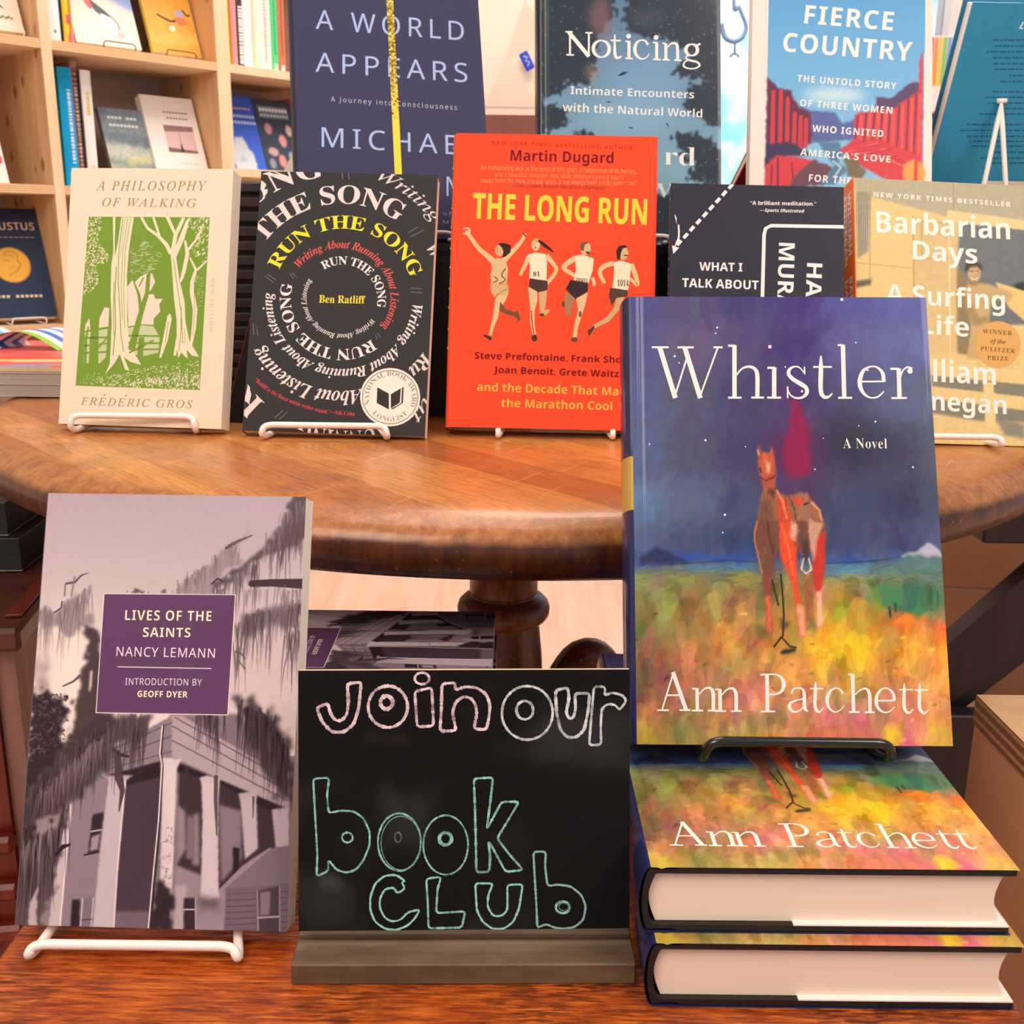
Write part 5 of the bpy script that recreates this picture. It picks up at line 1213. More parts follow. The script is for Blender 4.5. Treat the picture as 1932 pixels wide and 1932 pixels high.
ART['teal']=((152,229),[
('T','L','sbi',(44.4,209.5),(48.3,209.3),5.5,'e6eef0',{}),
('L',[(24.7,200.4),(30.3,200.4)],1.2,'286b8c',0,0,0),
('L',[(31.4,200.5),(33.6,200.5)],1.3,'286b8c',0,0,0),
('L',[(34.7,200.6),(37.3,200.6)],1.3,'286b8c',0,0,0),
('L',[(38.4,200.7),(43.5,200.7)],1.3,'286b8c',0,0,0),
('L',[(44.6,200.8),(48.7,200.8)],1.3,'286b8c',0,0,0),
('L',[(49.7,200.9),(53,200.9)],1.2,'286b8c',0,0,0),
('L',[(54.1,201),(60.4,201)],1.2,'286b8c',0,0,0),
('L',[(27.8,195.8),(34.1,195.8)],1.3,'286b8c',0,0,0),
('L',[(35.2,195.9),(40.9,196)],1.3,'286b8c',0,0,0),
('L',[(41.9,196.1),(44.2,196)],1.3,'286b8c',0,0,0),
('L',[(45.3,196.1),(47.8,196.1)],1.3,'286b8c',0,0,0),
('L',[(48.9,196.2),(54.1,196.2)],1.3,'286b8c',0,0,0),
('L',[(55.2,196.3),(59.3,196.3)],1.3,'286b8c',0,0,0),
('L',[(60.4,196.4),(63.6,196.4)],1.3,'286b8c',0,0,0),
('L',[(22,191),(25.2,190.9)],1.3,'286b8c',0,0,0),
('L',[(26.3,191),(32.7,191.1)],1.3,'286b8c',0,0,0),
('L',[(33.8,191.2),(39.4,191.2)],1.3,'286b8c',0,0,0),
('L',[(40.5,191.3),(42.8,191.3)],1.3,'286b8c',0,0,0),
('L',[(43.8,191.4),(46.4,191.4)],1.3,'286b8c',0,0,0),
('L',[(47.5,191.5),(52.7,191.5)],1.3,'286b8c',0,0,0),
('L',[(53.8,191.6),(57.9,191.6)],1.2,'286b8c',0,0,0),
('L',[(59,191.7),(62.3,191.7)],1.3,'286b8c',0,0,0),
('L',[(63.4,191.8),(69.7,191.8)],1.3,'286b8c',0,0,0),
('L',[(28.9,186.4),(33.1,186.4)],1.3,'286b8c',0,0,0),
('L',[(34.2,186.5),(37.5,186.5)],1.3,'286b8c',0,0,0),
('L',[(38.5,186.6),(44.9,186.6)],1.3,'286b8c',0,0,0),
('L',[(46,186.7),(51.7,186.7)],1.2,'286b8c',0,0,0),
('L',[(52.8,186.8),(55,186.8)],1.3,'286b8c',0,0,0),
('L',[(56.1,186.9),(58.7,186.9)],1.3,'286b8c',0,0,0),
('L',[(59.8,187),(65,187)],1.3,'286b8c',0,0,0),
('L',[(30.8,181.7),(36,181.7)],1.2,'286b8c',0,0,0),
('L',[(37.1,181.8),(41.2,181.8)],1.3,'286b8c',0,0,0),
('L',[(42.3,181.9),(45.6,181.9)],1.3,'286b8c',0,0,0),
('L',[(46.7,182),(53.1,182)],1.3,'286b8c',0,0,0),
('L',[(54.2,182.1),(59.9,182.1)],1.3,'286b8c',0,0,0),
('L',[(61,182.2),(63.3,182.2)],1.3,'286b8c',0,0,0),
('L',[(64.4,182.3),(67,182.3)],1.2,'286b8c',0,0,0),
('L',[(33.4,177.3),(36.7,177.3)],1.3,'286b8c',0,0,0),
('L',[(37.8,177.4),(44.2,177.4)],1.3,'286b8c',0,0,0),
('L',[(45.3,177.5),(51.1,177.6)],1.3,'286b8c',0,0,0),
('L',[(52.2,177.7),(54.4,177.6)],1.3,'286b8c',0,0,0),
('L',[(55.5,177.7),(58.1,177.7)],1.3,'286b8c',0,0,0),
('L',[(59.2,177.8),(64.5,177.8)],1.3,'286b8c',0,0,0),
('L',[(65.6,177.9),(69.7,177.9)],1.3,'286b8c',0,0,0),
('L',[(47.6,172.4),(49.9,172.3)],1.3,'286b8c',0,0,0),
('L',[(51,172.4),(53.6,172.4)],1.3,'286b8c',0,0,0),
('L',[(54.7,172.5),(59.9,172.5)],1.3,'286b8c',0,0,0),
('L',[(61,172.6),(65.2,172.6)],1.4,'286b8c',0,0,0),
('L',[(66.3,172.7),(69.6,172.7)],1.3,'286b8c',0,0,0),
('L',[(41.7,167.4),(47.5,167.4)],1.3,'286b8c',0,0,0),
('L',[(48.6,167.5),(50.9,167.5)],1.3,'286b8c',0,0,0),
('L',[(52,167.6),(54.6,167.6)],1.3,'286b8c',0,0,0),
('L',[(55.7,167.7),(60.9,167.7)],1.3,'286b8c',0,0,0),
('L',[(62,167.8),(66.2,167.8)],1.3,'286b8c',0,0,0),
('L',[(67.4,167.9),(70.7,167.9)],1.3,'286b8c',0,0,0),
('L',[(71.8,168),(78.3,168)],1.3,'286b8c',0,0,0),
('L',[(37.4,158.8),(43.1,158.8)],1.3,'286b8c',0,0,0),
('L',[(44.2,158.9),(46.5,158.9)],1.3,'286b8c',0,0,0),
('L',[(47.7,159),(50.3,158.9)],1.4,'286b8c',0,0,0),
('L',[(51.4,159),(56.7,159)],1.3,'286b8c',0,0,0),
('L',[(57.8,159.1),(62,159.1)],1.3,'286b8c',0,0,0),
('L',[(63.1,159.2),(66.5,159.2)],1.3,'286b8c',0,0,0),
('L',[(67.6,159.3),(74.1,159.4)],1.4,'286b8c',0,0,0),
('L',[(32.6,154.2),(35.2,154.1)],1.3,'286b8c',0,0,0),
('L',[(36.4,154.2),(41.6,154.2)],1.3,'286b8c',0,0,0),
('L',[(42.7,154.3),(47,154.3)],1.3,'286b8c',0,0,0),
('L',[(48.1,154.4),(51.4,154.4)],1.3,'286b8c',0,0,0),
('L',[(52.6,154.5),(59.1,154.6)],1.3,'286b8c',0,0,0),
('L',[(60.2,154.7),(66,154.7)],1.3,'286b8c',0,0,0),
('L',[(67.1,154.8),(69.4,154.7)],1.3,'286b8c',0,0,0),
('L',[(70.5,154.9),(73.2,154.8)],1.4,'286b8c',0,0,0),
('L',[(74.3,154.9),(79.6,154.9)],1.3,'286b8c',0,0,0),
('L',[(36.3,149.3),(38.6,149.2)],1.3,'286b8c',0,0,0),
('L',[(39.7,149.3),(42.4,149.3)],1.3,'286b8c',0,0,0),
('L',[(43.5,149.4),(48.8,149.4)],1.3,'286b8c',0,0,0),
('L',[(49.9,149.5),(54.1,149.5)],1.3,'286b8c',0,0,0),
('L',[(55.3,149.6),(58.6,149.6)],1.3,'286b8c',0,0,0),
('L',[(59.7,149.7),(66.3,149.7)],1.3,'286b8c',0,0,0),
('L',[(67.4,149.8),(73.2,149.8)],1.3,'286b8c',0,0,0),
('L',[(74.4,150),(76.7,149.9)],1.3,'286b8c',0,0,0),
('L',[(77.8,150),(80.5,150)],1.3,'286b8c',0,0,0),
('L',[(52.6,145),(57.9,145)],1.3,'286b8c',0,0,0),
('L',[(59.1,145.1),(63.3,145.1)],1.3,'286b8c',0,0,0),
('L',[(64.5,145.2),(67.8,145.2)],1.3,'286b8c',0,0,0),
('L',[(69,145.3),(75.5,145.3)],1.3,'286b8c',0,0,0),
('L',[(76.6,145.4),(82.5,145.4)],1.4,'286b8c',0,0,0),
('L',[(31.5,140),(34.9,140)],1.4,'286b8c',0,0,0),
('L',[(36,140.1),(42.6,140.1)],1.3,'286b8c',0,0,0),
('L',[(43.7,140.2),(49.6,140.2)],1.3,'286b8c',0,0,0),
('L',[(50.7,140.3),(53,140.3)],1.3,'286b8c',0,0,0),
('L',[(54.1,140.4),(56.8,140.4)],1.3,'286b8c',0,0,0),
('L',[(57.9,140.5),(63.3,140.5)],1.3,'286b8c',0,0,0),
('L',[(64.4,140.6),(68.7,140.6)],1.4,'286b8c',0,0,0),
('L',[(69.8,140.7),(73.2,140.7)],1.4,'286b8c',0,0,0),
('L',[(74.3,140.8),(80.9,140.8)],1.3,'286b8c',0,0,0),
('L',[(22.6,131),(26,131)],1.4,'286b8c',0,0,0),
('L',[(27.1,131.1),(33.7,131.1)],1.4,'286b8c',0,0,0),
('L',[(34.8,131.2),(40.7,131.2)],1.3,'286b8c',0,0,0),
('L',[(41.9,131.3),(44.2,131.3)],1.4,'286b8c',0,0,0),
('L',[(45.3,131.4),(48,131.3)],1.3,'286b8c',0,0,0),
('L',[(49.2,131.5),(54.5,131.5)],1.4,'286b8c',0,0,0),
('L',[(55.6,131.6),(59.9,131.6)],1.3,'286b8c',0,0,0),
('L',[(61.1,131.7),(64.5,131.6)],1.4,'286b8c',0,0,0),
('L',[(65.6,131.7),(72.2,131.8)],1.3,'286b8c',0,0,0),
('L',[(73.4,131.9),(79.3,131.9)],1.3,'286b8c',0,0,0),
('L',[(80.4,132),(82.8,131.9)],1.3,'286b8c',0,0,0),
('L',[(83.9,132),(86.6,132)],1.4,'286b8c',0,0,0),
('L',[(17.8,125.8),(22.1,125.8)],1.3,'286b8c',0,0,0),
('L',[(23.3,125.9),(26.7,125.9)],1.3,'286b8c',0,0,0),
('L',[(27.8,126),(34.4,126)],1.3,'286b8c',0,0,0),
('L',[(35.6,126.1),(41.5,126.1)],1.3,'286b8c',0,0,0),
('L',[(42.6,126.2),(44.9,126.2)],1.3,'286b8c',0,0,0),
('L',[(46.1,126.3),(48.8,126.2)],1.3,'286b8c',0,0,0),
('L',[(49.9,126.4),(55.3,126.4)],1.4,'286b8c',0,0,0),
('L',[(56.4,126.5),(60.7,126.4)],1.3,'286b8c',0,0,0),
('L',[(61.9,126.6),(65.3,126.5)],1.4,'286b8c',0,0,0),
('L',[(66.4,126.6),(73.1,126.7)],1.3,'286b8c',0,0,0),
('L',[(74.2,126.8),(80.1,126.8)],1.3,'286b8c',0,0,0),
('L',[(81.3,126.9),(83.6,126.8)],1.3,'286b8c',0,0,0),
('L',[(84.8,126.9),(87.5,126.9)],1.3,'286b8c',0,0,0),
('L',[(25.1,120.8),(30.5,120.8)],1.4,'286b8c',0,0,0),
('L',[(31.6,120.9),(35.9,120.9)],1.3,'286b8c',0,0,0),
('L',[(37.1,121),(40.5,121)],1.4,'286b8c',0,0,0),
('L',[(41.6,121.1),(48.3,121.1)],1.4,'286b8c',0,0,0),
('L',[(49.4,121.2),(55.4,121.2)],1.3,'286b8c',0,0,0),
('L',[(56.5,121.3),(58.8,121.3)],1.3,'286b8c',0,0,0),
('L',[(60,121.4),(62.7,121.3)],1.4,'286b8c',0,0,0),
('L',[(63.8,121.4),(69.2,121.4)],1.3,'286b8c',0,0,0),
('L',[(70.4,121.5),(74.7,121.5)],1.4,'286b8c',0,0,0),
('L',[(75.9,121.6),(79.3,121.6)],1.4,'286b8c',0,0,0),
('L',[(80.4,121.7),(87.1,121.7)],1.4,'286b8c',0,0,0),
('L',[(28.6,116.5),(30.9,116.5)],1.3,'286b8c',0,0,0),
('L',[(32.1,116.6),(34.8,116.6)],1.4,'286b8c',0,0,0),
('L',[(35.9,116.7),(41.3,116.7)],1.3,'286b8c',0,0,0),
('L',[(42.5,116.8),(46.8,116.8)],1.4,'286b8c',0,0,0),
('L',[(47.9,116.9),(51.4,116.8)],1.4,'286b8c',0,0,0),
('L',[(52.5,116.9),(59.2,117)],1.4,'286b8c',0,0,0),
('L',[(60.3,117.1),(66.3,117.1)],1.4,'286b8c',0,0,0),
('L',[(67.4,117.2),(69.8,117.1)],1.4,'286b8c',0,0,0),
('L',[(70.9,117.2),(73.7,117.2)],1.3,'286b8c',0,0,0),
('L',[(74.8,117.3),(80.2,117.3)],1.3,'286b8c',0,0,0),
('L',[(81.4,117.4),(85.7,117.4)],1.3,'286b8c',0,0,0),
('L',[(86.9,117.5),(90.3,117.5)],1.4,'286b8c',0,0,0),
('L',[(32.5,112.3),(39.2,112.3)],1.4,'286b8c',0,0,0),
('L',[(40.3,112.4),(46.3,112.4)],1.4,'286b8c',0,0,0),
('L',[(47.5,112.5),(49.8,112.5)],1.4,'286b8c',0,0,0),
('L',[(51,112.6),(53.7,112.5)],1.4,'286b8c',0,0,0),
('L',[(54.8,112.6),(60.3,112.6)],1.3,'286b8c',0,0,0),
('L',[(61.4,112.7),(65.8,112.7)],1.3,'286b8c',0,0,0),
('L',[(66.9,112.8),(70.4,112.8)],1.3,'286b8c',0,0,0),
('L',[(71.5,112.9),(78.2,112.9)],1.4,'286b8c',0,0,0),
('L',[(79.3,113),(85.3,113)],1.3,'286b8c',0,0,0),
('L',[(86.5,113.2),(88.9,113.1)],1.3,'286b8c',0,0,0),
('L',[(90,113.2),(92.7,113.2)],1.3,'286b8c',0,0,0),
('L',[(49.4,107.3),(52.8,107.3)],1.3,'286b8c',0,0,0),
('L',[(54,107.4),(60.7,107.4)],1.4,'286b8c',0,0,0),
('L',[(61.9,107.5),(67.8,107.5)],1.3,'286b8c',0,0,0),
('L',[(69,107.6),(71.4,107.6)],1.4,'286b8c',0,0,0),
('L',[(72.5,107.7),(75.3,107.6)],1.3,'286b8c',0,0,0),
('L',[(76.4,107.7),(81.9,107.7)],1.4,'286b8c',0,0,0),
('L',[(83,107.9),(87.4,107.8)],1.4,'286b8c',0,0,0),
('L',[(88.5,107.9),(92,107.9)],1.4,'286b8c',0,0,0),
('L',[(42.8,101.9),(47.2,101.9)],1.4,'286b8c',0,0,0),
('L',[(48.3,102),(51.8,102)],1.4,'286b8c',0,0,0),
('L',[(53,102.1),(59.7,102.1)],1.4,'286b8c',0,0,0),
('L',[(60.8,102.2),(66.9,102.2)],1.3,'286b8c',0,0,0),
('L',[(68,102.3),(70.4,102.3)],1.4,'286b8c',0,0,0),
('L',[(71.6,102.4),(74.3,102.4)],1.4,'286b8c',0,0,0),
('L',[(75.5,102.5),(80.9,102.5)],1.3,'286b8c',0,0,0),
('L',[(82.1,102.6),(86.5,102.5)],1.4,'286b8c',0,0,0),
('L',[(87.6,102.6),(91.1,102.6)],1.4,'286b8c',0,0,0),
('L',[(92.3,102.7),(99,102.7)],1.4,'286b8c',0,0,0),
('L',[(50.5,97.6),(53.2,97.6)],1.3,'286b8c',0,0,0),
('L',[(54.4,97.7),(59.9,97.7)],1.3,'286b8c',0,0,0),
('L',[(61,97.8),(65.4,97.8)],1.4,'286b8c',0,0,0),
('L',[(66.6,97.9),(70.1,97.9)],1.3,'286b8c',0,0,0),
('L',[(71.2,98),(78,98)],1.4,'286b8c',0,0,0),
('L',[(79.1,98.1),(85.2,98.1)],1.4,'286b8c',0,0,0),
('L',[(86.3,98.2),(88.7,98.2)],1.4,'286b8c',0,0,0),
('L',[(89.9,98.3),(92.6,98.2)],1.3,'286b8c',0,0,0),
('L',[(93.8,98.3),(99.3,98.3)],1.4,'286b8c',0,0,0),
],[
])
ART['saints']=((127,203),[
('P',[(30.8,154.5),(95.1,155),(94.4,97.7),(30.8,97.5)],'f0dfd6'),
('K',),
('P',[(31.2,154.1),(94.7,154.7),(94,98.1),(31.2,97.9)],'664364'),
('K',),
('T','LIVES OF THE','sb',(42,141.8),(83.9,142),4.7,'f6ecc6',{'sp':1.08,'off':-.01}),
('T','SAINTS','sb',(51.2,133.9),(74.2,134.1),4.4,'f6ecc6',{'sp':1.08,'off':-.01}),
('T','NANCY LEMANN','s',(39,124.6),(86.5,124.6),4.4,'f3e0ee',{'sp':1.1}),
('L',[(39.9,119.5),(85.2,119.5)],.4,'ecdbe4',0,0,0),
('T','INTRODUCTION BY','s',(44.2,111.1),(81,111.4),3.1,'ecd8e6',{'sp':1.1}),
('T','GEOFF DYER','sb',(50.4,105.5),(74.5,105.6),2.9,'f6ecc6',{'sp':1.05}),
],[
('Y',[(-19,203.3),(135.2,205.5),(132.4,79.8),(-13.7,76.8)],'b4a3a8','e4d2ca',1,0,0),
('F',[(130.7,119.4),(129.9,109.5),(126.9,100.6),(121.8,93.5),(115.2,88.9),(107.8,87.2),(100.2,88.6),(93.2,92.9),(87.4,99.8),(83.5,108.6),(81.7,118.5),(82.3,128.5),(85.3,137.6),(90.4,144.8),(97,149.6),(104.6,151.3),(112.3,149.9),(119.4,145.4),(125.2,138.3),(129,129.3)],'c4aeb1',30,.7,0),
('F',[(144.2,189),(142.4,182.6),(136.8,176.7),(127.9,172),(116.5,168.9),(103.8,167.7),(90.9,168.5),(79.2,171.2),(69.8,175.6),(63.5,181.3),(61.1,187.7),(62.7,194.2),(68.3,200.1),(77.3,204.9),(88.8,208),(101.7,209.2),(114.6,208.4),(126.4,205.6),(135.8,201.1),(141.9,195.4)],'baa8ad',30,.6,0),
('F',[(28.1,121.5),(28.2,112.8),(27.4,105),(25.6,98.8),(23.2,94.7),(20.2,93.3),(17.1,94.6),(14.1,98.5),(11.4,104.7),(9.4,112.5),(8.3,121.2),(8.1,129.9),(8.9,137.9),(10.7,144.2),(13.1,148.3),(16.1,149.8),(19.3,148.4),(22.4,144.4),(25,138.2),(27,130.3)],'f2dfd0',14,.8,0),
('F',[(121.5,204.5),(128.2,204.6),(128.7,182.9),(119.8,178.7),(108.5,172.7),(95.7,164.3),(82.2,154.2),(83.5,159.1),(95.5,167.6),(107.4,177.6),(115.1,190.2)],'6f6264',1,1,3),
('M',[(82.9,155.8),(95.6,165.1),(108.4,173.5),(127,184.6)],90,5,21.5,'6f6264',.55,.7),
('M',[(108.2,177.7),(117.5,192.7),(126.7,201.2)],40,3.3,13.3,'8d7d7f',.5,.6),
('S',[(102.5,160.3),(112.4,160.9),(127.2,160.7)],[3.3,3.6,4.9],'54494b',.95),
('M',[(96.1,156.9),(126.5,158.2)],50,4.9,18.1,'8d7d7f',.5,.6),
('F',[(64.8,153.9),(70.8,163.9),(78.9,168.1),(89.1,178.2),(93.1,180.7),(101.3,183.9),(95,176.6),(97,170.9),(87.4,164.1),(82.2,154.2)],'a59394',.8,1,4),
('M',[(66.3,156.4),(72.5,163.9),(79.7,168.1),(90,177.8),(95,177.4)],90,3.3,14,'8d7d7f',.5,.5),
('S',[(89.2,177.4),(94.8,180.8),(101.7,183.8)],[1.5,1.4,.6],'6f6264',.9),
('S',[(83.1,159.9),(85.8,162.5),(88,161.5)],.8,'54494b',1),
('F',[(95.4,138.9),(104.8,147.2),(113.1,146.6),(127.5,155),(128.1,141.2),(123.3,138.6),(113.4,139.3),(101.3,135.8)],'85767a',1.2,1,5),
('M',[(96.2,138.2),(104.8,146.4),(114.7,145.8),(126.8,151.7)],100,6.6,27.1,'6f6264',.5,.6),
('M',[(121.8,135.4),(126.5,139.5)],24,8.2,28.6,'6f6264',.6,.6),
('F',[(.1,147),(8.2,144.7),(13.6,150.6),(20,153.1),(25.1,158.6),(23.9,145.8),(26.2,141.8),(21.1,137.6),(16.5,133.5),(8.8,136.6),(.7,139.7)],'a29192',1,1,5),
('M',[(1.1,145.4),(9.1,143.9),(15.2,150.6),(24,155.7)],110,3.3,27.5,'8d7d7f',.5,.5),
('S',[(12.1,158.8),(16.2,159.6),(19.3,163),(22.2,164)],[1,1.2,.8,.4],'6f6264',1),
('S',[(11.7,158.7),(11.7,153)],.8,'8d7d7f',1),
('S',[(16,162.1),(15,153)],1.1,'8d7d7f',.7),
('S',[(7.3,144.7),(10.5,147.2),(10.7,150.1)],.6,'54494b',1),
('F',[(20.6,139.6),(31.4,133.7),(33.2,95.2),(30.8,95.1),(20.1,83.8),(21.2,102.9),(24.1,119),(24.9,132)],'5f5355',1,1,3),
('S',[(14.1,109.8),(18.9,112.1),(22,115)],[.7,1,1.3],'6f6264',1),
('F',[(26.7,117.5),(28,117.5),(27.8,107.9),(26.6,107.8)],'e6d2c6',.6,.8,0),
('F',[(2.5,121.1),(7.4,122.8),(5.1,109),(1.1,107.3)],'8d7d7f',2,.6,5),
('F',[(-.4,105.7),(4.2,109.8),(11.8,107.5),(18.1,99.7),(15.9,85.3),(20.9,83.8),(6.8,65.4),(-2,53.4),(-1.1,92.9)],'4c4246',1,1,6),
('X',260,'3c3436','7d6f70',5,[(-.4,105.7),(17.7,106.1),(17,82.1),(.5,73.1)]),
('M',[(44,155.2),(51.5,154.9)],10,.4,1.6,'6f6264',.7,.6),
('F',[(44.8,154.8),(45.9,157.3),(50.6,155.3)],'6f6264',.6,1,0),
('F',[(58.1,155),(60.6,157.3),(61.3,155.1)],'6f6264',.6,1,0),
('S',[(96.4,127.6),(99.3,126.9),(101,124.5)],.7,'6f6264',1),
('S',[(98.2,123.2),(101.3,119.7)],.6,'6f6264',1),
('M',[(95,130.8),(97.5,128.5)],16,9.9,24.61,'6f6264',.5,.5),
('F',[(18.7,58.9),(39.1,68.7),(48.8,-2.7),(-2.2,-4)],'95848a',1,1,0),
('F',[(66.6,97.7),(98.7,98.4),(119.4,81.4),(127,57.4),(129.7,-2.2),(72.7,-3.6)],'8a7a80',1,1,0),
('F',[(47,66.5),(65,70.1),(64.7,35.8),(63.5,-2.3),(45.2,-2.8),(45.2,50.9)],'5d4f57',.6,1,0),
('F',[(45.4,7.1),(62.5,7.5),(63.1,-2.3),(46,-2.8)],'8d7c85',1,.7,0),
('F',[(57.6,58.9),(64.1,59.1),(64.4,28.2),(58.8,28)],'5a4e56',3,.6,0),
('F',[(72.5,73.4),(125.6,52.7),(126.3,37.3),(98.5,19),(94.6,17.4),(74,28.4)],'54484d',.6,1,0),
('F',[(72.3,56.2),(76.5,53.1),(77.9,36.2),(73.6,28.4)],'9a898e',1,1,0),
('F',[(80.3,51.7),(83,52.5),(84.8,28.6),(81.2,28.5)],'b09ea2',1,.7,0),
('F',[(77.4,51.6),(80.7,50.1),(81.8,31.6),(78.2,31.5)],'8a7a80',1,1,0),
('F',[(92.1,56.6),(103.1,53.7),(104.2,32.2),(95.2,21.2)],'8f7e86',1,1,0),
('F',[(99.9,37.4),(103.3,36.7),(103.3,26),(100.6,24.4)],'453b3f',.5,1,0),
('F',[(73.2,28.4),(84.6,24.8),(94.6,17.4),(97.7,18.2),(98.9,-2.9),(73.5,-3.6)],'9c8b92',1,1,0),
('F',[(73.7,19.2),(79.3,20.1),(78.9,-.4),(74.1,-.5)],'b3a2a6',1,1,0),
('F',[(78.1,14),(83.6,14.1),(84.5,-1.8),(79,-1.9)],'4d4348',.4,1,0),
('S',[(78.8,8.7),(83.9,8.9)],.6,'c5b4b4',1),
('S',[(83.6,14.1),(84.7,-1.8)],.6,'b5a5a8',1),
('F',[(35.5,68.6),(38.3,80.5),(67.6,97),(68.8,77.2),(35.9,67.9)],'94858a',.5,1,0),
('F',[(67.4,97),(72.3,97.2),(124.8,69),(125.5,54.2),(68.6,78)],'b3a1a3',.5,1,0),
('S',[(37,75.8),(68,87.5)],.61,'6d5f62',.8),
('S',[(36.5,71),(68.4,80.4)],.51,'6d5f62',.8),
('S',[(67.9,92.2),(124.3,63.5)],.6,'6d5f62',.8),
('S',[(68.3,85.5),(124.5,58.9)],.6,'6d5f62',.8),
('S',[(69.1,96.2),(124.1,68.2)],.6,'6d5f62',.8),
('S',[(38.4,79.7),(67.6,93.8)],.6,'6d5f62',.8),
('F',[(35.9,67.9),(63.8,75.9),(72,75.3),(125.5,55),(125.7,51.1),(109.3,57),(91.9,65.9),(73.1,71),(47.5,64.2)],'463c3f',.5,1,0),
('S',[(76.2,72.7),(75.6,55.4)],2.4,'554a4d',.6),
('S',[(96.1,62.9),(95.7,56.7)],2.4,'554a4d',.6),
('F',[(39.2,67.5),(47.5,68.1),(46.4,27.7),(46.2,-2.8),(36.1,-3),(37.4,35.2)],'c2b2b5',.3,1,0),
('S',[(47.2,67.3),(46.1,27.7),(46.1,-2.8)],.7,'e6d4cf',.9),
('F',[(35.9,68.7),(50.9,69),(47.4,66.5),(38.5,66.4)],'b8a7a9',.5,1,0),
('S',[(42.5,79),(44,68),(46.1,61.8),(45.1,52.4)],[3.2,4,2.4,.6],'5a4e50',.9),
('S',[(39.9,81.3),(44.2,78.3),(47.9,77.6)],[1.1,1.8,1.1],'4d4345',1),
('F',[(18.8,58.1),(22.7,59.4),(21.1,-3.4),(15.3,-3.5),(17.3,34.8)],'c3b2b3',.5,1,0),
('S',[(22,58.2),(21.7,34.9),(20.8,-1.9)],.6,'eadad4',.9),
('F',[(63.3,77.3),(73.3,77.1),(71.5,72.6),(72.2,20.7),(73.1,-2.1),(67.5,-2.2),(65.4,51.3)],'d3c3c2',.3,1,0),
('S',[(69.7,72.5),(71.4,19.1)],1.9,'d9c9c6',.6),
('X',60,'8d7d80','e0d0cc',7,[(65.3,45.1),(70.5,46.8),(71.8,19.1),(66,22.1)]),
('F',[(65.6,21.3),(72.2,18.4),(73.6,-2.1),(63.1,-2.3)],'4b4145',.8,1,3),
('S',[(63.6,92.1),(63.2,79.5),(64.4,73.2),(64.6,48.2),(63.7,20.5),(63.1,-2.3)],1.3,'4b4145',.9),
('S',[(63.2,92.1),(62.8,79.4),(64.1,74),(64.1,48.2),(63,20.5),(62.3,-2.3)],.6,'efe0da',.95),
('F',[(83.1,68.9),(92,68.1),(92.1,51.9),(94.5,14.4),(86.1,13),(84.7,51.8)],'cabbbd',.3,1,0),
('S',[(86.7,66.6),(89.6,14.2)],2,'cdbdbe',.6),
('F',[(86,14.9),(94.4,14.4),(95.1,7.5),(85.6,8.1)],'6e6165',2,.8,3),
('F',[(82.1,68.1),(85.7,69.7),(92.6,68.3),(91.1,66.3),(83.8,66.5)],'c5b5b6',.5,1,0),
('S',[(90.2,69),(90.6,58.1),(92,42.6)],[2,1.8,.6],'54494c',.8),
('F',[(101.7,61.6),(109.6,62.4),(111.7,36.9),(105.8,31.8),(103.2,52.2)],'bdadb1',.3,1,0),
('F',[(101.1,61.5),(109.4,63.2),(109.8,60.1),(102.4,58.8)],'b8a7aa',.5,1,0),
('S',[(108.4,60.1),(108.7,50.8)],[1.1,.41],'54494c',.8),
('F',[(117.3,54.7),(125.4,56.2),(126.3,38),(120.1,37.1)],'b9a9ad',.3,1,0),
('F',[(32.7,50.6),(38,51.7),(36.7,33.5),(31.6,32.4)],'4b4246',.4,1,0),
('S',[(32.4,42.8),(37.4,43.7)],.7,'c0b0b0',1),
('F',[(33,40.5),(36.9,41.8),(36.2,34.8),(32.5,33.9)],'a59599',.5,1,0),
('S',[(30.1,32.1),(36.9,33.7)],.8,'4b4246',1),
('F',[(30.2,12.4),(36.1,13.1),(35.7,-3),(30.3,-3.1)],'877a80',.4,1,0),
('S',[(30.7,12.4),(30.5,-3.1)],.6,'cbbbbb',1),
('S',[(35.7,12.9),(35.4,-3)],.5,'cbbbbb',1),
('S',[(30.9,2.9),(35.6,3.4)],.5,'5a4e52',1),
('F',[(25.6,11.9),(29.4,12.2),(30.1,-3.2),(25.9,-3.3)],'473e42',.4,1,0),
('F',[(95.4,18.2),(109,32.3),(117.5,37.1),(126.6,38.7),(127.2,21.6),(98.5,18.4)],'85777f',.5,1,0),
('S',[(95.4,18),(105.2,27.6),(117.5,37.1)],[1.7,2.7,.8],'a39298',.8),
('F',[(97.6,18.4),(127,21.6),(127.7,-2.2),(97.9,-3)],'7c6e77',.4,1,0),
('S',[(97.9,16),(111.7,16.9)],.3,'5a4e56',.7),
('S',[(123.2,17.6),(126.4,18)],.4,'5a4e56',.7),
('S',[(98,13.2),(111.9,14.2)],.4,'5a4e56',.7),
('S',[(123.4,14.9),(126.5,15.3)],.4,'5a4e56',.7),
('S',[(98.2,10.5),(112,11.4)],.4,'5a4e56',.7),
('S',[(123.5,12.2),(126.7,12.6)],.41,'5a4e56',.7),
('S',[(98.3,7.8),(112.2,8.7)],.4,'5a4e56',.7),
('S',[(123.6,9.4),(126.8,9.8)],.4,'5a4e56',.7),
('S',[(98.5,5),(112.3,6)],.4,'5a4e56',.7),
('S',[(123.8,6.7),(126.9,7.1)],.4,'5a4e56',.7),
('S',[(98.6,2.3),(112.4,3.3)],.4,'5a4e56',.7),
('S',[(123.9,4),(127,4.4)],.4,'5a4e56',.7),
('S',[(98.8,-.4),(112.6,.6)],.4,'5a4e56',.7),
('S',[(124,1.3),(127.2,1.7)],.4,'5a4e56',.7),
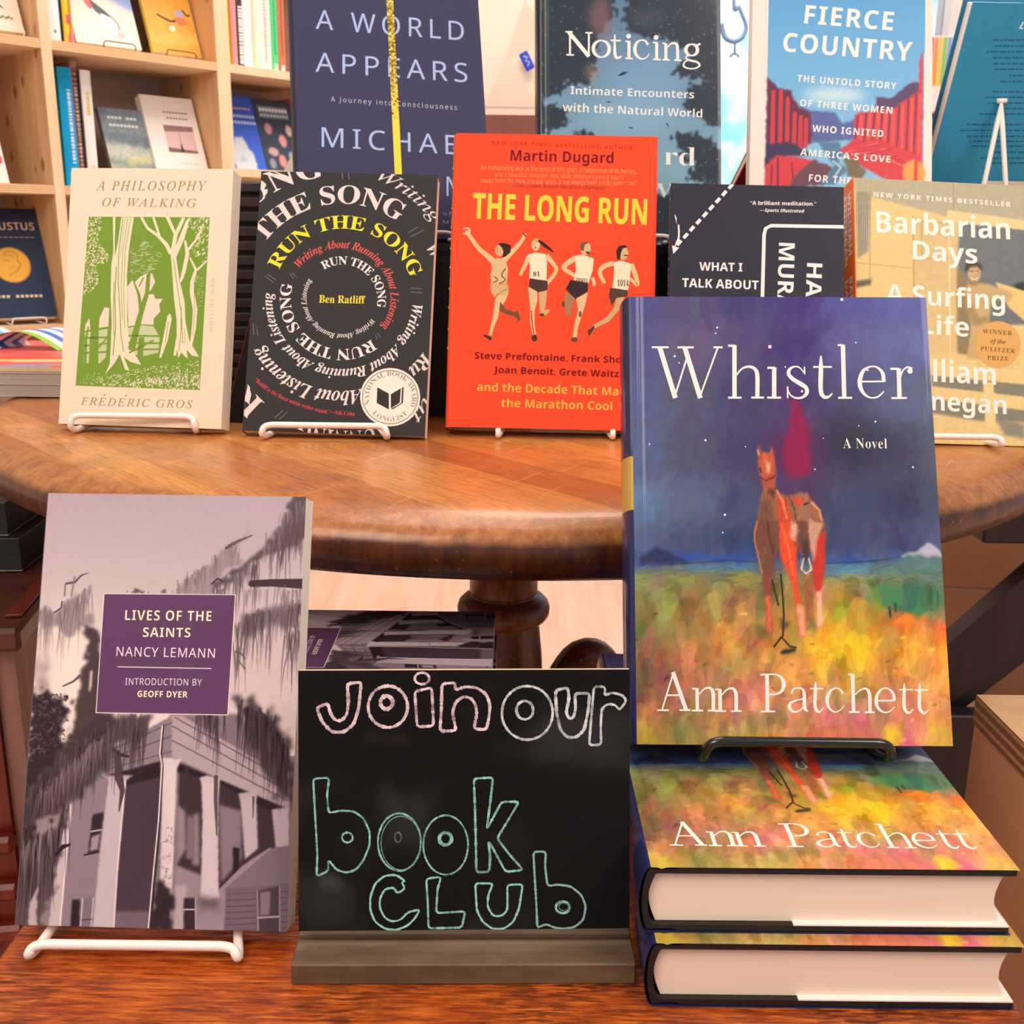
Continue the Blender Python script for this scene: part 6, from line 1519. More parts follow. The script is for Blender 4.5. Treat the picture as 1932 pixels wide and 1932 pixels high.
('F',[(112.1,17.8),(122.7,20.2),(123.7,-.8),(113.7,-1.1)],'5c5158',.4,1,0),
('S',[(112.3,17.8),(113.8,-1.1)],.7,'9a8a90',1),
('S',[(122.7,20),(123.7,-.8)],.6,'9a8a90',1),
('S',[(113.3,5.9),(123,6.7)],.9,'a8989c',1),
('F',[(113.7,17.1),(118.5,18),(118.6,7.4),(114.2,6.9)],'8a7b82',.5,1,0),
('F',[(3.1,60.9),(17,82.4),(30.6,97),(56.8,97.5),(54.3,85.6),(43,83.8),(35.9,67.9),(22.1,57.4),(19.3,50.3),(1.7,37.5),(-2.5,49.8)],'5a4e50',1.2,1,5),
('M',[(3.9,60.9),(18.8,79.3),(34.4,89.9),(55.3,95.1)],170,6.5,34.21,'5a4e50',.5,.7),
('M',[(5.8,57.8),(20.9,73.8),(37.8,88.4)],120,4.9,24.31,'8a7a7b',.35,.5),
('F',[(-1.5,37.4),(16.1,50.2),(22.4,58.2),(17.5,30.9),(15.8,11.7),(10.1,-3.6),(-2.2,-4),(-1.7,18.9)],'6b5e60',1,1,4),
('M',[(-.3,42.1),(9.2,45.4),(20.6,55)],120,12.2,48.51,'4f4446',.45,.7),
('M',[(.3,34.4),(15.5,47.1)],50,8.1,32.31,'9a898a',.35,.5),
('F',[(6,44.6),(15.1,53.3),(17.9,53.4),(13.3,44),(7.2,39.9)],'ab9a99',1,.8,4),
('F',[(5.5,9.2),(9.1,17.6),(10.1,-3.6),(5.4,-3.8)],'c3b3b1',.6,.9,1),
('S',[(16.7,32),(19.6,35.6),(22.8,36.6)],[1.4,2.1,1],'473d40',1),
('F',[(97.9,107.1),(115.3,100.3),(125.2,81.5),(127.5,55.8),(120.4,60.3),(113.3,74.2),(108,83.5),(100.8,96.8)],'5c5054',1.2,.95,7),
('M',[(98.9,102.4),(112.2,97.9),(123.5,81.5)],130,8.2,34.21,'54494c',.55,.7),
('M',[(79.6,97.4),(87,97.5)],40,4.9,18.7,'5c5054',.6,.6),
('M',[(88.6,96.6),(90.4,95)],14,12.2,26.81,'5c5054',.6,.5),
('M',[(42.2,95.7),(55.2,95.9)],60,4.9,18.8,'6a5d5f',.45,.6),
('N',.01,2.2,1),
('N',.01,.7,3),
('C',1.22,.66),
])
ART['whis']=((158,235),[
('P',[(23.4,201.8),(23.3,201.7),(23.3,201.5),(23.2,201.4),(23.1,201.3),(23,201.3),(22.9,201.2),(22.7,201.2),(22.6,201.2),(22.5,201.2),(22.4,201.3),(22.3,201.4),(22.2,201.5),(22.2,201.7),(22.1,201.8),(22.2,202),(22.2,202.1),(22.3,202.2),(22.4,202.3),(22.5,202.4),(22.6,202.4),(22.8,202.5),(22.9,202.4),(23,202.4),(23.1,202.3),(23.2,202.2),(23.3,202.1),(23.4,202)],'e9e6f2'),
('P',[(74.4,207.2),(74.3,207),(74.3,206.8),(74.2,206.6),(74,206.5),(73.8,206.3),(73.6,206.3),(73.4,206.3),(73.2,206.3),(73,206.3),(72.9,206.5),(72.7,206.6),(72.6,206.8),(72.6,207),(72.5,207.2),(72.6,207.4),(72.6,207.6),(72.8,207.8),(72.9,208),(73.1,208.1),(73.3,208.1),(73.5,208.2),(73.7,208.1),(73.9,208.1),(74.1,208),(74.2,207.8),(74.3,207.6),(74.4,207.4)],'e9e6f2'),
('P',[(113.7,233.7),(113.7,233.5),(113.6,233.3),(113.5,233.1),(113.4,233),(113.2,232.9),(113,232.8),(112.8,232.8),(112.6,232.8),(112.5,232.9),(112.3,233),(112.2,233.1),(112.1,233.3),(112.1,233.5),(112,233.7),(112.1,233.8),(112.1,234),(112.3,234.2),(112.4,234.3),(112.5,234.4),(112.7,234.5),(112.9,234.5),(113.1,234.5),(113.3,234.4),(113.4,234.3),(113.5,234.2),(113.6,234),(113.7,233.9)],'e9e6f2'),
('P',[(46.3,217.8),(46.3,217.6),(46.2,217.5),(46.2,217.4),(46.1,217.3),(46,217.3),(45.9,217.2),(45.8,217.2),(45.7,217.2),(45.6,217.3),(45.5,217.3),(45.4,217.4),(45.3,217.5),(45.3,217.6),(45.3,217.8),(45.3,217.9),(45.3,218),(45.4,218.1),(45.5,218.2),(45.6,218.2),(45.7,218.3),(45.8,218.3),(45.9,218.3),(46,218.2),(46.1,218.2),(46.2,218.1),(46.3,218),(46.3,217.9)],'e9e6f2'),
('P',[(45.3,214.6),(45.3,214.5),(45.2,214.4),(45.2,214.3),(45.1,214.2),(45.1,214.2),(45,214.1),(44.9,214.1),(44.8,214.1),(44.7,214.2),(44.6,214.2),(44.6,214.3),(44.5,214.4),(44.5,214.5),(44.5,214.6),(44.5,214.6),(44.5,214.7),(44.6,214.8),(44.6,214.9),(44.7,214.9),(44.8,215),(44.9,215),(45,215),(45.1,214.9),(45.1,214.9),(45.2,214.8),(45.3,214.7),(45.3,214.6)],'e9e6f2'),
('P',[(38.7,156.1),(38.6,156),(38.6,155.8),(38.5,155.7),(38.4,155.6),(38.3,155.6),(38.2,155.5),(38,155.5),(37.9,155.5),(37.8,155.6),(37.7,155.6),(37.6,155.7),(37.5,155.8),(37.5,156),(37.4,156.1),(37.5,156.2),(37.5,156.4),(37.6,156.5),(37.7,156.6),(37.8,156.7),(37.9,156.7),(38.1,156.7),(38.2,156.7),(38.3,156.7),(38.4,156.6),(38.5,156.5),(38.6,156.4),(38.6,156.2)],'e9e6f2'),
('P',[(128,166.5),(128,166.4),(127.9,166.3),(127.8,166.2),(127.8,166.1),(127.7,166),(127.6,166),(127.4,166),(127.3,166),(127.2,166),(127.1,166.1),(127.1,166.2),(127,166.3),(127,166.4),(127,166.5),(127,166.6),(127,166.7),(127.1,166.8),(127.2,166.9),(127.3,167),(127.4,167),(127.5,167),(127.6,167),(127.7,167),(127.8,166.9),(127.9,166.8),(127.9,166.7),(128,166.6)],'e9e6f2'),
('P',[(119.6,209.6),(119.6,209.5),(119.6,209.4),(119.5,209.3),(119.5,209.3),(119.4,209.2),(119.3,209.2),(119.2,209.2),(119.1,209.2),(119,209.2),(119,209.3),(118.9,209.3),(118.9,209.4),(118.8,209.5),(118.8,209.6),(118.8,209.7),(118.9,209.8),(118.9,209.9),(119,209.9),(119.1,210),(119.2,210),(119.2,210),(119.3,210),(119.4,210),(119.5,209.9),(119.6,209.9),(119.6,209.8),(119.6,209.7)],'e9e6f2'),
('P',[(125.3,194.5),(125.3,194.4),(125.3,194.3),(125.2,194.2),(125.1,194.1),(125,194),(124.9,194),(124.8,194),(124.7,194),(124.6,194),(124.5,194.1),(124.4,194.2),(124.3,194.3),(124.3,194.4),(124.3,194.5),(124.3,194.6),(124.4,194.7),(124.4,194.8),(124.5,194.9),(124.6,195),(124.7,195),(124.8,195),(124.9,195),(125.1,195),(125.1,194.9),(125.2,194.8),(125.3,194.7),(125.3,194.6)],'e9e6f2'),
('P',[(90.2,182.8),(90.2,182.7),(90.2,182.5),(90.1,182.4),(90,182.3),(89.9,182.2),(89.7,182.2),(89.6,182.2),(89.5,182.2),(89.3,182.2),(89.2,182.3),(89.1,182.4),(89.1,182.5),(89,182.7),(89,182.8),(89,182.9),(89.1,183.1),(89.2,183.2),(89.3,183.3),(89.4,183.4),(89.5,183.4),(89.7,183.4),(89.8,183.4),(89.9,183.4),(90,183.3),(90.1,183.2),(90.2,183.1),(90.2,183)],'e9e6f2'),
('P',[(47.7,116.6),(47.7,116.5),(47.7,116.3),(47.6,116.2),(47.5,116.1),(47.4,116.1),(47.2,116),(47.1,116),(47,116),(46.9,116.1),(46.7,116.1),(46.7,116.2),(46.6,116.3),(46.5,116.5),(46.5,116.6),(46.6,116.7),(46.6,116.9),(46.7,117),(46.8,117.1),(46.9,117.1),(47,117.2),(47.1,117.2),(47.3,117.2),(47.4,117.1),(47.5,117.1),(47.6,117),(47.7,116.9),(47.7,116.7)],'e9e6f2'),
('P',[(146.3,142.2),(146.3,142.1),(146.3,142),(146.2,141.9),(146.1,141.8),(146,141.7),(145.9,141.7),(145.8,141.7),(145.7,141.7),(145.6,141.7),(145.5,141.8),(145.4,141.9),(145.4,142),(145.3,142.1),(145.3,142.2),(145.4,142.3),(145.4,142.4),(145.5,142.5),(145.5,142.6),(145.6,142.7),(145.8,142.7),(145.9,142.7),(146,142.7),(146.1,142.7),(146.2,142.6),(146.2,142.5),(146.3,142.4),(146.3,142.3)],'e9e6f2'),
('P',[(95.1,140.7),(95.1,140.7),(95.1,140.6),(95,140.5),(94.9,140.4),(94.9,140.4),(94.8,140.4),(94.7,140.3),(94.6,140.3),(94.5,140.4),(94.4,140.4),(94.4,140.5),(94.3,140.6),(94.3,140.7),(94.3,140.7),(94.3,140.8),(94.3,140.9),(94.4,141),(94.5,141.1),(94.5,141.1),(94.6,141.1),(94.7,141.2),(94.8,141.1),(94.9,141.1),(95,141.1),(95,141),(95.1,140.9),(95.1,140.8)],'e9e6f2'),
('P',[(25.5,198.1),(25.5,198),(25.5,197.9),(25.4,197.9),(25.4,197.8),(25.3,197.7),(25.2,197.7),(25.1,197.7),(25,197.7),(24.9,197.7),(24.9,197.8),(24.8,197.9),(24.8,197.9),(24.7,198),(24.7,198.1),(24.7,198.2),(24.8,198.3),(24.8,198.4),(24.9,198.5),(25,198.5),(25,198.5),(25.1,198.6),(25.2,198.5),(25.3,198.5),(25.4,198.5),(25.4,198.4),(25.5,198.3),(25.5,198.2)],'e9e6f2'),
('P',[(81.6,196.1),(81.6,196),(81.6,195.9),(81.5,195.9),(81.5,195.8),(81.4,195.7),(81.3,195.7),(81.2,195.7),(81.1,195.7),(81,195.7),(80.9,195.8),(80.9,195.9),(80.8,195.9),(80.8,196),(80.8,196.1),(80.8,196.2),(80.9,196.3),(80.9,196.4),(81,196.5),(81,196.5),(81.1,196.5),(81.2,196.5),(81.3,196.5),(81.4,196.5),(81.5,196.5),(81.5,196.4),(81.6,196.3),(81.6,196.2)],'e9e6f2'),
('P',[(59.2,152.8),(59.1,152.7),(59.1,152.7),(59.1,152.6),(59,152.6),(59,152.5),(58.9,152.5),(58.8,152.5),(58.8,152.5),(58.7,152.5),(58.7,152.6),(58.6,152.6),(58.6,152.7),(58.6,152.7),(58.6,152.8),(58.6,152.9),(58.6,152.9),(58.6,153),(58.7,153),(58.7,153.1),(58.8,153.1),(58.9,153.1),(58.9,153.1),(59,153.1),(59.1,153),(59.1,153),(59.1,152.9),(59.2,152.9)],'e9e6f2'),
('P',[(9.1,153.9),(9,153.8),(9,153.7),(9,153.7),(8.9,153.6),(8.8,153.6),(8.7,153.5),(8.6,153.5),(8.6,153.5),(8.5,153.6),(8.4,153.6),(8.3,153.7),(8.3,153.7),(8.3,153.8),(8.2,153.9),(8.3,154),(8.3,154.1),(8.3,154.2),(8.4,154.2),(8.5,154.3),(8.6,154.3),(8.7,154.3),(8.7,154.3),(8.8,154.3),(8.9,154.2),(9,154.2),(9,154.1),(9,154)],'e9e6f2'),
('P',[(46.2,107.3),(46.2,107.3),(46.1,107.2),(46.1,107.1),(46,107),(46,107),(45.9,107),(45.8,106.9),(45.7,107),(45.6,107),(45.5,107),(45.5,107.1),(45.4,107.2),(45.4,107.3),(45.4,107.3),(45.4,107.4),(45.4,107.5),(45.5,107.6),(45.6,107.7),(45.6,107.7),(45.7,107.7),(45.8,107.7),(45.9,107.7),(46,107.7),(46,107.7),(46.1,107.6),(46.2,107.5),(46.2,107.4)],'e9e6f2'),
('P',[(118.9,164.2),(118.9,164.1),(118.9,164.1),(118.8,164),(118.8,163.9),(118.7,163.9),(118.7,163.9),(118.6,163.9),(118.5,163.9),(118.5,163.9),(118.4,163.9),(118.4,164),(118.3,164.1),(118.3,164.1),(118.3,164.2),(118.3,164.3),(118.3,164.3),(118.4,164.4),(118.4,164.4),(118.5,164.5),(118.5,164.5),(118.6,164.5),(118.7,164.5),(118.7,164.5),(118.8,164.4),(118.8,164.4),(118.9,164.3),(118.9,164.3)],'e9e6f2'),
('P',[(100,157.4),(100,157.3),(100,157.3),(99.9,157.2),(99.9,157.2),(99.8,157.1),(99.8,157.1),(99.7,157.1),(99.6,157.1),(99.6,157.1),(99.5,157.2),(99.5,157.2),(99.4,157.3),(99.4,157.3),(99.4,157.4),(99.4,157.5),(99.4,157.5),(99.5,157.6),(99.5,157.6),(99.6,157.7),(99.6,157.7),(99.7,157.7),(99.8,157.7),(99.8,157.7),(99.9,157.6),(99.9,157.6),(100,157.5),(100,157.5)],'e9e6f2'),
('L',[(14.9,206.8),(22.7,178.9)],2.6,'f3e9e0',0,0,0),
('L',[(22.1,178.7),(29.3,201)],.9,'f3e9e0',0,0,0),
('L',[(28.2,206.8),(35.9,178.9)],2.6,'f3e9e0',0,0,0),
('L',[(35.3,178.7),(45.9,206.9)],.9,'f3e9e0',0,0,0),
('L',[(10.8,206.7),(19.7,206.7)],1.1,'f3e9e0',0,0,0),
('L',[(24.3,206.7),(33,206.7)],1.1,'f3e9e0',0,0,0),
('L',[(43.5,206.8),(48.4,206.8)],1.1,'f3e9e0',0,0,0),
('L',[(54.7,208),(53.9,179)],2.3,'f3e9e0',0,0,0),
('L',[(51.3,207.7),(54.9,207.7)],1.2,'f3e9e0',0,0,0),
('L',[(50.6,179.2),(57.6,179.2)],1.1,'f3e9e0',0,0,0),
('L',[(55.3,191.6),(58.4,195.1),(62.2,196.2),(65.2,194.8),(66.3,191.1),(65.9,179.1)],[.8,1,1.4,1.8,2.2,2.2],'f3e9e0',0,1,0),
('L',[(62.7,179.3),(69.5,179.3)],1.1,'f3e9e0',0,0,0),
('L',[(75.4,195.9),(74.8,179.1)],2.3,'f3e9e0',0,0,0),
('L',[(71.8,195.6),(75.7,195.6)],1.2,'f3e9e0',0,0,0),
('L',[(71.1,179.3),(78.4,179.3)],1.1,'f3e9e0',0,0,0),
('L',[(91.2,192.8),(88.6,195.9),(85.6,196.2),(83.2,194.3),(83.1,191.7),(85.3,189.3),(88.8,187),(91.7,184.9),(92.1,182),(90,179.7),(86.5,179.1),(83.5,180.7),(82.1,183.8)],[.6,.8,1,1.8,2,2.2,2.4,2.2,2,1.4,1,.8,.6],'f3e9e0',0,1,0),
('L',[(82.1,185.4),(81.9,179)],.8,'f3e9e0',0,0,0),
('L',[(91.4,196.3),(91.4,192.1)],.8,'f3e9e0',0,0,0),
('L',[(100.4,202.3),(100.1,195.5),(99.5,183.9),(100.7,180.1),(103.2,179.7),(105.6,181.8)],[.8,2.3,2.3,2.1,1.3,.6],'f3e9e0',0,1,0),
('L',[(96,196.2),(105.9,196.2)],1,'f3e9e0',0,0,0),
('L',[(112.3,208.4),(111.7,179.2)],2.3,'f3e9e0',0,0,0),
('L',[(109.5,208.2),(112.5,208.2)],1.1,'f3e9e0',0,0,0),
('L',[(108.5,179.3),(115.8,179.4)],1.1,'f3e9e0',0,0,0),
('L',[(120.2,188.2),(133.2,188.4)],.9,'f3e9e0',0,0,0),
('L',[(132.9,188.2),(132.6,192.9),(129.8,196.1),(126.2,196.4),(122.6,194.3),(120.7,190.3),(120.3,186.1),(122,181.9),(125.4,179.5),(129.5,180),(132.7,183)],[2.1,1.9,1.1,.9,1.7,2.3,2.3,1.7,.9,.9,.7],'f3e9e0',0,1,0),
('L',[(141.2,195.6),(140.8,179.4)],2.3,'f3e9e0',0,0,0),
('L',[(136.8,195.3),(141.4,195.3)],1.2,'f3e9e0',0,0,0),
('L',[(136.5,179.3),(144.6,179.4)],1.1,'f3e9e0',0,0,0),
('L',[(141.6,189.8),(143.4,194.4),(146,196.2),(148.2,195.1)],[.7,.8,1,1.6],'f3e9e0',0,1,0),
('P',[(148.5,194.2),(148.5,193.8),(148.4,193.5),(148.2,193.2),(147.9,193),(147.7,192.8),(147.3,192.7),(147,192.7),(146.7,192.7),(146.4,192.8),(146.2,193),(146,193.2),(145.8,193.5),(145.7,193.8),(145.7,194.2),(145.7,194.5),(145.9,194.8),(146.1,195.1),(146.3,195.3),(146.6,195.5),(146.9,195.6),(147.2,195.6),(147.5,195.6),(147.8,195.5),(148.1,195.3),(148.3,195.1),(148.4,194.8),(148.5,194.5)],'f3e9e0'),
('T','A Novel','R',(110,152.2),(132.9,152.1),5.2,'f3e9e0',{'off':-.01,'sp':1.1}),
('L',[(12.8,16.9),(18.9,35.5)],.8,'f3e9e0',0,0,0),
('L',[(18.7,35.9),(25,17)],2,'f3e9e0',0,0,0),
('L',[(15.3,24.3),(22.6,24.4)],.8,'f3e9e0',0,0,0),
('L',[(10.4,16.9),(16.3,16.9)],.9,'f3e9e0',0,0,0),
('L',[(21.7,17),(27.1,17)],.9,'f3e9e0',0,0,0),
('L',[(30.7,27.9),(30.6,16.8)],1.7,'f3e9e0',0,0,0),
('L',[(28.3,27.6),(30.7,27.6)],.9,'f3e9e0',0,0,0),
('L',[(27.8,16.8),(33.5,16.8)],.9,'f3e9e0',0,0,0),
('L',[(31.5,24.7),(34.3,27.5),(37,28.1),(38.6,26.2),(38.8,22.9),(38.6,16.9)],[.6,.8,1.2,1.8,1.8,1.8],'f3e9e0',0,1,0),
('L',[(35.9,16.8),(41.4,16.9)],.9,'f3e9e0',0,0,0),
('L',[(42.2,27.6),(42.1,16.6)],1.8,'f3e9e0',0,0,0),
('L',[(39.8,27.3),(42.2,27.4)],.8,'f3e9e0',0,0,0),
('L',[(39.3,16.6),(45,16.6)],.8,'f3e9e0',0,0,0),
('L',[(43,24.5),(45.8,27.3),(48.5,27.9),(50.1,26),(50.3,22.6),(50.1,16.6)],[.6,.8,1.2,1.8,1.8,1.8],'f3e9e0',0,1,0),
('L',[(47.4,16.6),(52.9,16.7)],.81,'f3e9e0',0,0,0),
('L',[(66.2,34.9),(65.8,16.6)],1.9,'f3e9e0',0,0,0),
('L',[(62.7,34.8),(66.6,34.9)],.9,'f3e9e0',0,0,0),
('L',[(62.4,16.5),(69.7,16.6)],.9,'f3e9e0',0,0,0),
('L',[(66.4,34.9),(70.3,35),(73.2,33.5),(74.5,30.4),(73.4,26.9),(70.5,25.2),(66.3,25)],[.8,.8,1.4,2,1.6,1,.8],'f3e9e0',0,1,0),
('L',[(78.2,25.4),(79.2,27.6),(81.7,28.3),(84.1,27.4),(84.6,24.5),(84.6,18.3),(86.3,16.7)],[1.2,.9,.8,1.2,1.7,1.7,.7],'f3e9e0',0,1,0),
('L',[(84.6,23.1),(80.5,22.1),(77.5,20.7),(77,18.3),(78.8,16.5),(81.7,16.9),(84.4,19.3)],[.6,.8,1.3,1.7,1.1,.8,.6],'f3e9e0',0,1,0),
('L',[(90.5,31.2),(90.3,27.4),(89.8,19.8),(90.7,17),(92.3,16.6),(94,18.4)],[.6,1.6,1.6,1.6,.81,.4],'f3e9e0',0,1,0),
('L',[(87.7,28),(94.4,28)],.7,'f3e9e0',0,0,0),
('L',[(104.1,25.6),(102.9,27.5),(100.5,28.2),(97.6,26.7),(96,22.7),(96.7,18.7),(99.5,16.5),(102.5,17.5),(104.3,19.9)],[1.3,.9,.7,1.3,1.9,1.3,.7,.5,.5],'f3e9e0',0,1,0),
('L',[(109.4,35.4),(109,16.6)],1.8,'f3e9e0',0,0,0),
('L',[(107.3,35.2),(109.6,35.2)],.9,'f3e9e0',0,0,0),
('L',[(106.6,16.5),(112.1,16.5)],.9,'f3e9e0',0,0,0),
('L',[(110,24.9),(113.1,27.5),(115.8,28.1),(117.3,26.1),(117.5,22.8),(117.3,16.4)],[.5,.7,1.1,1.7,1.7,1.7],'f3e9e0',0,1,0),
('L',[(114.5,16.4),(119.6,16.4)],.9,'f3e9e0',0,0,0),
('L',[(121,22.2),(129.9,22.3)],.8,'f3e9e0',0,0,0),
('L',[(129.7,22.2),(129.4,25.7),(127.1,28.1),(124.2,28.1),(121.7,25.7),(120.6,21.9),(121.6,18.3),(124.6,16.4),(127.5,17.2),(129.9,19.3)],[1.6,1.4,.8,.8,1.4,1.8,1.4,.8,.6,.5],'f3e9e0',0,1,0),
('L',[(135.2,31),(135,27.2),(134.5,19.6),(135.7,16.7),(137.3,16.4),(139,18.2)],[.5,1.5,1.7,1.5,.9,.5],'f3e9e0',0,1,0),
('L',[(132.4,27.7),(139.4,27.8)],.7,'f3e9e0',0,0,0),
('L',[(142.9,30.9),(142.7,27),(142.2,19.4),(143.4,16.6),(145,16.3),(146.7,18)],[.5,1.5,1.7,1.5,.9,.5],'f3e9e0',0,1,0),
('L',[(140.1,27.6),(147.1,27.6)],.8,'f3e9e0',0,0,0),
],[
('G',[(2.8,234,'4f5088'),(31.2,234.1,'5a4f74'),(59.5,234.2,'4a4076'),(87.9,234.3,'4b3a78'),(116.2,234.4,'565594'),(144.6,234.5,'5a5f9c'),(167.2,234.6,'4a54a6'),(2.4,207.4,'55578a'),(30.6,207.5,'64597a'),(58.7,207.6,'564c72'),(86.9,207.7,'453870'),(115,207.8,'605c90'),(143.2,207.9,'60689a'),(165.6,208,'5a64a0'),(2,178.3,'54608e'),(29.9,178.4,'58566e'),(57.9,178.5,'484268'),(85.8,178.7,'4d3c6a'),(113.7,178.8,'525078'),(141.6,178.9,'5c6284'),(163.9,179,'586278'),(1.6,149.7,'56668f'),(29.3,149.8,'54526c'),(57,150,'464068'),(84.7,150.1,'5a3058'),(112.4,150.2,'3c3852'),(140,150.3,'484a62'),(162.2,150.4,'545e6c'),(1.2,121.6,'6078a2'),(28.7,121.7,'586680'),(56.2,121.8,'464a70'),(83.6,121.9,'52345c'),(111.1,122.1,'434868'),(138.5,122.2,'3c3e5c'),(160.5,122.3,'4a5268'),(1,102.2,'50628a'),(28.3,102.3,'464e70'),(55.6,102.4,'363f68'),(82.9,102.5,'3a3d66'),(110.2,102.7,'424870'),(137.5,102.8,'42446c'),(159.3,102.9,'545882'),(.8,93.4,'43528c'),(28.1,93.5,'38468a'),(55.3,93.6,'32448a'),(82.6,93.7,'384a88'),(109.8,93.9,'3a4a86'),(137,94,'3e508a'),(158.8,94.1,'566a94'),(.8,89,'52688c'),(28,89.1,'5a7080'),(55.2,89.2,'5c6c70'),(82.4,89.4,'506a78'),(109.6,89.5,'5a7484'),(136.8,89.6,'50707c'),(158.5,89.7,'5a7f88'),(.7,84.3,'8a9450'),(27.9,84.4,'8c9048'),(55.1,84.6,'8c8840'),(82.2,84.7,'908242'),(109.4,84.8,'969250'),(136.5,85,'70824f'),(158.2,85.1,'628066'),(.6,72.1,'8a8044'),(27.6,72.2,'907840'),(54.7,72.3,'a47e40'),(81.8,72.5,'a67e3c'),(108.8,72.6,'b48e40'),(135.9,72.7,'5f7c48'),(157.5,72.8,'4f8058'),(.4,58.6,'7c7c48'),(27.3,58.7,'9c7c40'),(54.3,58.9,'ac843e'),(81.3,59,'bc8a3a'),(108.2,59.1,'d89e36'),(135.1,59.3,'d88c3a'),(156.7,59.4,'e07a3c'),(.2,45.2,'7c6a48'),(27.1,45.3,'a27242'),(53.9,45.5,'b47e44'),(80.8,45.6,'c68e38'),(107.6,45.7,'e4b42c'),(134.4,45.9,'dda23a'),(155.8,46,'ec8a38'),(0,31.9,'70583f'),(26.8,32.1,'a26c48'),(53.5,32.2,'c47a48'),(80.3,32.3,'d48e48'),(107,32.5,'dcae3a'),(133.7,32.6,'d68e4c'),(155,32.7,'dc9444'),(-.2,18.7,'8c6c48'),(26.5,18.9,'aa764c'),(53.1,19,'d07a5c'),(79.8,19.2,'d6806a'),(106.4,19.3,'a8925a'),(133,19.5,'d6806a'),(154.3,19.6,'cc8650'),(-.4,1.8,'b8a23a'),(26.1,1.9,'9a844a'),(52.6,2.1,'c4a45a'),(79.1,2.2,'d88e5a'),(105.6,2.4,'d67a62'),(132.1,2.5,'d8687c'),(153.2,2.6,'c4a444'),(-.5,-4.7,'b8a23a'),(26,-4.6,'9a844a'),(52.4,-4.4,'c4a45a'),(78.9,-4.3,'d88e5a'),(105.3,-4.1,'d67a62'),(131.7,-4,'d8687c'),(152.8,-3.9,'c4a444')]),
('B',[(-2.9,235.2),(161.6,235.8),(160.1,94.7),(-1.9,93.9)],260,14,6,80,.09,.22,2),
('B',[(-2.9,235.2),(161.6,235.8),(160.1,94.7),(-1.9,93.9)],500,4,.8,85,.08,.3,3),
('F',[(83.9,178.6),(87.5,178.6),(91.1,168.2),(92.4,149.6),(91.9,137.4),(80.8,135.3),(78.2,145.5),(81.9,166.1)],'9a1f4c',1.8,.8,2),
('F',[(106.7,180.8),(119.6,174.6),(134.1,162.2),(141.5,149.9),(144.8,137.6),(130.2,145.7),(110.4,149.7),(97.8,160)],'37343f',9,.55,4),  # soft dark diagonal: a jacket reflection painted into the sky colour
('F',[(2.3,94.2),(10.8,100.2),(18.1,97.3),(26.9,92.8),(26.9,90.9),(2.2,90.7)],'2b3158',1.2,.9,1.5),
('F',[(19.1,96.8),(39.8,95.4),(59.5,94),(60.5,92),(26.9,92.6)],'3450a4',1,.9,1),
('F',[(98,94.2),(122.6,93.8),(130.5,92.3),(97.9,91.7)],'3450a4',1,.8,1),
('S',[(2.2,89.8),(25.9,91.2),(47.7,92.9),(62.4,92)],[.6,.91,.91,.6],'262c4e',.45),
('S',[(97.9,91.5),(120.6,92.6),(132.5,94.3)],[.8,1,.6],'262c4e',.45),
('F',[(27.9,90.4),(62.4,90.7),(62.3,87.8),(27.8,87.2)],'4f7fa6',1.5,.7,1),
('F',[(97.9,90.9),(122.5,91.3),(119.3,84.9),(97.6,85.3)],'4f86a4',1.5,.7,1),
('F',[(137.5,95.7),(146.6,98.9),(150.3,103.1),(154.6,101.1),(158.7,95.5),(138.5,94.9)],'c4bac8',.8,.9,1.5),
('F',[(130.5,92.3),(142.5,95.9),(160.1,95),(160.5,85.1),(120.2,84.9)],'5f7f78',2,.8,2),
('B',[(-.7,89.2),(160.8,90),(161,77.2),(.1,76.4)],420,9,.9,1,.13,.4,3),
('F',[(118.9,77),(126.9,81),(141.6,81),(151.3,78.1),(159.7,72.3),(159.1,61.5),(145.7,65.4),(129.2,68.2),(119.6,71.1)],'468258',2,.9,3),
('F',[(133,65.3),(140.9,67.3),(143.4,60.5),(139,51.7),(132.4,55.6),(128.7,58.5)],'f07f30',1.5,.9,3),
('F',[(144.6,64.9),(159,60.5),(159,51.8),(146,54.7)],'e8683a',1.5,.9,3),
('F',[(86.5,52.4),(101.3,57.3),(120.6,52.6),(122,41),(105.2,36.1),(88.9,38.9)],'e8b824',3,.7,4),
('F',[(44.5,50.3),(54.3,50.3),(58,45.5),(46.3,44.5)],'d6b23a',2,.8,3),
('F',[(94.9,19.8),(118.6,12.4),(120.1,4.8),(104,8.5),(91.7,12.2)],'e0607c',3,.7,4),
('F',[(121.3,8.6),(128.2,11.5),(132.7,5.8),(131.4,-.7),(121.8,.1)],'ecc83c',2,.9,4),
('F',[(51.8,32),(64.6,36.9),(66,20.6),(53.4,19.6)],'d8726a',3,.6,4),
('F',[(15.6,14.6),(29.2,16.6),(29.9,5.3),(15.4,4.2)],'75803c',3,.7,4),
('F',[(59,15.8),(75.6,19.7),(78.1,10.3),(62.7,8.3)],'7f8050',3,.6,4),
('F',[(1.4,34.6),(13.1,35.6),(14.8,20.3),(2.2,17.4)],'6f4c3c',4,.6,4),
('F',[(21.6,73.6),(32.4,72.6),(33.3,67.7),(23.5,67.2)],'5c4c3e',1.5,.85,3),
('F',[(42.2,73.2),(51.1,73.7),(52.9,69.8),(43.1,69.7)],'66583f',2,.8,3),
('F',[(39,61.9),(43.9,60.9),(42.8,58.5),(39.4,59)],'e0b044',1,.9,2),
('F',[(44.3,42.5),(51.1,40.6),(47,32),(42.2,35.8)],'5c7048',2,.7,4),
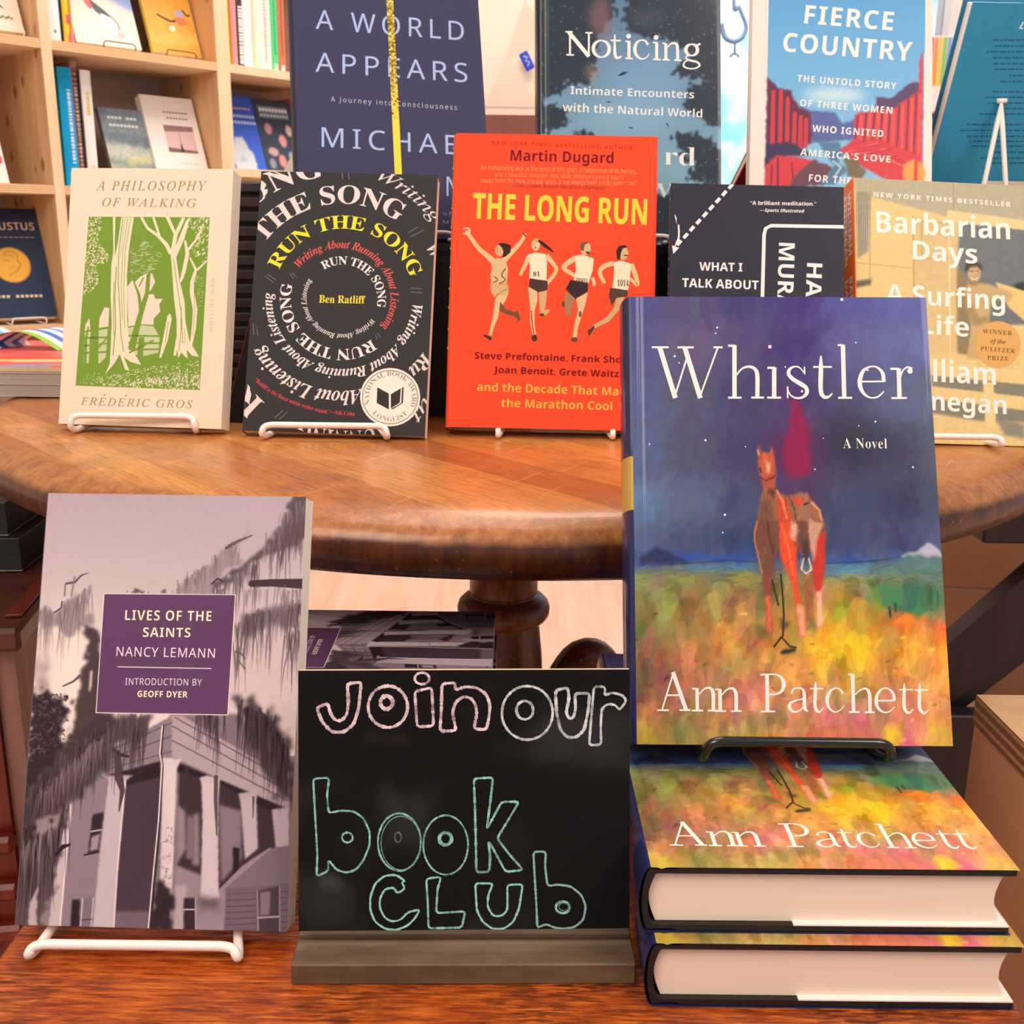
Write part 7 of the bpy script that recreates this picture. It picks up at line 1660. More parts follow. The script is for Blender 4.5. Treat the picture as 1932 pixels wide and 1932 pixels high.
('F',[(119.2,82.9),(125.1,82.9),(123.9,79),(120,79.4)],'4a4434',1,.9,2),
('F',[(111.1,77.9),(117,78.9),(116.7,73),(111.8,73)],'6a4a3c',1.5,.8,3),
('S',[(129.7,69.2),(130,64.3)],1.2,'453c34',1),
('S',[(132.8,71.2),(132.9,67.2)],.9,'453c34',1),
('S',[(151.3,79.1),(150.7,68.3)],1.8,'4d5a48',.7),
('S',[(154.9,77.2),(154.1,67.4)],1.2,'4d5a48',.7),
('F',[(12.7,65.7),(18.5,65.7),(18.4,56.9),(13.5,56.9)],'9aa878',2,.6,5),
('B',[(.1,80.3),(160,76.2),(158.2,-.6),(-0,-1.5)],420,9,8,75,.22,.26,5),
('B',[(-.2,57.8),(158.9,58.6),(158.2,-.6),(-0,-1.5)],420,6,4,85,.17,.24,6),
('B',[(.1,80.3),(160,76.2),(158.2,-.6),(-0,-1.5)],700,5,.6,84,.1,.3,7),
('B',[(-.1,65.6),(159.4,66.4),(158.2,-.6),(-0,-1.5)],60,2.4,1.8,10,.3,.4,8),
('F',[(65.2,148.5),(66.5,150.4),(64.8,153.9),(66,153.2),(67.7,149.5),(71.5,149.8),(72.8,153.7),(73.5,149.6),(73.8,145.5),(74.3,139.3),(73.8,134.2),(73.3,128.1),(71.7,125.3),(69,126.3),(67.2,131.2),(66.1,137.3),(65.1,143.4)],'b4543a',.5,1,0),
('F',[(66.7,148.5),(71.3,148.7),(73.4,145.5),(73.4,139.3),(69.9,137.3),(66.5,140.3)],'c85c3c',1,.8,0),
('F',[(69,145.4),(70.9,144.9),(71.3,139.1),(69.7,138.7)],'e8b898',.5,.95,0),
('F',[(73.2,128.3),(73,127.6),(72.7,126.9),(72.3,126.4),(71.7,126),(71.1,125.9),(70.5,126),(69.9,126.4),(69.5,126.9),(69.3,127.6),(69.2,128.3),(69.3,129.1),(69.6,129.8),(70.1,130.3),(70.6,130.6),(71.3,130.8),(71.9,130.6),(72.4,130.3),(72.8,129.8),(73.1,129.1)],'5e3226',.6,1,0),
('S',[(66.1,136.7),(68.8,134.7),(73.9,136.8)],.6,'5a2c24',1),
('S',[(65.3,151.1),(65.7,148.5)],1,'e0a084',.8),
('S',[(66.7,139.3),(66,141.3)],.8,'3c2420',1),
('F',[(67.9,131.2),(66,126.1),(65.3,120),(64.2,115),(61.7,106.9),(98.8,107.1),(98.1,114.1),(95.4,121.2),(92.5,124.2),(90.5,127.2),(86.5,128.7),(82.5,127),(79.5,126.6),(76.1,128.1),(74.1,130.7),(72.4,124.6)],'9c5c40',.6,1,0),
('F',[(66,124.1),(71.4,124.6),(73.3,107),(62.4,106.9)],'74503e',1,1,0),
('F',[(75,126.6),(78.6,124.3),(80.4,119.1),(82.1,112),(84.2,106.5),(75,106.5)],'d4442a',.7,1,0),
('S',[(74.6,129.2),(77.4,123.1),(79.1,115)],1.2,'e4926a',.8),
('F',[(79.5,127.2),(83.4,126),(86.5,128.7),(90.4,126.7),(91.8,123.7),(93.7,115.1),(90,111.1),(83.9,111.8),(81.7,119.1)],'9a6c52',.5,1,0),
('S',[(80.5,126.6),(83.2,120.1),(83.9,112)],.9,'5a3a30',.8),
('F',[(82.9,125.6),(88,125.7),(87.3,122.1),(83.8,122.1)],'e0402a',.5,1,0),
('S',[(88.3,122.1),(90.8,123.2)],.91,'3c2824',1),
('S',[(92.3,123.2),(96.1,119.1),(98.1,108.1)],1.2,'dca07c',.9),
('F',[(89.9,114.1),(92.5,113.7),(92.2,107.1),(89.5,107)],'c09a88',.4,1,0),
('F',[(91.9,110.6),(91.8,110.1),(91.7,109.6),(91.5,109.3),(91.2,109),(90.9,109),(90.6,109),(90.4,109.3),(90.2,109.6),(90.1,110.1),(90.1,110.6),(90.2,111.1),(90.3,111.5),(90.5,111.9),(90.8,112.1),(91.1,112.2),(91.3,112.1),(91.6,111.9),(91.7,111.5),(91.9,111.1)],'4a322a',.3,1,0),
('B',[(65.3,149.5),(74.3,149.6),(73.6,129.2),(90.5,127.2),(98.4,114.1),(98.6,107.1),(62.4,106.9),(66,125.1)],200,4,.8,80,.14,.4,11),
('F',[(64.1,113.5),(62.6,109),(61.7,103.5),(63.5,95.5),(65.2,92.5),(66.2,80.7),(66.4,73.8),(69.3,73.8),(69.9,80.7),(71.5,83.7),(72.2,94.6),(74.4,95.6),(98.2,97.7),(98.9,108.7),(98.2,113.7)],'74493a',.5,1,0),
('S',[(63.9,113.5),(62.3,107.5),(62,103.5),(63.7,95),(65.4,86.6)],.8,'d07a54',.8),
('S',[(69.1,113.5),(69.8,104.5),(71.5,96.5)],1,'4a3028',.7),
('F',[(65.8,86.6),(69.8,83.6),(69.1,73.8),(69.6,64),(69.9,56.7),(65.9,55),(67,64),(66.4,73.8)],'8a4632',.5,1,0),
('F',[(66.6,74.8),(69.2,74.8),(69.6,64),(69.7,56.7),(66.1,55.2),(67.1,64)],'da6844',.6,1,0),
('F',[(86.9,86.7),(92.3,86.7),(91,62.2),(86.7,62.1)],'a05a3a',.8,.8,0),
('F',[(74.8,113.6),(80.2,113.6),(83.4,98.6),(83.2,88.7),(83.8,78.8),(85,71.9),(86.9,58.2),(86.3,53.6),(83.5,54.5),(82.3,69),(81.1,75.8),(79,85.7),(75.1,93.6)],'e04c2c',.5,1,0),
('F',[(82.3,70.9),(85.8,69.9),(86.7,54.4),(83.7,54.3)],'eca080',.6,1,0),
('S',[(76.9,110.6),(79.4,98.6),(81.4,85.7)],1.1,'f07a48',.7),
('F',[(92.1,105.6),(98.4,107.6),(98.2,93.7),(96.8,83.8),(95.5,77.9),(95.3,60.2),(92.4,58.1),(92.7,73.9),(91.2,83.7)],'c83a2c',.5,1,0),
('F',[(92.7,76.9),(95.4,77.4),(95.5,60.2),(92.4,58.1)],'f0bc98',.5,1,0),
('F',[(80.8,113.6),(84.5,111.6),(83.7,102.4),(80.6,104.4)],'e0a488',.4,1,0),
('F',[(86.4,103.6),(90.2,104.6),(89.3,93.1),(86.1,93.1)],'4c3836',.5,1,0),
('F',[(90.1,113.6),(98.3,112.7),(94.7,104.6),(92.2,92.2),(90.4,101.6)],'c8947a',.5,1,0),
('S',[(87.2,94.1),(85.5,88.7),(87.8,86.2),(90.9,88.2),(89.6,94.1)],.7,'eed0be',1),
('S',[(70.6,82.7),(71.6,76.8),(73.3,69.9)],.91,'33261f',1),
('S',[(75,85.6),(75.6,73.8),(75.8,64),(74.9,54.3)],.9,'2c221e',1),
('F',[(74.2,63),(79.6,62.1),(77.9,57.2),(73.6,58.2)],'3c3a2c',1,.8,2),
('S',[(70.3,48.9),(74.1,53.8),(75.8,51.9),(78.4,49),(81.3,48.5)],.9,'2a2620',1),
('F',[(73.4,46.5),(76.1,47.7),(81.3,48),(81.4,46.8),(77,45.4),(73.6,45.2)],'2c2822',.4,1,0),
('F',[(60.4,60.1),(67.2,58.1),(68.1,54.3),(61.2,54.2)],'5c5c34',2,.7,3),
('F',[(86.9,63.1),(91.8,63.1),(90.6,57.3),(87.7,57.3)],'5c6038',1.5,.7,3),
('B',[(62.6,113.5),(99.3,113.7),(97.6,83.8),(94.5,58.3),(83.7,54.3),(81.5,73.9),(73.3,93.6),(69.1,55.2),(66.1,55.2),(66,80.7)],260,5,.9,84,.13,.35,9),
('N',.03,3,8),
])
EXTRA_TEXT = [('HARUKI MURAKAMI','s',{}),('WILLIAM','sb',{}),('FINNEGAN','sb',{}),('BARBARIAN','sb',{}),('DAYS','sb',{}),('AUGUSTUS','sb',{'off':-.012})]
ART['mag'] = ((215, 280), [], [('F', [(-5, -5), (220, -5), (220, 290), (-5, 290)], 'ee5a50', 0, 1, 0), ('F', [(-5, 60), (220, 90), (220, 104), (-5, 82)], 'f8b84c', 1, 1, 3), ('F', [(-5, -5), (220, -5), (220, 30), (-5, 20)], '9a9c6c', 2, .8, 6), ('F', [(120, 20), (180, 30), (190, 60), (140, 56)], '8a94a8', 2, .9, 4), ('F', [(60, 30), (120, 34), (110, 50), (50, 46)], 'f0a05c', 2, .9, 4), ('F', [(-5, 120), (90, 130), (80, 146), (-5, 140)], 'f6dcd0', 1.5, .9, 3), ('F', [(130, 70), (180, 76), (178, 88), (128, 84)], 'f6d0b4', 1.5, .9, 2), ('F', [(-5, 170), (220, 150), (220, 250), (-5, 270)], 'f07a78', 4, .8, 8), ('B', [(0, 0), (215, 0), (215, 280), (0, 280)], 200, 40, 5, 8, .12, .5, 3)])

# ------------------------------------------------------------------ book builders (local axes: x across the cover, z up the cover, y into the book)


def face_mat(P, yaw, lean, roll=0):
    u = Vector((1, 0, 0)); v = Vector((0, math.sin(lean), math.cos(lean))); n = Vector((0, -math.cos(lean), math.sin(lean)))
    u, v = u * math.cos(roll) + v * math.sin(roll), -u * math.sin(roll) + v * math.cos(roll)
    Z = Matrix.Rotation(yaw, 3, 'Z')
    u, v, n = Z @ u, Z @ v, Z @ n
    return Matrix(((u.x, -n.x, v.x, P[0]), (u.y, -n.y, v.y, P[1]), (u.z, -n.z, v.z, P[2]), (0, 0, 0, 1)))


def flat_mat(P, yaw, rot_ccw=False):
    """lying face up; P is the cover's bottom-left corner"""
    c, s = math.cos(yaw), math.sin(yaw)
    u, v = Vector((c, s, 0)), Vector((-s, c, 0))
    return Matrix(((u.x, 0, v.x, P[0]), (u.y, 0, v.y, P[1]), (0, -1, 0, P[2]), (0, 0, 0, 1)))


def spine_arc(T, b, n=12):
    return [(-b * math.sin(math.pi * k / n), T * (1 - math.cos(math.pi * k / n)) / 2) for k in range(n + 1)]


def front(mb, name, bg, W, H, cell, depth, bgcell=None):
    size, ops, ras = ART.get(name, ((W * 1000, H * 1000), [], []))
    if ras:
        cv = Canvas(size[0], size[1], cell); cv.run(ras)
    else:
        cv = Canvas(W * 1000, H * 1000, bgcell or 3.0); cv.c[:] = hexc(bg)
    grid_face(mb, cv, depth)
    draw_ops(mb, ops, W * 1000, H * 1000, lambda x, z: float(depth(np.float64(x), np.float64(z))))
    return cv


def hardcover(name, mat, art, W, H, T, bg, spine, back, mprint, pages=PAGES, cell=.5, spine_art=None, groove=.9, board=None):
    """dust jacket over black boards round a page block"""
    root = empty(name, mat)
    depth = lambda x, z: groove * .75 * np.exp(-((x - 4.6) / 1.4) ** 2) + .25 * np.exp(-((x - W * 1000) / 1.6) ** 2)
    mb = MB()
    front(mb, art, bg, W, H, cell, depth)
    b = min(.0045, T * .2)
    arc = spine_arc(T, b)
    zs = [0, H]
    bands = [(0, H, spine)] + ([] if not spine_art else [])
    cuts = [0.0] + sorted(x for a_ in (spine_art or []) for x in a_[:2]) + [H]
    for z0, z1 in zip(cuts[:-1], cuts[1:]):
        if z1 - z0 < 1e-6: continue
        col = spine
        for a_ in (spine_art or []):
            if a_[0] - 1e-6 <= z0 and z1 <= a_[1] + 1e-6: col = a_[2]
        mb.col = lin(col); mb.prism(arc, z0, z1, False, False)
    mb.col = lin(back); mb.prism([(0, T), (W, T)], 0, H, False, False)
    mb.build('jacket', mprint, root)
    k = MB()
    a0 = [(x - .0 + .0006, y) for x, y in spine_arc(T - .0012, b - .0008)]
    a0 = [(x, y + .0006) for x, y in a0]
    a1 = [(x + .003, y + .0034) for x, y in spine_arc(T - .0068, b * .8)]
    prof = [(W - .001, .0006)] + [(.013, .0006), (.010, .0016), (.005, .0016)] + a0[1:-1] + [(.005, T - .0016), (.010, T - .0016), (.013, T - .0006), (W - .001, T - .0006), (W - .001, T - .0034), (.012, T - .0034)] + a1[::-1] + [(.012, .0034), (W - .001, .0034)]
    k.prism(prof, .0006, H - .0006, True, True, False)
    k.build('boards', board or BLACK_CLOTH, root)
    p = MB()
    n = 10
    tb = .0036
    pr = [(.0035 - (b * .75) * math.sin(math.pi * i / n), tb + (T - 2 * tb) * i / n) for i in range(n + 1)]
    pr += [(W - .0045 - .0032 * math.sin(math.pi * i / n) * 1.0, T - tb - (T - 2 * tb) * i / n) for i in range(n + 1)]
    p.prism(pr, .0035, H - .0035, True, True)
    p.build('page_block', pages, root)
    fl = MB()
    fl.box(W * .40, W - .0012, T - .0040, T - .0034, .0004, H - .0004)
    fl.build('jacket_flap', WHITE_PAPER, root)
    return root


def paperback(name, mat, art, W, H, T, bg, spine, back, mprint, pages=PAGES, cell=.6, spine_ops=None, pw=.0004, round_r=0):
    root = empty(name, mat)
    mb = MB()
    th = .0004
    depth = lambda x, z: .22 * np.exp(-((x - 5.0) / 1.0) ** 2)
    front(mb, art, bg, W, H, cell, depth)
    r = min(.0014, T * .2)
    arc = [(0, 0)] + [(r * (math.cos(t) - 1) * 0 - r * math.sin(t) * .6, r * (1 - math.cos(t))) for t in (R(30), R(60), R(90))]
    arc += [(x, T - y) for x, y in arc[::-1]]
    mb.col = lin(spine); mb.prism(arc, 0, H, False, False)
    if spine_ops:
        # spine artwork: drawn in (depth, height) and turned onto the spine
        sb = MB(); draw_ops(sb, spine_ops, T * 1000, H * 1000)
        xs = -r * .6
        i = mb.verts([(xs + y, T - x, z) for x, y, z in sb.v]); mb.c[i:] = sb.c; mb.faces(sb.f, i)
    mb.col = lin(back); mb.prism([(0, T), (W, T)], 0, H, False, False)
    mb.col = lin('f3e8da')
    mb.prism([(0, th), (W - .0001, th)], .0001, H - .0001, False, False); mb.prism([(0, T - th), (W - .0001, T - th)], .0001, H - .0001, False, False)
    mb.smooth = False
    for x0, x1, y0, y1 in ((0, W, .00026, th), (0, W, T - th, T)):
        mb.box(x0, x1 - .00005, y0 + .00002, y1 - .00002, .00005, H - .00005)
    mb.build('cover', mprint, root)
    p = MB(); p.box(.0004, W - pw, th + .0001, T - th - .0001, .0003, H - .0003)
    p.build('page_block', pages, root)
    return root


def wire_stand(name, loc, half, yb, lip, rail, rise, lean, wire_r, mat_wire, ybar=0.0, bulge=.003, open_front=False, foot=.055):
    """wire easel; root at the middle of its front on the surface it stands on: one bent wire in front, one prop behind"""
    root = empty(name, loc=loc)
    r = wire_r
    w = .012
    by = yb + r * 1.1 + rise * math.tan(lean)
    m = MB()
    left = [(-w, by, rise), (-half + .006, yb + .004, rail), (-half + .003, yb * .45, (rail + r) * .55), (-half, .003, r)]
    right = [(-x, y, z) for x, y, z in left[::-1]]
    if open_front:
        for sd in (left + [(-half, -.002, rail * .6), (-half, .0005, rail + r)], right[::-1] + [(half, -.002, rail * .6), (half, .0005, rail + r)]):
            m.tube(fillet(sd, .006, 5), r, 10)
    else:
        front = [(-half - .001, -bulge, lip * .5), (-half + .0015, ybar, lip), (half - .0015, ybar, lip), (half + .001, -bulge, lip * .5)]
        m.tube(fillet(left + front + right, .0075, 6), r, 10)
    m.build('front_wire', mat_wire, root)
    b = MB()
    b.tube(fillet([(-w, by + r, rise), (-.022, by + foot, r), (.022, by + foot, r), (w, by + r, rise)], .006, 4), r * .9, 10)
    b.tube([(-w - .003, by, rise), (w + .003, by, rise)], r * 1.25, 10)
    b.build('back_prop', mat_wire, root)
    return root


make_texts({text_key(o[1], o[2], o[-1]) for sz, ops, ras in ART.values() for o in ops if o[0] in 'TW'} | {text_key(t, f, o) for t, f, o in EXTRA_TEXT})

# ------------------------------------------------------------------ setting
FLOOR_Z = -.55
b = MB(); b.box(-2.6, 2.6, -.9, 4.6, FLOOR_Z - .04, FLOOR_Z)
tag(b.build('floor', FLOORM), 'pale pinkish wooden floor seen beneath the round table', 'floor', kind='structure')
WY = 3.45
b = MB()
b.box(-2.52, -2.4, .9, 3.449, FLOOR_Z, 2.4)
tag(b.build('wall_left', WALL), 'cream side wall beyond the bookcase', 'wall', kind='structure')
b = MB()
WX0, WX1, WZ0, WZ1 = .52, 1.33, -.10, 1.75
b.box(-2.6, WX0, WY, WY + .12, FLOOR_Z, 2.4); b.box(WX1, 2.6, WY, WY + .12, FLOOR_Z, 2.4)
b.box(WX0, WX1, WY, WY + .12, FLOOR_Z, WZ0); b.box(WX0, WX1, WY, WY + .12, WZ1, 2.4)
tag(b.build('wall_back', WALL), 'cream wall behind the display table', 'wall', kind='structure')
b = MB(); b.box(-.6, .44, WY - .06, WY, FLOOR_Z, .672)
tag(b.build('trim_1', BROWN_PAINT), 'red-brown wooden wainscot below the cream wall', 'trim', kind='structure')
win = empty('window_1', loc=(WX0, WY, WZ0))
tag(win, 'bright daylit shop window behind the upright books', 'window', kind='structure')
b = MB(); w, h = WX1 - WX0, WZ1 - WZ0
for q in ((0, .03, -.02, .1, 0, h), (w - .03, w, -.02, .1, 0, h), (.03, w - .03, -.02, .1, 0, .03), (.03, w - .03, -.02, .1, h - .03, h), (.03, w - .03, .02, .06, .36, .375)): b.box(*q)
b.build('window_frame', WHITE_FRAME, win)
b = MB(); b.box(.03, w - .03, .04, .044, .03, h - .03); b.build('pane', GLASS, win)
# street outside the window
b = MB(); b.box(-.6, 2.4, 0, .6, 0, 2.6); b.box(.1, .45, -.05, -.001, .2, 1.0)
o = b.build('building', EXT_BLUE); o.location = (.45, 5.6, FLOOR_Z); tag(o, 'hazy pale blue street building seen through the window', 'building')
b = MB(); b.box(-.6, 2.2, 0, .3, 0, .98)
o = b.build('street_wall', EXT_LILAC); o.location = (.2, 4.9, FLOOR_Z); tag(o, 'low lilac street wall outside the window', 'wall')

# ------------------------------------------------------------------ bench in front
root = empty('oak_bench', loc=(0, .43, 0))
tag(root, 'dark red oak bench holding the chalkboard and the front books', 'bench')
b = MB(); b.bevel_box(-.2355, .2262, -.245, .275, -.028, 0, .003); b.build('seat', BENCH, root)
b = MB(); b.box(-.205, .197, -.21, -.19, -.10, -.0285); b.box(-.205, .197, .22, .24, -.10, -.0285); b.box(-.205, -.187, -.19, .22, -.10, -.0285); b.box(.178, .197, -.19, .22, -.10, -.0285); b.build('apron', RED_WOOD, root)
for sx in (-.2, .155):
    for sy in (-.205, .2):
        b = MB(); b.box(sx, sx + .038, sy, sy + .038, -.55, -.101); b.build('leg', RED_WOOD, root)

# ------------------------------------------------------------------ round table
TZ = .170
root = empty('round_table', loc=(.004, 1.08, 0))
tag(root, 'round wooden table with a thick worn orange-brown top on a turned pedestal', 'table')
b = MB()
Rt = .510
prof = [(.0001, TZ), (.30, TZ), (.44, TZ - .0003), (Rt - .030, TZ - .0012), (Rt - .018, TZ - .0035), (Rt - .008, TZ - .0085), (Rt - .002, TZ - .015), (Rt, TZ - .022), (Rt - .001, TZ - .029), (Rt - .005, TZ - .036), (Rt - .013, TZ - .0415), (Rt - .022, TZ - .044), (.0001, TZ - .044)]
b.lathe(prof, 160)
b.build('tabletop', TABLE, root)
b = MB()
pz = TZ - .044
cxp = -.012
b.lathe([(.085, pz - .0005), (.085, pz - .02), (.05, pz - .03), (.036, pz - .045), (.034, pz - .052), (.038, pz - .059), (.036, pz - .063), (.034, pz - .160), (.036, pz - .162)], 48, cxp, 0)
b.lathe([(.037, -.020), (.037, -.049), (.0365, -.051), (.034, -.052), (.034, -.0545), (.038, -.0555), (.044, -.0575), (.0485, -.062), (.0505, -.068), (.0500, -.075), (.0465, -.0805), (.041, -.0835), (.0385, -.0845), (.038, -.0865), (.0395, -.092), (.0425, -.12), (.0445, -.16), (.046, -.24), (.044, -.32), (.05, -.34), (.052, -.36), (.04, -.37), (.04, -.44)], 48, cxp, 0)
b.build('pedestal', EDGE, root)
for a in (20, 110, 200, 290):
    b = MB(); ca, sa = math.cos(R(a)), math.sin(R(a))
    pr = catmull([(.03, -.27), (.06, -.195), (.095, -.142), (.13, -.168), (.17, -.28), (.22, -.42), (.30, -.512), (.36, -.525)], 6)
    b.tube([(cxp + d * ca, d * sa, z) for d, z in pr], [.024 - .006 * i / len(pr) for i in range(len(pr))], 10); b.build('leg', EDGE, root)

# ------------------------------------------------------------------ black riser on the table that lifts the back row
root = empty('display_riser', loc=(.05, .893, TZ))
tag(root, 'black ledged display riser at the back of the round table', 'riser')
b = MB()
b.box(-.205, .300, .012, .20, .0005, .130); b.box(-.212, .307, .004, .20, .130, .136); b.box(-.208, .303, .008, .20, .136, .1405); b.box(-.212, .307, 0, .20, .1405, .146)
b.build('riser_box', BLACK_PAINT, root)
root = empty('display_riser', loc=(.362, .93, TZ))
tag(root, 'lower plain black block on the table carrying the teal hardcover', 'riser')
b = MB(); b.bevel_box(0, .17, 0, .16, .0005, .1285, .002); b.build('riser_box', BLACK_PAINT, root)
root = empty('slatted_crate', loc=(-.335, 1.02, TZ))
tag(root, 'dark slatted crate on the table between the two leftmost upright books', 'crate')
b = MB(); b.box(.003, .137, .008, .15, .0005, .199)
b.build('box', BLACK_PAINT, root)
for k in range(15):
    b = MB(); b.bevel_box(0, .14, 0, .0075, .002 + k * .0133, .0125 + k * .0133, .0018); b.build('slat', DARK_WOOD, root)

# ------------------------------------------------------------------ the big books
M_whis = face_mat((0.06391, 0.47772, .0785), R(-.43), R(24.1), R(.54))
gold = [(.119, .1475, 'c9a24c')]
whis = hardcover('hardcover_book', M_whis, 'whis', .158, .235, .032, '44507a', '2b2d57', '2b2d57', PRINT_GLOSS, cell=.42, spine_art=gold)
tag(whis, 'upright glossy night-sky hardcover with a saddled horse on its cover', 'book')
L1 = copy_tree(whis, flat_mat((.0611, .3933, .0646), R(.33)))
tag(L1, 'upper horse-cover hardcover lying flat under the black wire stand', 'book', 'horse-cover hardcovers lying flat')
L2 = copy_tree(whis, flat_mat((.0640, .3865, .0322), R(.1)))
tag(L2, 'lower horse-cover hardcover lying flat directly on the oak bench', 'book', 'horse-cover hardcovers lying flat')

def M(x, y, z, yaw, lean, roll, k=1.0):
    """k moves a book away from the viewpoint it was measured from and enlarges it to match"""
    return face_mat((x * k, y * k, CAM_H + (z - CAM_H) * k), R(yaw), R(lean), R(roll)) @ Matrix.Scale(k, 4)


saints = paperback('paperback_book', M(-.2286, .4214, .0116, -1.66, 22.29, .25), 'saints', .127, .203, .016, 'bda9ab', '6d5a62', 'd8c8c4', PRINT_MATTE, PAGES_WHITE, cell=.32)
tag(saints, 'grey mansion-photo paperback standing upright on the bench', 'book')
for i in range(5):
    z = .0802 - i * .0161
    dx, dy = ((0, 0), (.0015, .001), (-.002, .002), (.001, -.001), (0, .001))[i]
    mt = Matrix(((0, 0, -1, -.0105 + dx), (1, 0, 0, .5335 + dy), (0, -1, 0, z), (0, 0, 0, 1)))
    c = copy_tree(saints, mt)
    if i == 0: tag(c, 'grey mansion-photo paperback lying flat behind the chalkboard, topmost of its pile', 'book', 'mansion-photo paperbacks piled behind the chalkboard')
    else: tag(c, 'grey mansion-photo paperback under the topmost one of the pile behind the chalkboard', 'book', 'mansion-photo paperbacks piled behind the chalkboard')

phil = paperback('paperback_book', M(-.3488, .7950, .1796, -6.1, 16.11, -.04, 1.025), 'phil', .129, .198, .0165, 'f0dcc0', 'e8d2b4', 'ead6bc', PRINT_MATTE, PAGES, cell=.6)
tag(phil, 'cream paperback with a green woodcut of trees on its cover', 'book')
song = paperback('paperback_book', M(-.2068, .7910, .1765, -1.95, 22.69, -.75, 1.01), 'song', .140, .210, .013, '3c3a39', '48443f', 'e2584e', PRINT_MATTE, PAGES, cell=.6)
tag(song, 'charcoal paperback with spiralling lettering on its cover', 'book')
longb = hardcover('hardcover_book', M(-.0493, .8082, .1785, -1.06, 18.45, -.46), 'long', .158, .235, .026, 'fb5032', 'fb5838', 'fb5838', PRINT_MATTE, PAGES, cell=.6, groove=.4, board=m_flat('cream_green_board', 'd9cda0', .6))
tag(longb, 'bright orange-red hardcover with four runners on its cover', 'book')
mb = MB()
for k in range(34):   # yellow hand-drawn border down the spine
    z = .052 + k * .0054
    xx = -.0016 - .0012 * math.sin(k * 1.9); mb.tube([(-.0034 + .0006 * math.sin(k * 2.1), .006, z), (-.0036, .0075, z + .002 * math.sin(k)), (-.0024, .0035, z + .003)], .0007, 6)
mb.build('spine_lettering', m_flat('yellow_ink', 'fdc43c', .5), kids(longb)[0])
mura = paperback('paperback_book', M(.1161, .7778, .1762, -2.11, 22.26, -.76), 'mura', .132, .203, .012, '35333f', '2e2c37', '35333f', PRINT_SATIN, PAGES, cell=.6,
                 spine_ops=[('T', 'HARUKI MURAKAMI', 's', (5, 193), (5, 60), 3.6, 'd8d2cc', {})])
tag(mura, 'dark slate paperback with a dashed white path, behind the upright horse hardcover', 'book')
barb = paperback('paperback_book', M(.2672, .7955, .1735, 4.0, 22.0, -1.92), 'barb', .140, .213, .026, 'd9bf87', 'ff7a34', 'f2622a', PRINT_SATIN, PAGES, cell=.42,
                 spine_ops=[('T', 'WILLIAM', 'sb', (15, 204), (15, 152), 6.2, 'f6e6da', {}), ('T', 'FINNEGAN', 'sb', (6, 204), (6, 146), 6.2, 'f6e6da', {}), ('T', 'BARBARIAN', 'sb', (15, 134), (15, 70), 6.2, 'f6e6da', {}), ('T', 'DAYS', 'sb', (6, 134), (6, 104), 6.2, 'f6e6da', {})])
tag(barb, 'beige surfer-photo paperback with an orange spine', 'book')
worl = hardcover('hardcover_book', M(-.1737, .8761, .3195, 10.4, 23.82, .06, 1.03), 'world', .158, .235, .03, '41405a', '302f40', '41405a', PRINT_SATIN, PAGES, cell=.6, groove=.6)
tag(worl, 'slate-blue hardcover with a gold band down its cover', 'book')
g = MB()
g.col = lin('f4d64e'); x0, x1 = .0786, .0845
i = g.verts([(x0, -.0006, .0557), (x1, -.0006, .0557), (x1, -.0006, .105), (x0, -.0006, .105)]); g.faces([(0, 1, 2, 3)], i)
rs = random.Random(4)
z = .105
while z < .2345:
    z1 = min(z + .0016, .235)
    for q in range(4):
        xa, xb = x0 + (x1 - x0) * q / 4, x0 + (x1 - x0) * (q + 1) / 4
        pale = (z - .105) < .03 * rs.random() + .004
        g.col = lin(rs.choice(['f0d45c', 'f4d64e', 'e6c84c'] if pale else ['8f7424', 'a98c34', 'c9ac4a', 'f3e596', '6f5a20', 'd8bc58', 'b7993c', 'e8d070']))
        sk = rs.uniform(-.0006, .0006)
        i = g.verts([(xa, -.0006, z), (xb, -.0006, z + sk), (xb, -.0006, z1 + sk), (xa, -.0006, z1)]); g.faces([(0, 1, 2, 3)], i)
    z = z1
g.build('gold_band', PRINT_SATIN, kids(worl)[0])

noti = hardcover('hardcover_book', M(.0226, .9063, .3169, 3.27, 14.97, .03, 1.012), 'notic', .152, .229, .028, '54708f', '252c36', '2c3440', PRINT_GLOSS, PAGES, cell=.6, groove=.5)
tag(noti, 'glossy sky-and-trees hardcover in the back row', 'book')
fier = paperback('paperback_book', M(.1998, .9267, .3216, -4.18, 18.96, .06), 'fierce', .152, .229, .022, 'e9ddd3', 'efe6dc', 'efe6dc', PRINT_SATIN, PAGES_WHITE, cell=.6)
tag(fier, 'red canyon and blue sky paperback in the back row', 'book')


def back_to_us(name, mat, art, W, H, T, col, back, mprint, pages, over=.003, cell=3.0):
    """a book turned away: its back cover faces the viewer, fore-edge on the left"""
    root = empty(name, mat)
    b = MB()
    front(b, art, col, W, H, cell, lambda x, z: 0 * x)
    b.smooth = False; b.col = lin(col)
    b.box(0, W, .00005, .0022, .00002, H - .00002)
    b.build('back_cover', mprint, root)
    b = MB(); b.smooth = False; b.col = lin(back); b.box(0, W, T - .0022, T, 0, H); b.build('front_cover', mprint, root)
    b = MB(); b.smooth = False; b.col = lin(back); b.box(W - .0022, W, .0023, T - .0023, 0, H); b.build('spine', mprint, root)
    b = MB(); b.box(over, W - .0024, .0023, T - .0023, over, H - over); b.build('page_block', pages, root)
    return root


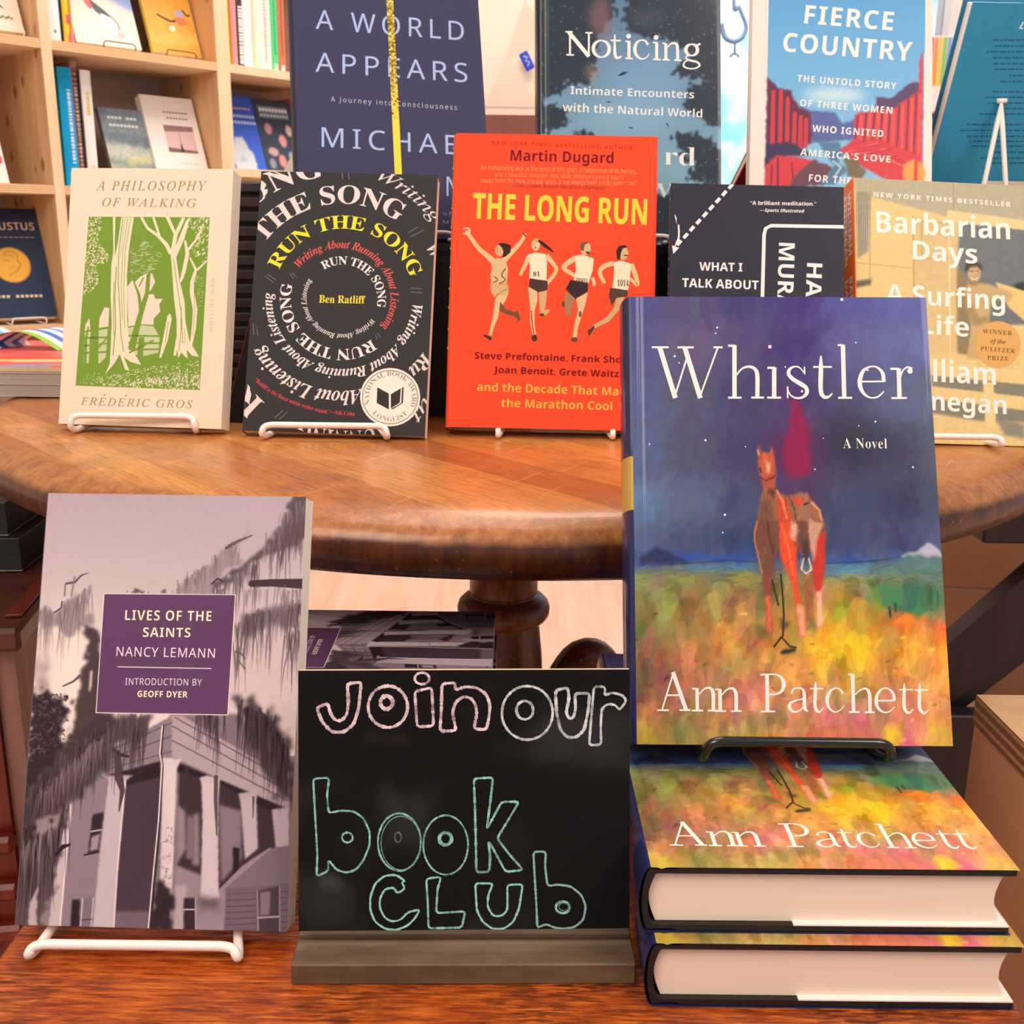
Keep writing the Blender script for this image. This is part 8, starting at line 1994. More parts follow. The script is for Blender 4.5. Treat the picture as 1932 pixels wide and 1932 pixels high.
teal = back_to_us('hardcover_book', M(.37204, 1.02856, .30, 3.01, -20.96, 0), 'teal', .152, .229, .021, '3a95bb', '347fa4', PRINT_SATIN, PAGES_WHITE)
tag(teal, 'teal hardcover with lines of small print, its back cover turned to the viewer', 'book')
Mt = teal.matrix_world.copy()
t = empty('wire_stand', loc=Mt @ Vector((.047, -.0022, .1493)))
tag(t, 'white wire easel seen from behind against the teal back cover', 'book stand')
m = MB()
d = [Vector((-.0325, -.046, -.1385)), Vector((.0037, -.050, -.1385))]
for e in d: m.tube([(0, 0, 0), e * .12, e], [.0016, .0022, .0022], 10)
m.tube([(-.004, .0005, .0025), (.0045, .0005, .0028)], .0022, 10)
m.build('prop_legs', WIRE_WHITE, t)
o = MB(); o.box(0, .040, -.0006, 0, 0, .030)
card = o.build('shelf_card', CREAM_CARD)
card.matrix_world = Mt @ Matrix.Translation((.049, -.0035, .0525)); tag(card, 'small pinkish price card at the foot of the teal book', 'card')

red = back_to_us('paperback_book', M(.1965, 1.02, .375, 4, -17, 0), None, .055, .16, .012, 'b2344a', 'd9c2ae', PRINT_MATTE, PAGES, .0005)
red.matrix_world = face_mat((.199, 1.09, .334), R(0), R(-38), R(-14))
tag(red, 'red-backed paperback turned away between the two right-hand upright books', 'book')
grey = paperback('paperback_book', face_mat((-.2235, 1.035, TZ + .2012), R(-6), R(60), 0), None, .10, .16, .010, 'b9a597', 'a5712c', 'b9a597', PRINT_MATTE, PAGES)
tag(grey, 'plain grey book lying back on the slatted crate, left of the slate-blue hardcover', 'book')
lean1 = paperback('paperback_book', face_mat((-.240, .862, .1705), R(-8), R(40), 0), None, .08, .19, .010, '2b2626', 'b3242c', '2b2626', PRINT_MATTE, PAGES_GREY)
tag(lean1, 'black paperback with a red spine slumped behind the spiral-lettered book', 'book')
lean2 = paperback('paperback_book', face_mat((-.242, .876, .1705), R(-8), R(40), 0), None, .08, .185, .011, 'a79c94', 'a79c94', '2f4a3c', PRINT_MATTE, PAGES_GREY)
tag(lean2, 'grey paperback slumped behind the black one by the spiral-lettered book', 'book')

# ------------------------------------------------------------------ wire stands
tag(wire_stand('wire_stand', (-.1706, .412, 0), .0470, .029, .0085, .0088, .10, R(22.3), .0023, WIRE_WHITE), 'white wire stand under the mansion-photo paperback', 'book stand')
tag(wire_stand('wire_stand', (-.2945, .803, TZ), .0475, .032, .0150, .0038, .10, R(16.5), .0024, WIRE_WHITE), 'white wire stand under the green woodcut paperback', 'book stand')
tag(wire_stand('wire_stand', (-.1432, .787, TZ), .0470, .028, .0122, .0035, .10, R(22.7), .0024, WIRE_WHITE), 'white wire stand under the spiral-lettered paperback', 'book stand')
tag(wire_stand('wire_stand', (.0330, .802, TZ), .0445, .036, .0, .0062, .10, R(18.5), .0022, WIRE_WHITE, open_front=True), 'white wire stand with two front hooks under the orange-red hardcover', 'book stand')
tag(wire_stand('wire_stand', (.1820, .772, TZ), .042, .020, .0095, .0038, .10, R(22.3), .0022, WIRE_WHITE), 'white wire stand under the dark slate paperback', 'book stand')
tag(wire_stand('wire_stand', (.3255, .786, TZ), .0455, .040, .0095, .0022, .10, R(22), .0024, WIRE_WHITE), 'white wire stand under the surfer-photo paperback', 'book stand')
tag(wire_stand('wire_stand', (.1424, .486, .0652), .0455, .034, .0205, .0105, .10, R(24.1), .0026, WIRE_BLACK, ybar=-.018, bulge=.016), 'black wire stand on the stacked horse-cover hardcovers', 'book stand')
w = wire_stand('wire_stand', (-.102, .908, .3162), .050, .034, .0085, .0030, .09, R(23.8), .0020, WIRE_WHITE); w.rotation_euler.z = R(10.4)
tag(w, 'white wire stand under the slate-blue hardcover on the riser', 'book stand')
w = wire_stand('wire_stand', (.1000, .912, .3162), .030, .032, .0080, .0030, .09, R(15), .0020, WIRE_WHITE); w.rotation_euler.z = R(3.3)
tag(w, 'white wire stand under the sky-and-trees hardcover on the riser', 'book stand')
w = wire_stand('wire_stand', (.2760, .917, .3162), .035, .030, .0075, .0030, .09, R(19), .0020, WIRE_WHITE); w.rotation_euler.z = R(-4.2)
tag(w, 'white wire stand under the red canyon paperback on the riser', 'book stand')

# ------------------------------------------------------------------ chalkboard sign
root = empty('chalkboard_sign', loc=(-.0190, .402, 0)); root.rotation_euler.z = R(1.2)
tag(root, 'small chalkboard sign reading Join our book club in a dark wooden base', 'chalkboard')
b = MB(); b.smooth = False
b.bevel_box(-.0768, .0768, -.0030, .032, 0, .0105, .0006)
b.bevel_box(-.0762, .0762, .0145, .030, .0106, .0130, .0004)
b.build('base', CHALK_BASE, root)
Mb = face_mat((-.0942, .4093, .0190), R(1.23), R(14.39), R(.39))
b = MB(); b.col = lin('1c1b1b')
cv = Canvas(150, 118, .5); cv.c[:] = hexc('191818')
nz = vnoise(cv.c.shape[:2], 40, 3, 3) * .5 + .5; cv.c += (np.clip(nz - .55, 0, 1) * .16)[..., None]
cv.run([('F', [(106, 78), (150, 72), (150, 98), (110, 100)], '4a4a49', 6, .45, 6), ('F', [(38, 38), (58, 36), (58, 60), (40, 60)], '555a59', 5, .30, 5), ('F', [(0, 0), (30, 0), (26, 20), (0, 26)], '50504e', 6, .35, 8), ('F', [(8, 20), (20, 18), (18, 26), (8, 27)], '6b7a77', 3, .35, 3), ('F', [(30, 86), (50, 84), (50, 88), (30, 90)], '6a3f3f', 1.5, .2, 2)])
grid_face(b, cv)
draw_ops(b, ART['chalk'][1], 150, 118)
b.smooth = False; b.col = lin('d9c0a0'); b.box(0, .150, .0001, .0045, .0001, .1178)
i = len(b.v)
brd = b.build('board', CHALKY)
brd.parent = root
bpy.context.view_layer.update()
brd.matrix_world = Mb

DARK_PAGES = m_pages('dark_page_edges', '2c2926', '4a4642')
# ------------------------------------------------------------------ mahogany cabinet at the left
root = empty('side_cabinet', loc=(-.437, .872, -.02)); root.rotation_euler.z = R(9)
tag(root, 'red mahogany cabinet with a rounded top at the left edge', 'cabinet')
b = MB(); b.bevel_box(-.60, 0, 0, .62, -.022, 0, .004); b.build('top', TOP_WOOD, root)
b = MB(); b.bevel_box(-.020, -.006, .03, .60, .0002, .0035, .001); b.build('top_rim', RED_WOOD, root)
b = MB(); b.box(-.58, -.030, .012, .60, -.53, -.0225); b.build('body', RED_WOOD, root)
b = MB(); b.box(-.0295, -.012, .018, .595, -.53, -.0225); b.build('side_panel', PINK_WOOD, root)
for z in (-.205, -.255, -.30):
    b = MB(); b.bevel_box(-.585, -.026, -.004, .0115, z - .018, z, .004); b.build('moulding', RED_WOOD, root)
for k, (z, c, lab) in enumerate(((0, '2c2624', 'dark grey book lying on the mahogany cabinet, lower of two'), (.05, '37302c', 'dark photo-covered book stacked on the mahogany cabinet, upper of two'))):
    bk = paperback('paperback_book', flat_mat((-.66 - .004 * k, 1.02 + .008 * k, -.0192 + .036 * (k + 1)), R(4)), None, .155 if k == 0 else .145, .20, .035, c, '2a2522', '2a2522', PRINT_SATIN, DARK_PAGES)
    tag(bk, lab, 'book')

# ------------------------------------------------------------------ plywood crate and trestle at the right
root = empty('plywood_crate', loc=(.305, .20, 0))
tag(root, 'plywood crate with layered edges at the lower right', 'crate')
b = MB(); b.box(0, .50, 0, .433, .017, .037, {2: 1, 0: 1}); b.build('top', [CRATE_TOP, PLY_EDGE_DARK], root)
b = MB(); b.box(.001, .019, 0, .432, -.55, .0165); b.box(.0195, .49, .41, .432, -.55, .0165); b.box(.48, .499, 0, .409, -.55, .0165); b.build('side_panel', CRATE_SIDE, root)
root = empty('wooden_cabinet', loc=(.50, 1.95, -.55)); root.rotation_euler.z = R(-8)
tag(root, 'plain brown wooden cabinet beyond the round table at the right', 'cabinet')
b = MB(); b.bevel_box(0, 1.2, 0, .4, 0, .37, .003); b.build('body', BROWN_BOARD, root)
b = MB(); b.bevel_box(.02, 1.18, -.004, -.0005, .12, .23, .001); b.build('drawer_front', BROWN_BOARD, root)
root = empty('trestle_table', loc=(.575, 1.25, -.55))
tag(root, 'near-black trestle table with a slanting brace beyond the round table', 'table')
b = MB(); b.bevel_box(.0, .70, -.02, .55, .515, .565, .003); b.build('tabletop', DARK_WOOD, root)
b = MB(); sm = b.smooth; b.smooth = False
P = [(-.09, .245), (.30, .565 - .051), (.40, .565 - .051), (-.045, .12), (-.09, .12)]
b.prism([(x, z) for x, z in [(-.075, .315), (.115, .5145), (.235, .5145), (-.075, .228)]], 0, .03, True, True, False)
b.v = [(x, z, y) for x, y, z in b.v]
b.build('brace', DARK_WOOD, root)
b = MB(); b.prism([(-.075, .226), (.239, .5145), (.262, .5145), (-.06, .212)], .006, .024, True, True, False); b.v = [(x, z, y) for x, y, z in b.v]; b.build('brace_strip', BLACK_PAINT, root)
b = MB(); b.box(-.11, -.0555, 0, .04, 0, .26); b.build('leg', DARK_WOOD, root)
b = MB(); b.bevel_box(-.12, .70, -.03, -.0005, .03, .290, .002); b.build('lower_rail', DARK_WOOD, root)
b = MB(); b.box(.62, .68, 0, .04, 0, .514); b.build('leg', DARK_WOOD, root)

# ------------------------------------------------------------------ magazines on the left of the round table
mg = [('e8d9cc', 'pale magazine at the bottom of the pile left of the woodcut paperback'), ('efe2d6', 'pale magazine in the middle of the pile left of the woodcut paperback'), ('e2463c', 'red and yellow illustrated magazine on top of the pile left of the woodcut paperback')]
for k, (c, lab) in enumerate(mg):
    r_ = paperback('magazine', flat_mat((-.640 + .004 * k, .985 - .003 * k, TZ + .0004 + (.0115, .0225, .0245)[k]), R(-1 + k * .6)), 'mag' if k == 2 else None, .215, .28, (.0108, .0106, .0018)[k], c, 'd9c4b8', 'e6d6ca', PRINT_SATIN, PAGES_GREY, cell=1.0)
    tag(r_, lab, 'magazine', None)
root = empty('bookmark_fan', loc=(-.555, 1.19, TZ + .0252))
tag(root, 'curved blue, white and green striped card lying on the magazine pile', 'card')
for j, (x, hgt) in enumerate(((-.065, .022), (.012, .020))):
    b = MB(); sc = ['8fc23a', 'ffffff', '4a72c8', 'f4f4f8', '7f9fe0', 'ffffff']
    for q in range(6):
        b.col = lin(sc[q]); pts = [(x - .045 + .09 * i / 12 + q * .004, -.04 + q * .009, hgt * math.sin(math.pi * i / 12) + .0004) for i in range(13)]
        i0 = b.verts([p for a in pts for p in (a, (a[0] + .004, a[1] + .0088, a[2]))]); b.faces([(2 * i, 2 * i + 2, 2 * i + 3, 2 * i + 1) for i in range(12)], i0)
    b.build('striped_strip', PRINT_SATIN, root)

# ------------------------------------------------------------------ things on the far wall and window
root = empty('folded_card', loc=(0.0, WY, .70))
tag(root, 'folded cream card hanging on the cream wall', 'card')
b = MB(); b.smooth = False
i = b.verts([(-.03, -.012, .135), (.07, -.002, .0), (.10, -.004, .20), (.02, -.03, .30), (-.10, -.002, .0)]); b.faces([(0, 1, 2), (0, 2, 3), (0, 4, 1)], i)
i = b.verts([(-.03, -.001, .135), (.07, -.001, .0), (.10, -.001, .20), (.02, -.001, .30), (-.10, -.001, .0)]); b.faces([(2, 1, 0), (3, 2, 0), (1, 4, 0)], i)
b.build('card', CREAM_CARD, root)
o = MB(); o.col = lin('3a52c8'); o.smooth = False; o.bevel_box(-.014, .014, -.004, 0, -.027, .027, .003)
draw = [('W', '33', 'sb', [(-6, -16), (-2, -4), (-6, 8), (-2, 16)], 8, 'dfe4fa', {})]
o.col = lin('dfe4fa'); o.tube([(-.004, -.0045, .016), (.006, -.0045, .010), (-.003, -.0045, .001), (.006, -.0045, -.006), (-.004, -.0045, -.014)], .0016, 6)
tg = o.build('price_tag', PRINT_SATIN); tg.location = (.0285, WY - .034, .828); tg.rotation_euler.y = R(-28)
tag(tg, 'small blue tag hanging on the cream wall', 'tag')
root = empty('hanging_hook', loc=(0, WY - .03, 0))
tag(root, 'blue-grey looped cord hanging in the bright window', 'cord')
b = MB(); b.tube(catmull([(.645, 0, 1.75), (.642, 0, 1.05), (.662, 0, .985), (.685, 0, .935), (.678, 0, .905), (.658, 0, .892), (.640, 0, .893), (.622, 0, .905), (.610, 0, .94)], 8), [.006] * 4 * 8 + [.0075] * 33, 10); b.build('cord_loop', CORD_BLUE, root)
b = MB(); b.tube([(.655, 0, .893), (.656, 0, .852)], .004, 8); b.tube([(.643, 0, .846), (.648, 0, .855), (.663, 0, .855), (.670, 0, .846)], .004, 8); b.build('cord_end', CORD_BLUE, root)
b = MB(); b.smooth = False
b.col = lin('f6efe8'); b.box(0, .125, -.002, 0, 0, .34)
for k, c in enumerate(('f04a5c', 'f7a25c', 'f6d56a', '9fd07a', '8fb8e8', 'a49be0', 'c9b4ee')):
    b.col = lin(c); i = b.verts([(.004 + k * .0125, -.0026, .20), (.0165 + k * .0125, -.0026, .20), (.010 + k * .0135, -.0026, .335), (-.001 + .0005 + k * .0135, -.0026, .335)]); b.faces([(0, 1, 2, 3)], i)
for k, c in enumerate(('f2e07a', 'a8d48a', 'b9c8f0')):
    b.col = lin(c); i = b.verts([(.004 + k * .011, -.0026, .005), (.014 + k * .011, -.0026, .005), (.014 + k * .011, -.0026, .075), (.004 + k * .011, -.0026, .075)]); b.faces([(0, 1, 2, 3)], i)
b.col = lin('f2668c')
for cx, cz, rr in ((.022, .112, .012), (.036, .115, .011), (.012, .155, .007), (.028, .103, .012)):
    i = b.verts([(cx + rr * math.cos(k * .524), -.0026, cz + rr * math.sin(k * .524)) for k in range(12)]); b.faces([tuple(range(12))], i)
o = b.build('rainbow_poster', PRINT_MATTE); o.location = (1.245, WY - .022, .575); tag(o, 'white paper with rainbow stripes and pink hearts by the window', 'poster')

# ------------------------------------------------------------------ plywood bookcase
YAW = 0.8000
tv, nv = Vector((math.cos(YAW), math.sin(YAW), 0)), Vector((math.sin(YAW), -math.cos(YAW), 0))
CASE = Matrix(((tv.x, -nv.x, 0, -.92), (tv.y, -nv.y, 0, 2.41), (0, 0, 1, 0), (0, 0, 0, 1)))
root = empty('bookcase', CASE)
tag(root, 'pale plywood bookcase with open compartments behind the display at left', 'bookcase')
D = .27
for x0, x1 in ((-.527, -.505), (-.095, -.073), (.313, .347), (.757, .785)):
    b = MB(); b.box(x0, x1, 0, D, FLOOR_Z, 1.08, {0: 1}); b.build('post', [PLY, PLY_PLAIN], root)
for z in (.993, .703, .413, .119, -.17, -.46):
    for x0, x1 in ((-.5048, -.0952), (-.0728, .3128)):
        b = MB(); b.box(x0, x1, .0005, D - .012, z - .019, z, {0: 1}); b.build('shelf', [PLY_PLAIN, PLY_EDGE], root)
for z in (.993, .703, .469, .22, -.17, -.46):
    b = MB(); b.box(.3472, .7568, .0005, D - .012, z - .019, z); b.build('shelf', [PLY_PLAIN, PLY_EDGE], root)
b = MB(); b.box(-.505, .757, D + .0005, D + .008, FLOOR_Z, 1.08); b.build('back_panel', m_wood('pinkish_back_panel', 'cdb2a6', 'd6bbb0', 'dec4ba', (1, 1, 8), 3, .7), root)


def incase(s, w, z, lean=0, dy=0): return CASE @ Matrix.Translation((s, w, z)) @ Matrix.Rotation(dy, 4, 'Z') @ Matrix.Rotation(-lean, 4, 'X')


def spine_out(s0, s1, z, H, col, label, art=None, group=None, w=.05, tilt=0, dep=.15):
    """a book standing with its spine to the room"""
    W = s1 - s0
    r = empty('shelved_book', CASE @ Matrix.Translation((s0, w, z)) @ Matrix.Rotation(tilt, 4, 'Y'))
    b = MB(); b.col = lin(col)
    n = 8
    pth = [(W * k / n, -.003 * math.sin(math.pi * k / n)) for k in range(n + 1)]
    b.prism([(0, dep)] + pth + [(W, dep), (W - .0015, dep), (W - .0015, .002), (.0015, .002), (.0015, dep)], 0, H, True, True, False)
    for q in (art or []):
        c, z0, z1, xa, xb = q
        b.col = lin(c); i = b.verts([(W * xa, -.0035, z0 * H), (W * xb, -.0035, z0 * H), (W * xb, -.0035, z1 * H), (W * xa, -.0035, z1 * H)]); b.faces([(0, 1, 2, 3)], i)
    b.build('cover', PRINT_SATIN, r)
    p = MB(); p.box(.0016, W - .0016, .003, dep - .003, .002, H - .002); p.build('page_block', PAGES_WHITE, r)
    tag(r, label, 'book', group)
    return r


def dashes(n, z0, z1, c, xa=.3, xb=.7, seed=1):
    rs = random.Random(seed); o = []; z = z0
    while z < z1:
        h = rs.uniform(.012, .03); o.append((c, z, min(z1, z + h), xa, xb)); z += h + rs.uniform(.004, .014)
    return o


G1 = 'spines in the middle compartment'
spine_out(-.0405, -.0110, .4132, .247, '1ba6e6', 'bright cyan book standing against the left post of the bookcase compartment', [('e8f6ff', .05, .12, .3, .8)] + dashes(9, .2, .82, 'cfeeff', .55, .8), G1, .06)
spine_out(-.0106, .0030, .4132, .262, 'b98f8a', 'narrow speckled pink and brown book beside the cyan spine', dashes(9, .05, .95, '6a4a40', .1, .9, 3) + dashes(9, .1, .8, 'e2d2c8', .35, .7, 5), G1, .062)
spine_out(.0034, .0098, .4132, .244, '2b2626', 'thin black book between the speckled and the white spine', None, G1, .065)
spine_out(.0102, .0330, .4132, .246, 'f3efec', 'white book with gold lettering on its spine beside the thin black one', dashes(9, .62, .82, 'e8c468', .35, .65, 7) + dashes(9, .06, .2, 'e8c468', .35, .65, 8), G1, .06)
G2 = 'spines in the upper middle compartment'
spine_out(-.0540, -.0285, .7032, .22, 'eaf1f6', 'white-blue book at the left of the upper compartment', [('7f8f98', .1, .13, .4, .6)], G2)
spine_out(-.0280, -.0225, .7032, .22, '2c2a26', 'thin black book beside the white-blue spine', None, G2)
spine_out(-.0220, -.0080, .7032, .22, 'f0c63c', 'yellow book with pink spots standing beside the thin black one', [('e8577a', .2, .28, .5, 1), ('e8577a', 0, .1, .6, 1)], G2)
spine_out(-.0075, -.0015, .7032, .22, 'c8a060', 'narrow tan book next to the yellow spine', [('d88a90', .0, .16, .0, 1)], G2)
G3 = 'spines in the upper right compartment'
SP = (('b9d24e', 'lime green book'), ('f0824e', 'thin orange book'), ('f4a0a6', 'pink book'), ('4a4644', 'dark book with white lettering'), ('fdf3ec', 'cream white book'), ('f9ecd8', 'ivory book'), ('fbf1e4', 'pale book with grey marks'), ('5fd38c', 'bright green book'), ('cf7a5e', 'terracotta red book'))
xs_ = (.3620, .3790, .3830, .3985, .4160, .4400, .4620, .4935, .5140, .5350)
nb = ('leftmost', 'second', 'third', 'fourth', 'fifth', 'sixth', 'seventh', 'eighth', 'ninth')
for k, (c, l) in enumerate(SP):
    art = {3: dashes(9, .05, .7, 'f2ece8', .2, .9, 4), 6: dashes(9, .1, .9, 'c9c2bc', .35, .6, 6), 7: [('c8f5d8', .03, .10, .25, .75)] + dashes(9, .2, .9, '3fb070', .4, .6, 2), 8: [('f6dccf', .03, .09, .25, .75)] + dashes(9, .2, .9, 'b05a44', .4, .6, 9), 5: [('f6d9b4', 0, 1, .1, .35)]}.get(k)
    spine_out(xs_[k] + .0003, xs_[k + 1] - .0003, .7033, .20 + .01 * (k % 3), c, l + ', ' + nb[k] + ' spine in the upper right compartment', art, G3, .045)
spine_out(.600, .630, .4692, .19, 'f08aa8', 'pink book at the right end of the blue and dark paperbacks', None, None, .10)


def face_out(kind, s, w, z, W, H, T, bg, spine, label, ops=(), ras=(), lean=20, dy=0, pages=PAGES, mp=PRINT_SATIN):
    key = label; ART[key] = ((W * 1000, H * 1000), list(ops), list(ras))
    r = paperback(kind, incase(s, w, z, R(lean), R(dy)), key, W, H, T, bg, spine, bg, mp, pages, cell=1.5)
    tag(r, label, 'book'); return r


def shelf_stand(s, w, z, half, mt, label):
    r = wire_stand('wire_stand', (0, 0, 0), half, .062, .016, .006, .09, R(20), .0014, mt)
    r.matrix_world = CASE @ Matrix.Translation((s, w, z)); tag(r, label, 'book stand'); return r


face_out('paperback_book', -.254, .052, .1345, .152, .245, .022, '2e3a52', '28324a', 'navy book with a big gold coin on its cover, lower left in the bookcase',
         [('K',), ('P', [(79 + 39 * math.cos(a / 14 * math.pi), 118 + 40 * math.sin(a / 14 * math.pi)) for a in range(28)], 'c98f3c'), ('K',), ('P', [(79 + 36 * math.cos(a / 14 * math.pi), 118 + 37 * math.sin(a / 14 * math.pi)) for a in range(28)], 'f0b44a'),
          ('K',), ('L', [(66, 138), (72, 146), (84, 148), (94, 140), (92, 128), (98, 118), (92, 112), (88, 104), (78, 100), (70, 92)], 3, 'd0943a', 0, 1, 0), ('L', [(70, 138), (80, 140), (86, 134)], 2.4, 'd0943a', 0, 1, 0), ('L', [(64, 126), (70, 130), (76, 124)], 2, 'b87f2e', 0, 1, 0), ('L', [(74, 112), (82, 116), (84, 108)], 2, 'd8a044', 0, 1, 0),
          ('T', 'AUGUSTUS', 'sb', (14, 196), (140, 196), 17, 'd8b894', {'off': -.012})] + [('L', [(40 + k * 11, 180), (48 + k * 11, 180)], 2.2, 'a8977f', 0, 0, 0) for k in range(9)] + [('L', [(28 + k * 9.5, 48), (34.5 + k * 9.5, 48)], 6, 'd9c8b4', 0, 0, 0) for k in range(11) if k != 4], dy=-8)
shelf_stand(-.170, .018, .1195, .036, WIRE_WHITE, 'pale wire stand under the navy book with the gold coin')
face_out('paperback_book', .172, .036, .4145, .134, .228, .024, 'f4eae4', 'efe2da', 'white book with a small pink picture on its cover, in the middle compartment',
         [('P', [(42, 92), (118, 92), (118, 158), (42, 158)], 'e2c0c0'), ('K',), ('P', [(42, 142), (118, 146), (118, 158), (42, 158)], '9c7a7e'), ('P', [(42, 92), (118, 92), (118, 98), (42, 104)], '8a6a6c'), ('P', [(74, 94), (82, 94), (80, 112), (76, 112)], '3c4a48'), ('L', [(78, 110), (79, 140)], 1.5, '8a6e70', 0, 0, 0)] +
         [('L', [(50 + k * 8, 190), (55.5 + k * 8, 190)], 4, '8f8480', 0, 0, 0) for k in range(8)] + [('L', [(56 + k * 8, 176), (61.5 + k * 8, 176)], 4, '8f8480', 0, 0, 0) for k in range(7)] + [('L', [(66 + k * 8, 66), (71 + k * 8, 66)], 2.5, 'c4bab4', 0, 0, 0) for k in range(6)] + [('L', [(70 + k * 8, 46), (75 + k * 8, 46)], 2.5, 'c4bab4', 0, 0, 0) for k in range(4)], mp=PRINT_MATTE)
face_out('paperback_book', .066, .045, .4145, .106, .188, .014, '8b97a0', '6d6a62', 'grey-green landscape paperback leaning in the middle compartment',
         [('L', [(18 + k * 9, 166), (25 + k * 9, 166)], 6, 'e6eaec', 0, 0, 0) for k in range(8) if k != 4] + [('L', [(18 + k * 9, 148), (25 + k * 9, 148)], 6, 'dfe4e4', 0, 0, 0) for k in range(8)],
         [('Y', [(-5, -5), (120, -5), (120, 200), (-5, 200)], '7f8d9b', '9aa39a', 1, 0, 0), ('F', [(-5, 118), (110, 96), (110, 126), (-5, 132)], '6f7c88', 4, .8, 8), ('F', [(-5, 70), (110, 60), (110, 96), (-5, 104)], 'c3c9bd', 5, .8, 10), ('F', [(40, 52), (110, 66), (110, 80), (50, 74)], 'c9c88a', 5, .7, 8), ('F', [(-5, -5), (110, -5), (110, 40), (-5, 56)], 'aab09a', 6, .7, 10), ('N', .1, 6, 3)])
face_out('picture_book', .0105, .062, .7165, .150, .25, .012, 'f6e6d4', 'f0dcc4', 'pale picture book with a black and white bird on its cover',
         [('P', [(36, 98), (48, 80), (60, 84), (56, 102)], 'f07070'), ('P', [(50, 106), (58, 78), (84, 58), (98, 56), (84, 80)], '5c6468'), ('K',), ('P', [(70, 74), (78, 50), (100, 34), (104, 50), (94, 66)], 'ffffff'), ('L', [(86, 76), (104, 58), (108, 40)], 3, '6a6468', 0, 1, 0), ('P', [(100, 22), (116, 20), (118, 34), (102, 36)], 'cdbfc0'), ('P', [(112, 14), (124, 14), (124, 24), (112, 24)], 'ffffff')],
         [('Y', [(-5, -5), (160, -5), (160, 260), (-5, 260)], '7f9fe0', '9fb4e6', 1, 0, 0), ('F', [(-5, -5), (160, -5), (160, 84), (-5, 150)], 'f9e6d8', 8, 1, 8)])
shelf_stand(.088, .022, .7035, .036, WIRE_DARK, 'dark wire stand under the picture book with the bird')
face_out('picture_book', .186, .055, .7165, .122, .25, .013, 'f0aa4a', 'fbd95c', 'orange picture book with a yellow spine beside the bird book',
         [('L', [(30, 92), (60, 80), (78, 84)], 5, '3a3a48', 0, 1, 0), ('P', [(70, 90), (96, 96), (104, 78), (84, 70)], 'f0845c'), ('P', [(80, 110), (100, 108), (96, 92), (76, 94)], 'b9b4cc'), ('P', [(62 + 8 * math.cos(a), 62 + 8 * math.sin(a)) for a in (0, .8, 1.6, 2.4, 3.2, 4, 4.8, 5.6)], 'fbe6d2'), ('L', [(98, 112), (108, 100), (116, 102)], 4, '3a3034', 0, 1, 0)],
         [('F', [(-5, -5), (140, -5), (140, 260), (-5, 260)], 'f2ae4e', 0, 1, 0), ('F', [(-5, 20), (130, 30), (130, 60), (-5, 44)], 'f8c46a', 3, .6, 6), ('N', .07, 8, 4)])
shelf_stand(.236, .022, .7035, .036, WIRE_DARK, 'dark wire stand under the orange picture book')
face_out('paperback_book', -.262, .052, .7165, .158, .24, .016, 'f8ead2', 'f0dcc0', 'cream book with a dark wedge on its cover at the top left',
         [('P', [(60, 70), (110, 60), (70, 110)], '4a4a48'), ('P', [(96, 62), (128, 46), (90, 96)], '4a4a48')] + [('L', [(86 + k * 11, 27), (89 + k * 11, 33), (93 + k * 11, 26), (96 + k * 11, 32)], 2.2, '6a5c4c', 0, 1, 0) for k in range(5)])
shelf_stand(-.150, .018, .7035, .030, WIRE_WHITE, 'pale wire stand under the cream book at the top left')
face_out('paperback_book', -.322, .052, .4145, .155, .23, .016, 'f6ece8', 'eed8d4', 'white book with red flecks at the left edge of the photo',
         [('P', [(134, 70), (142, 74), (143, 88), (136, 84)], 'e04a4a'), ('P', [(130, 40), (150, 44), (151, 60), (140, 56)], 'e8605c'), ('P', [(120, 96), (130, 98), (132, 110), (124, 106)], 'e04a4a')])
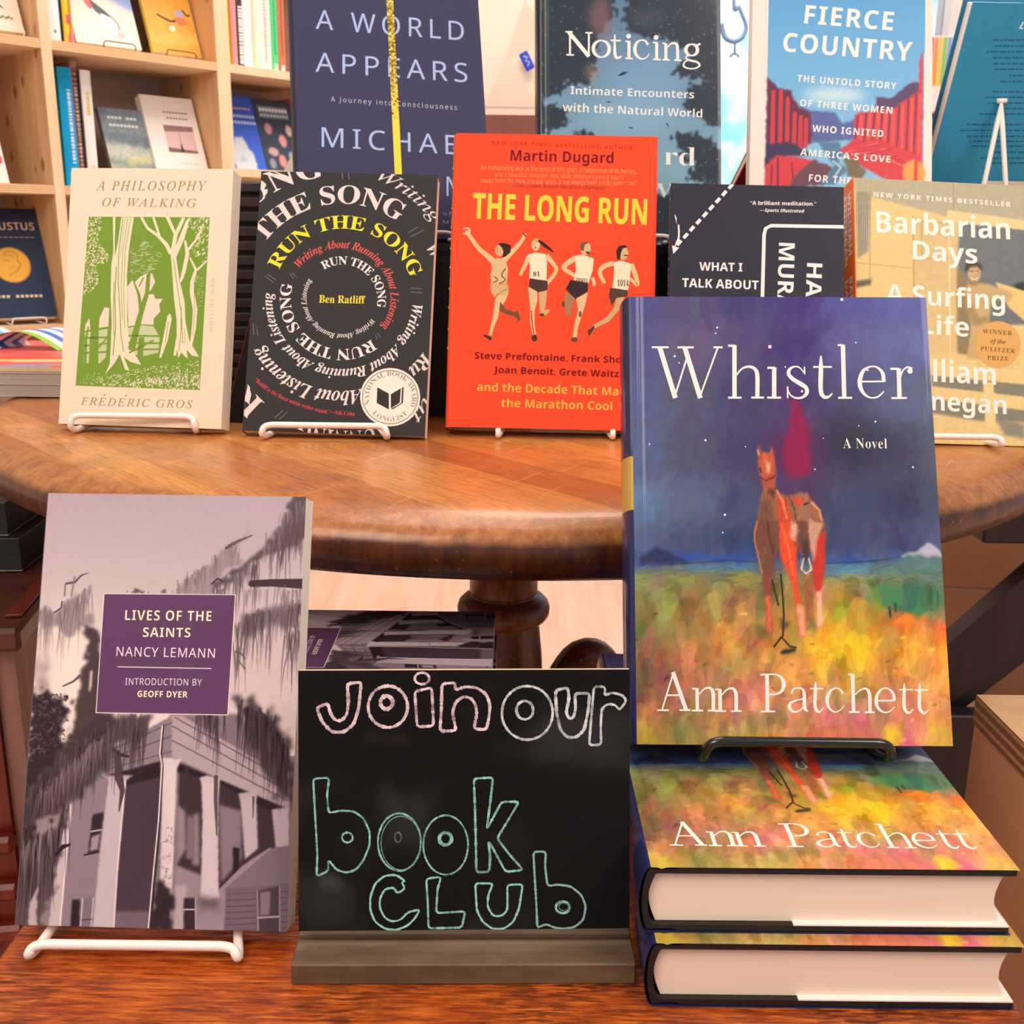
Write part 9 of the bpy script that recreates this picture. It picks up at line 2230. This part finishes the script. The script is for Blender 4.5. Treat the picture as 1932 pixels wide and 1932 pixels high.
face_out('paperback_book', .378, .052, .4700, .094, .192, .014, '3a5cc0', '2c4aa8', 'blue paperback with a pale figure on its cover, in the right compartment',
         [('L', [(30 + k * 8, 158), (36 + k * 8, 158)], 4, 'd8b878', 0, 0, 0) for k in range(7)] + [('L', [(22 + k * 9, 138), (29 + k * 9, 138)], 8, 'b9c8ee', 0, 0, 0) for k in range(8)] + [('L', [(22 + k * 9, 122), (29 + k * 9, 122)], 8, 'b9c8ee', 0, 0, 0) for k in range(8)], [('F', [(-5, -5), (140, -5), (140, 260), (-5, 260)], '3f62cc', 0, 1, 0), ('F', [(10, 60), (20, 82), (44, 84), (52, 60), (66, 40), (66, -5), (6, -5), (4, 40)], 'd8dcd8', 3, .9, 4), ('F', [(20, 20), (34, 40), (44, 20)], 'a8b4b8', 3, .7, 4)])
face_out('paperback_book', .474, .052, .4700, .112, .190, .014, '3c4454', '323a48', 'dark paperback with portrait faces beside the blue one',
         [('P', [(12, 140), (102, 140), (102, 172), (12, 172)], '6a7488'), ('K',)] + [('L', [(16 + k * 9.5, 162), (23 + k * 9.5, 162)], 9, 'd9dee6', 0, 0, 0) for k in range(9)] + [('L', [(16 + k * 9.5, 147), (23 + k * 9.5, 147)], 6, 'b8c0cc', 0, 0, 0) for k in range(9)],
         [('F', [(-5, -5), (140, -5), (140, 260), (-5, 260)], '3c4454', 0, 1, 0)] + [('F', [(cx + a * math.cos(q), cy + b_ * math.sin(q)) for q in (0, .7, 1.4, 2.1, 2.8, 3.5, 4.2, 4.9, 5.6)], cc, 2, .95, 2) for cx, cy, a, b_, cc in ((30, 112, 11, 16, 'c8908a'), (66, 82, 12, 17, 'e09c98'), (30, 52, 16, 12, 'c9a8a0'), (52, 28, 12, 18, 'd8908c'), (92, 110, 10, 16, 'd8b8a4'), (84, 40, 12, 16, '9aa4b8'), (20, 20, 10, 14, '8a94a8'))])
b = MB(); b.col = lin('2c2a2c'); b.smooth = False; b.box(0, .05, 0, .13, 0, .05)
spine_out(-.058, -.030, .1195, .23, '3a3638', 'dark book at the left of the lowest visible compartment', [('f2ece8', .05, .7, .1, .95)], None, .04)
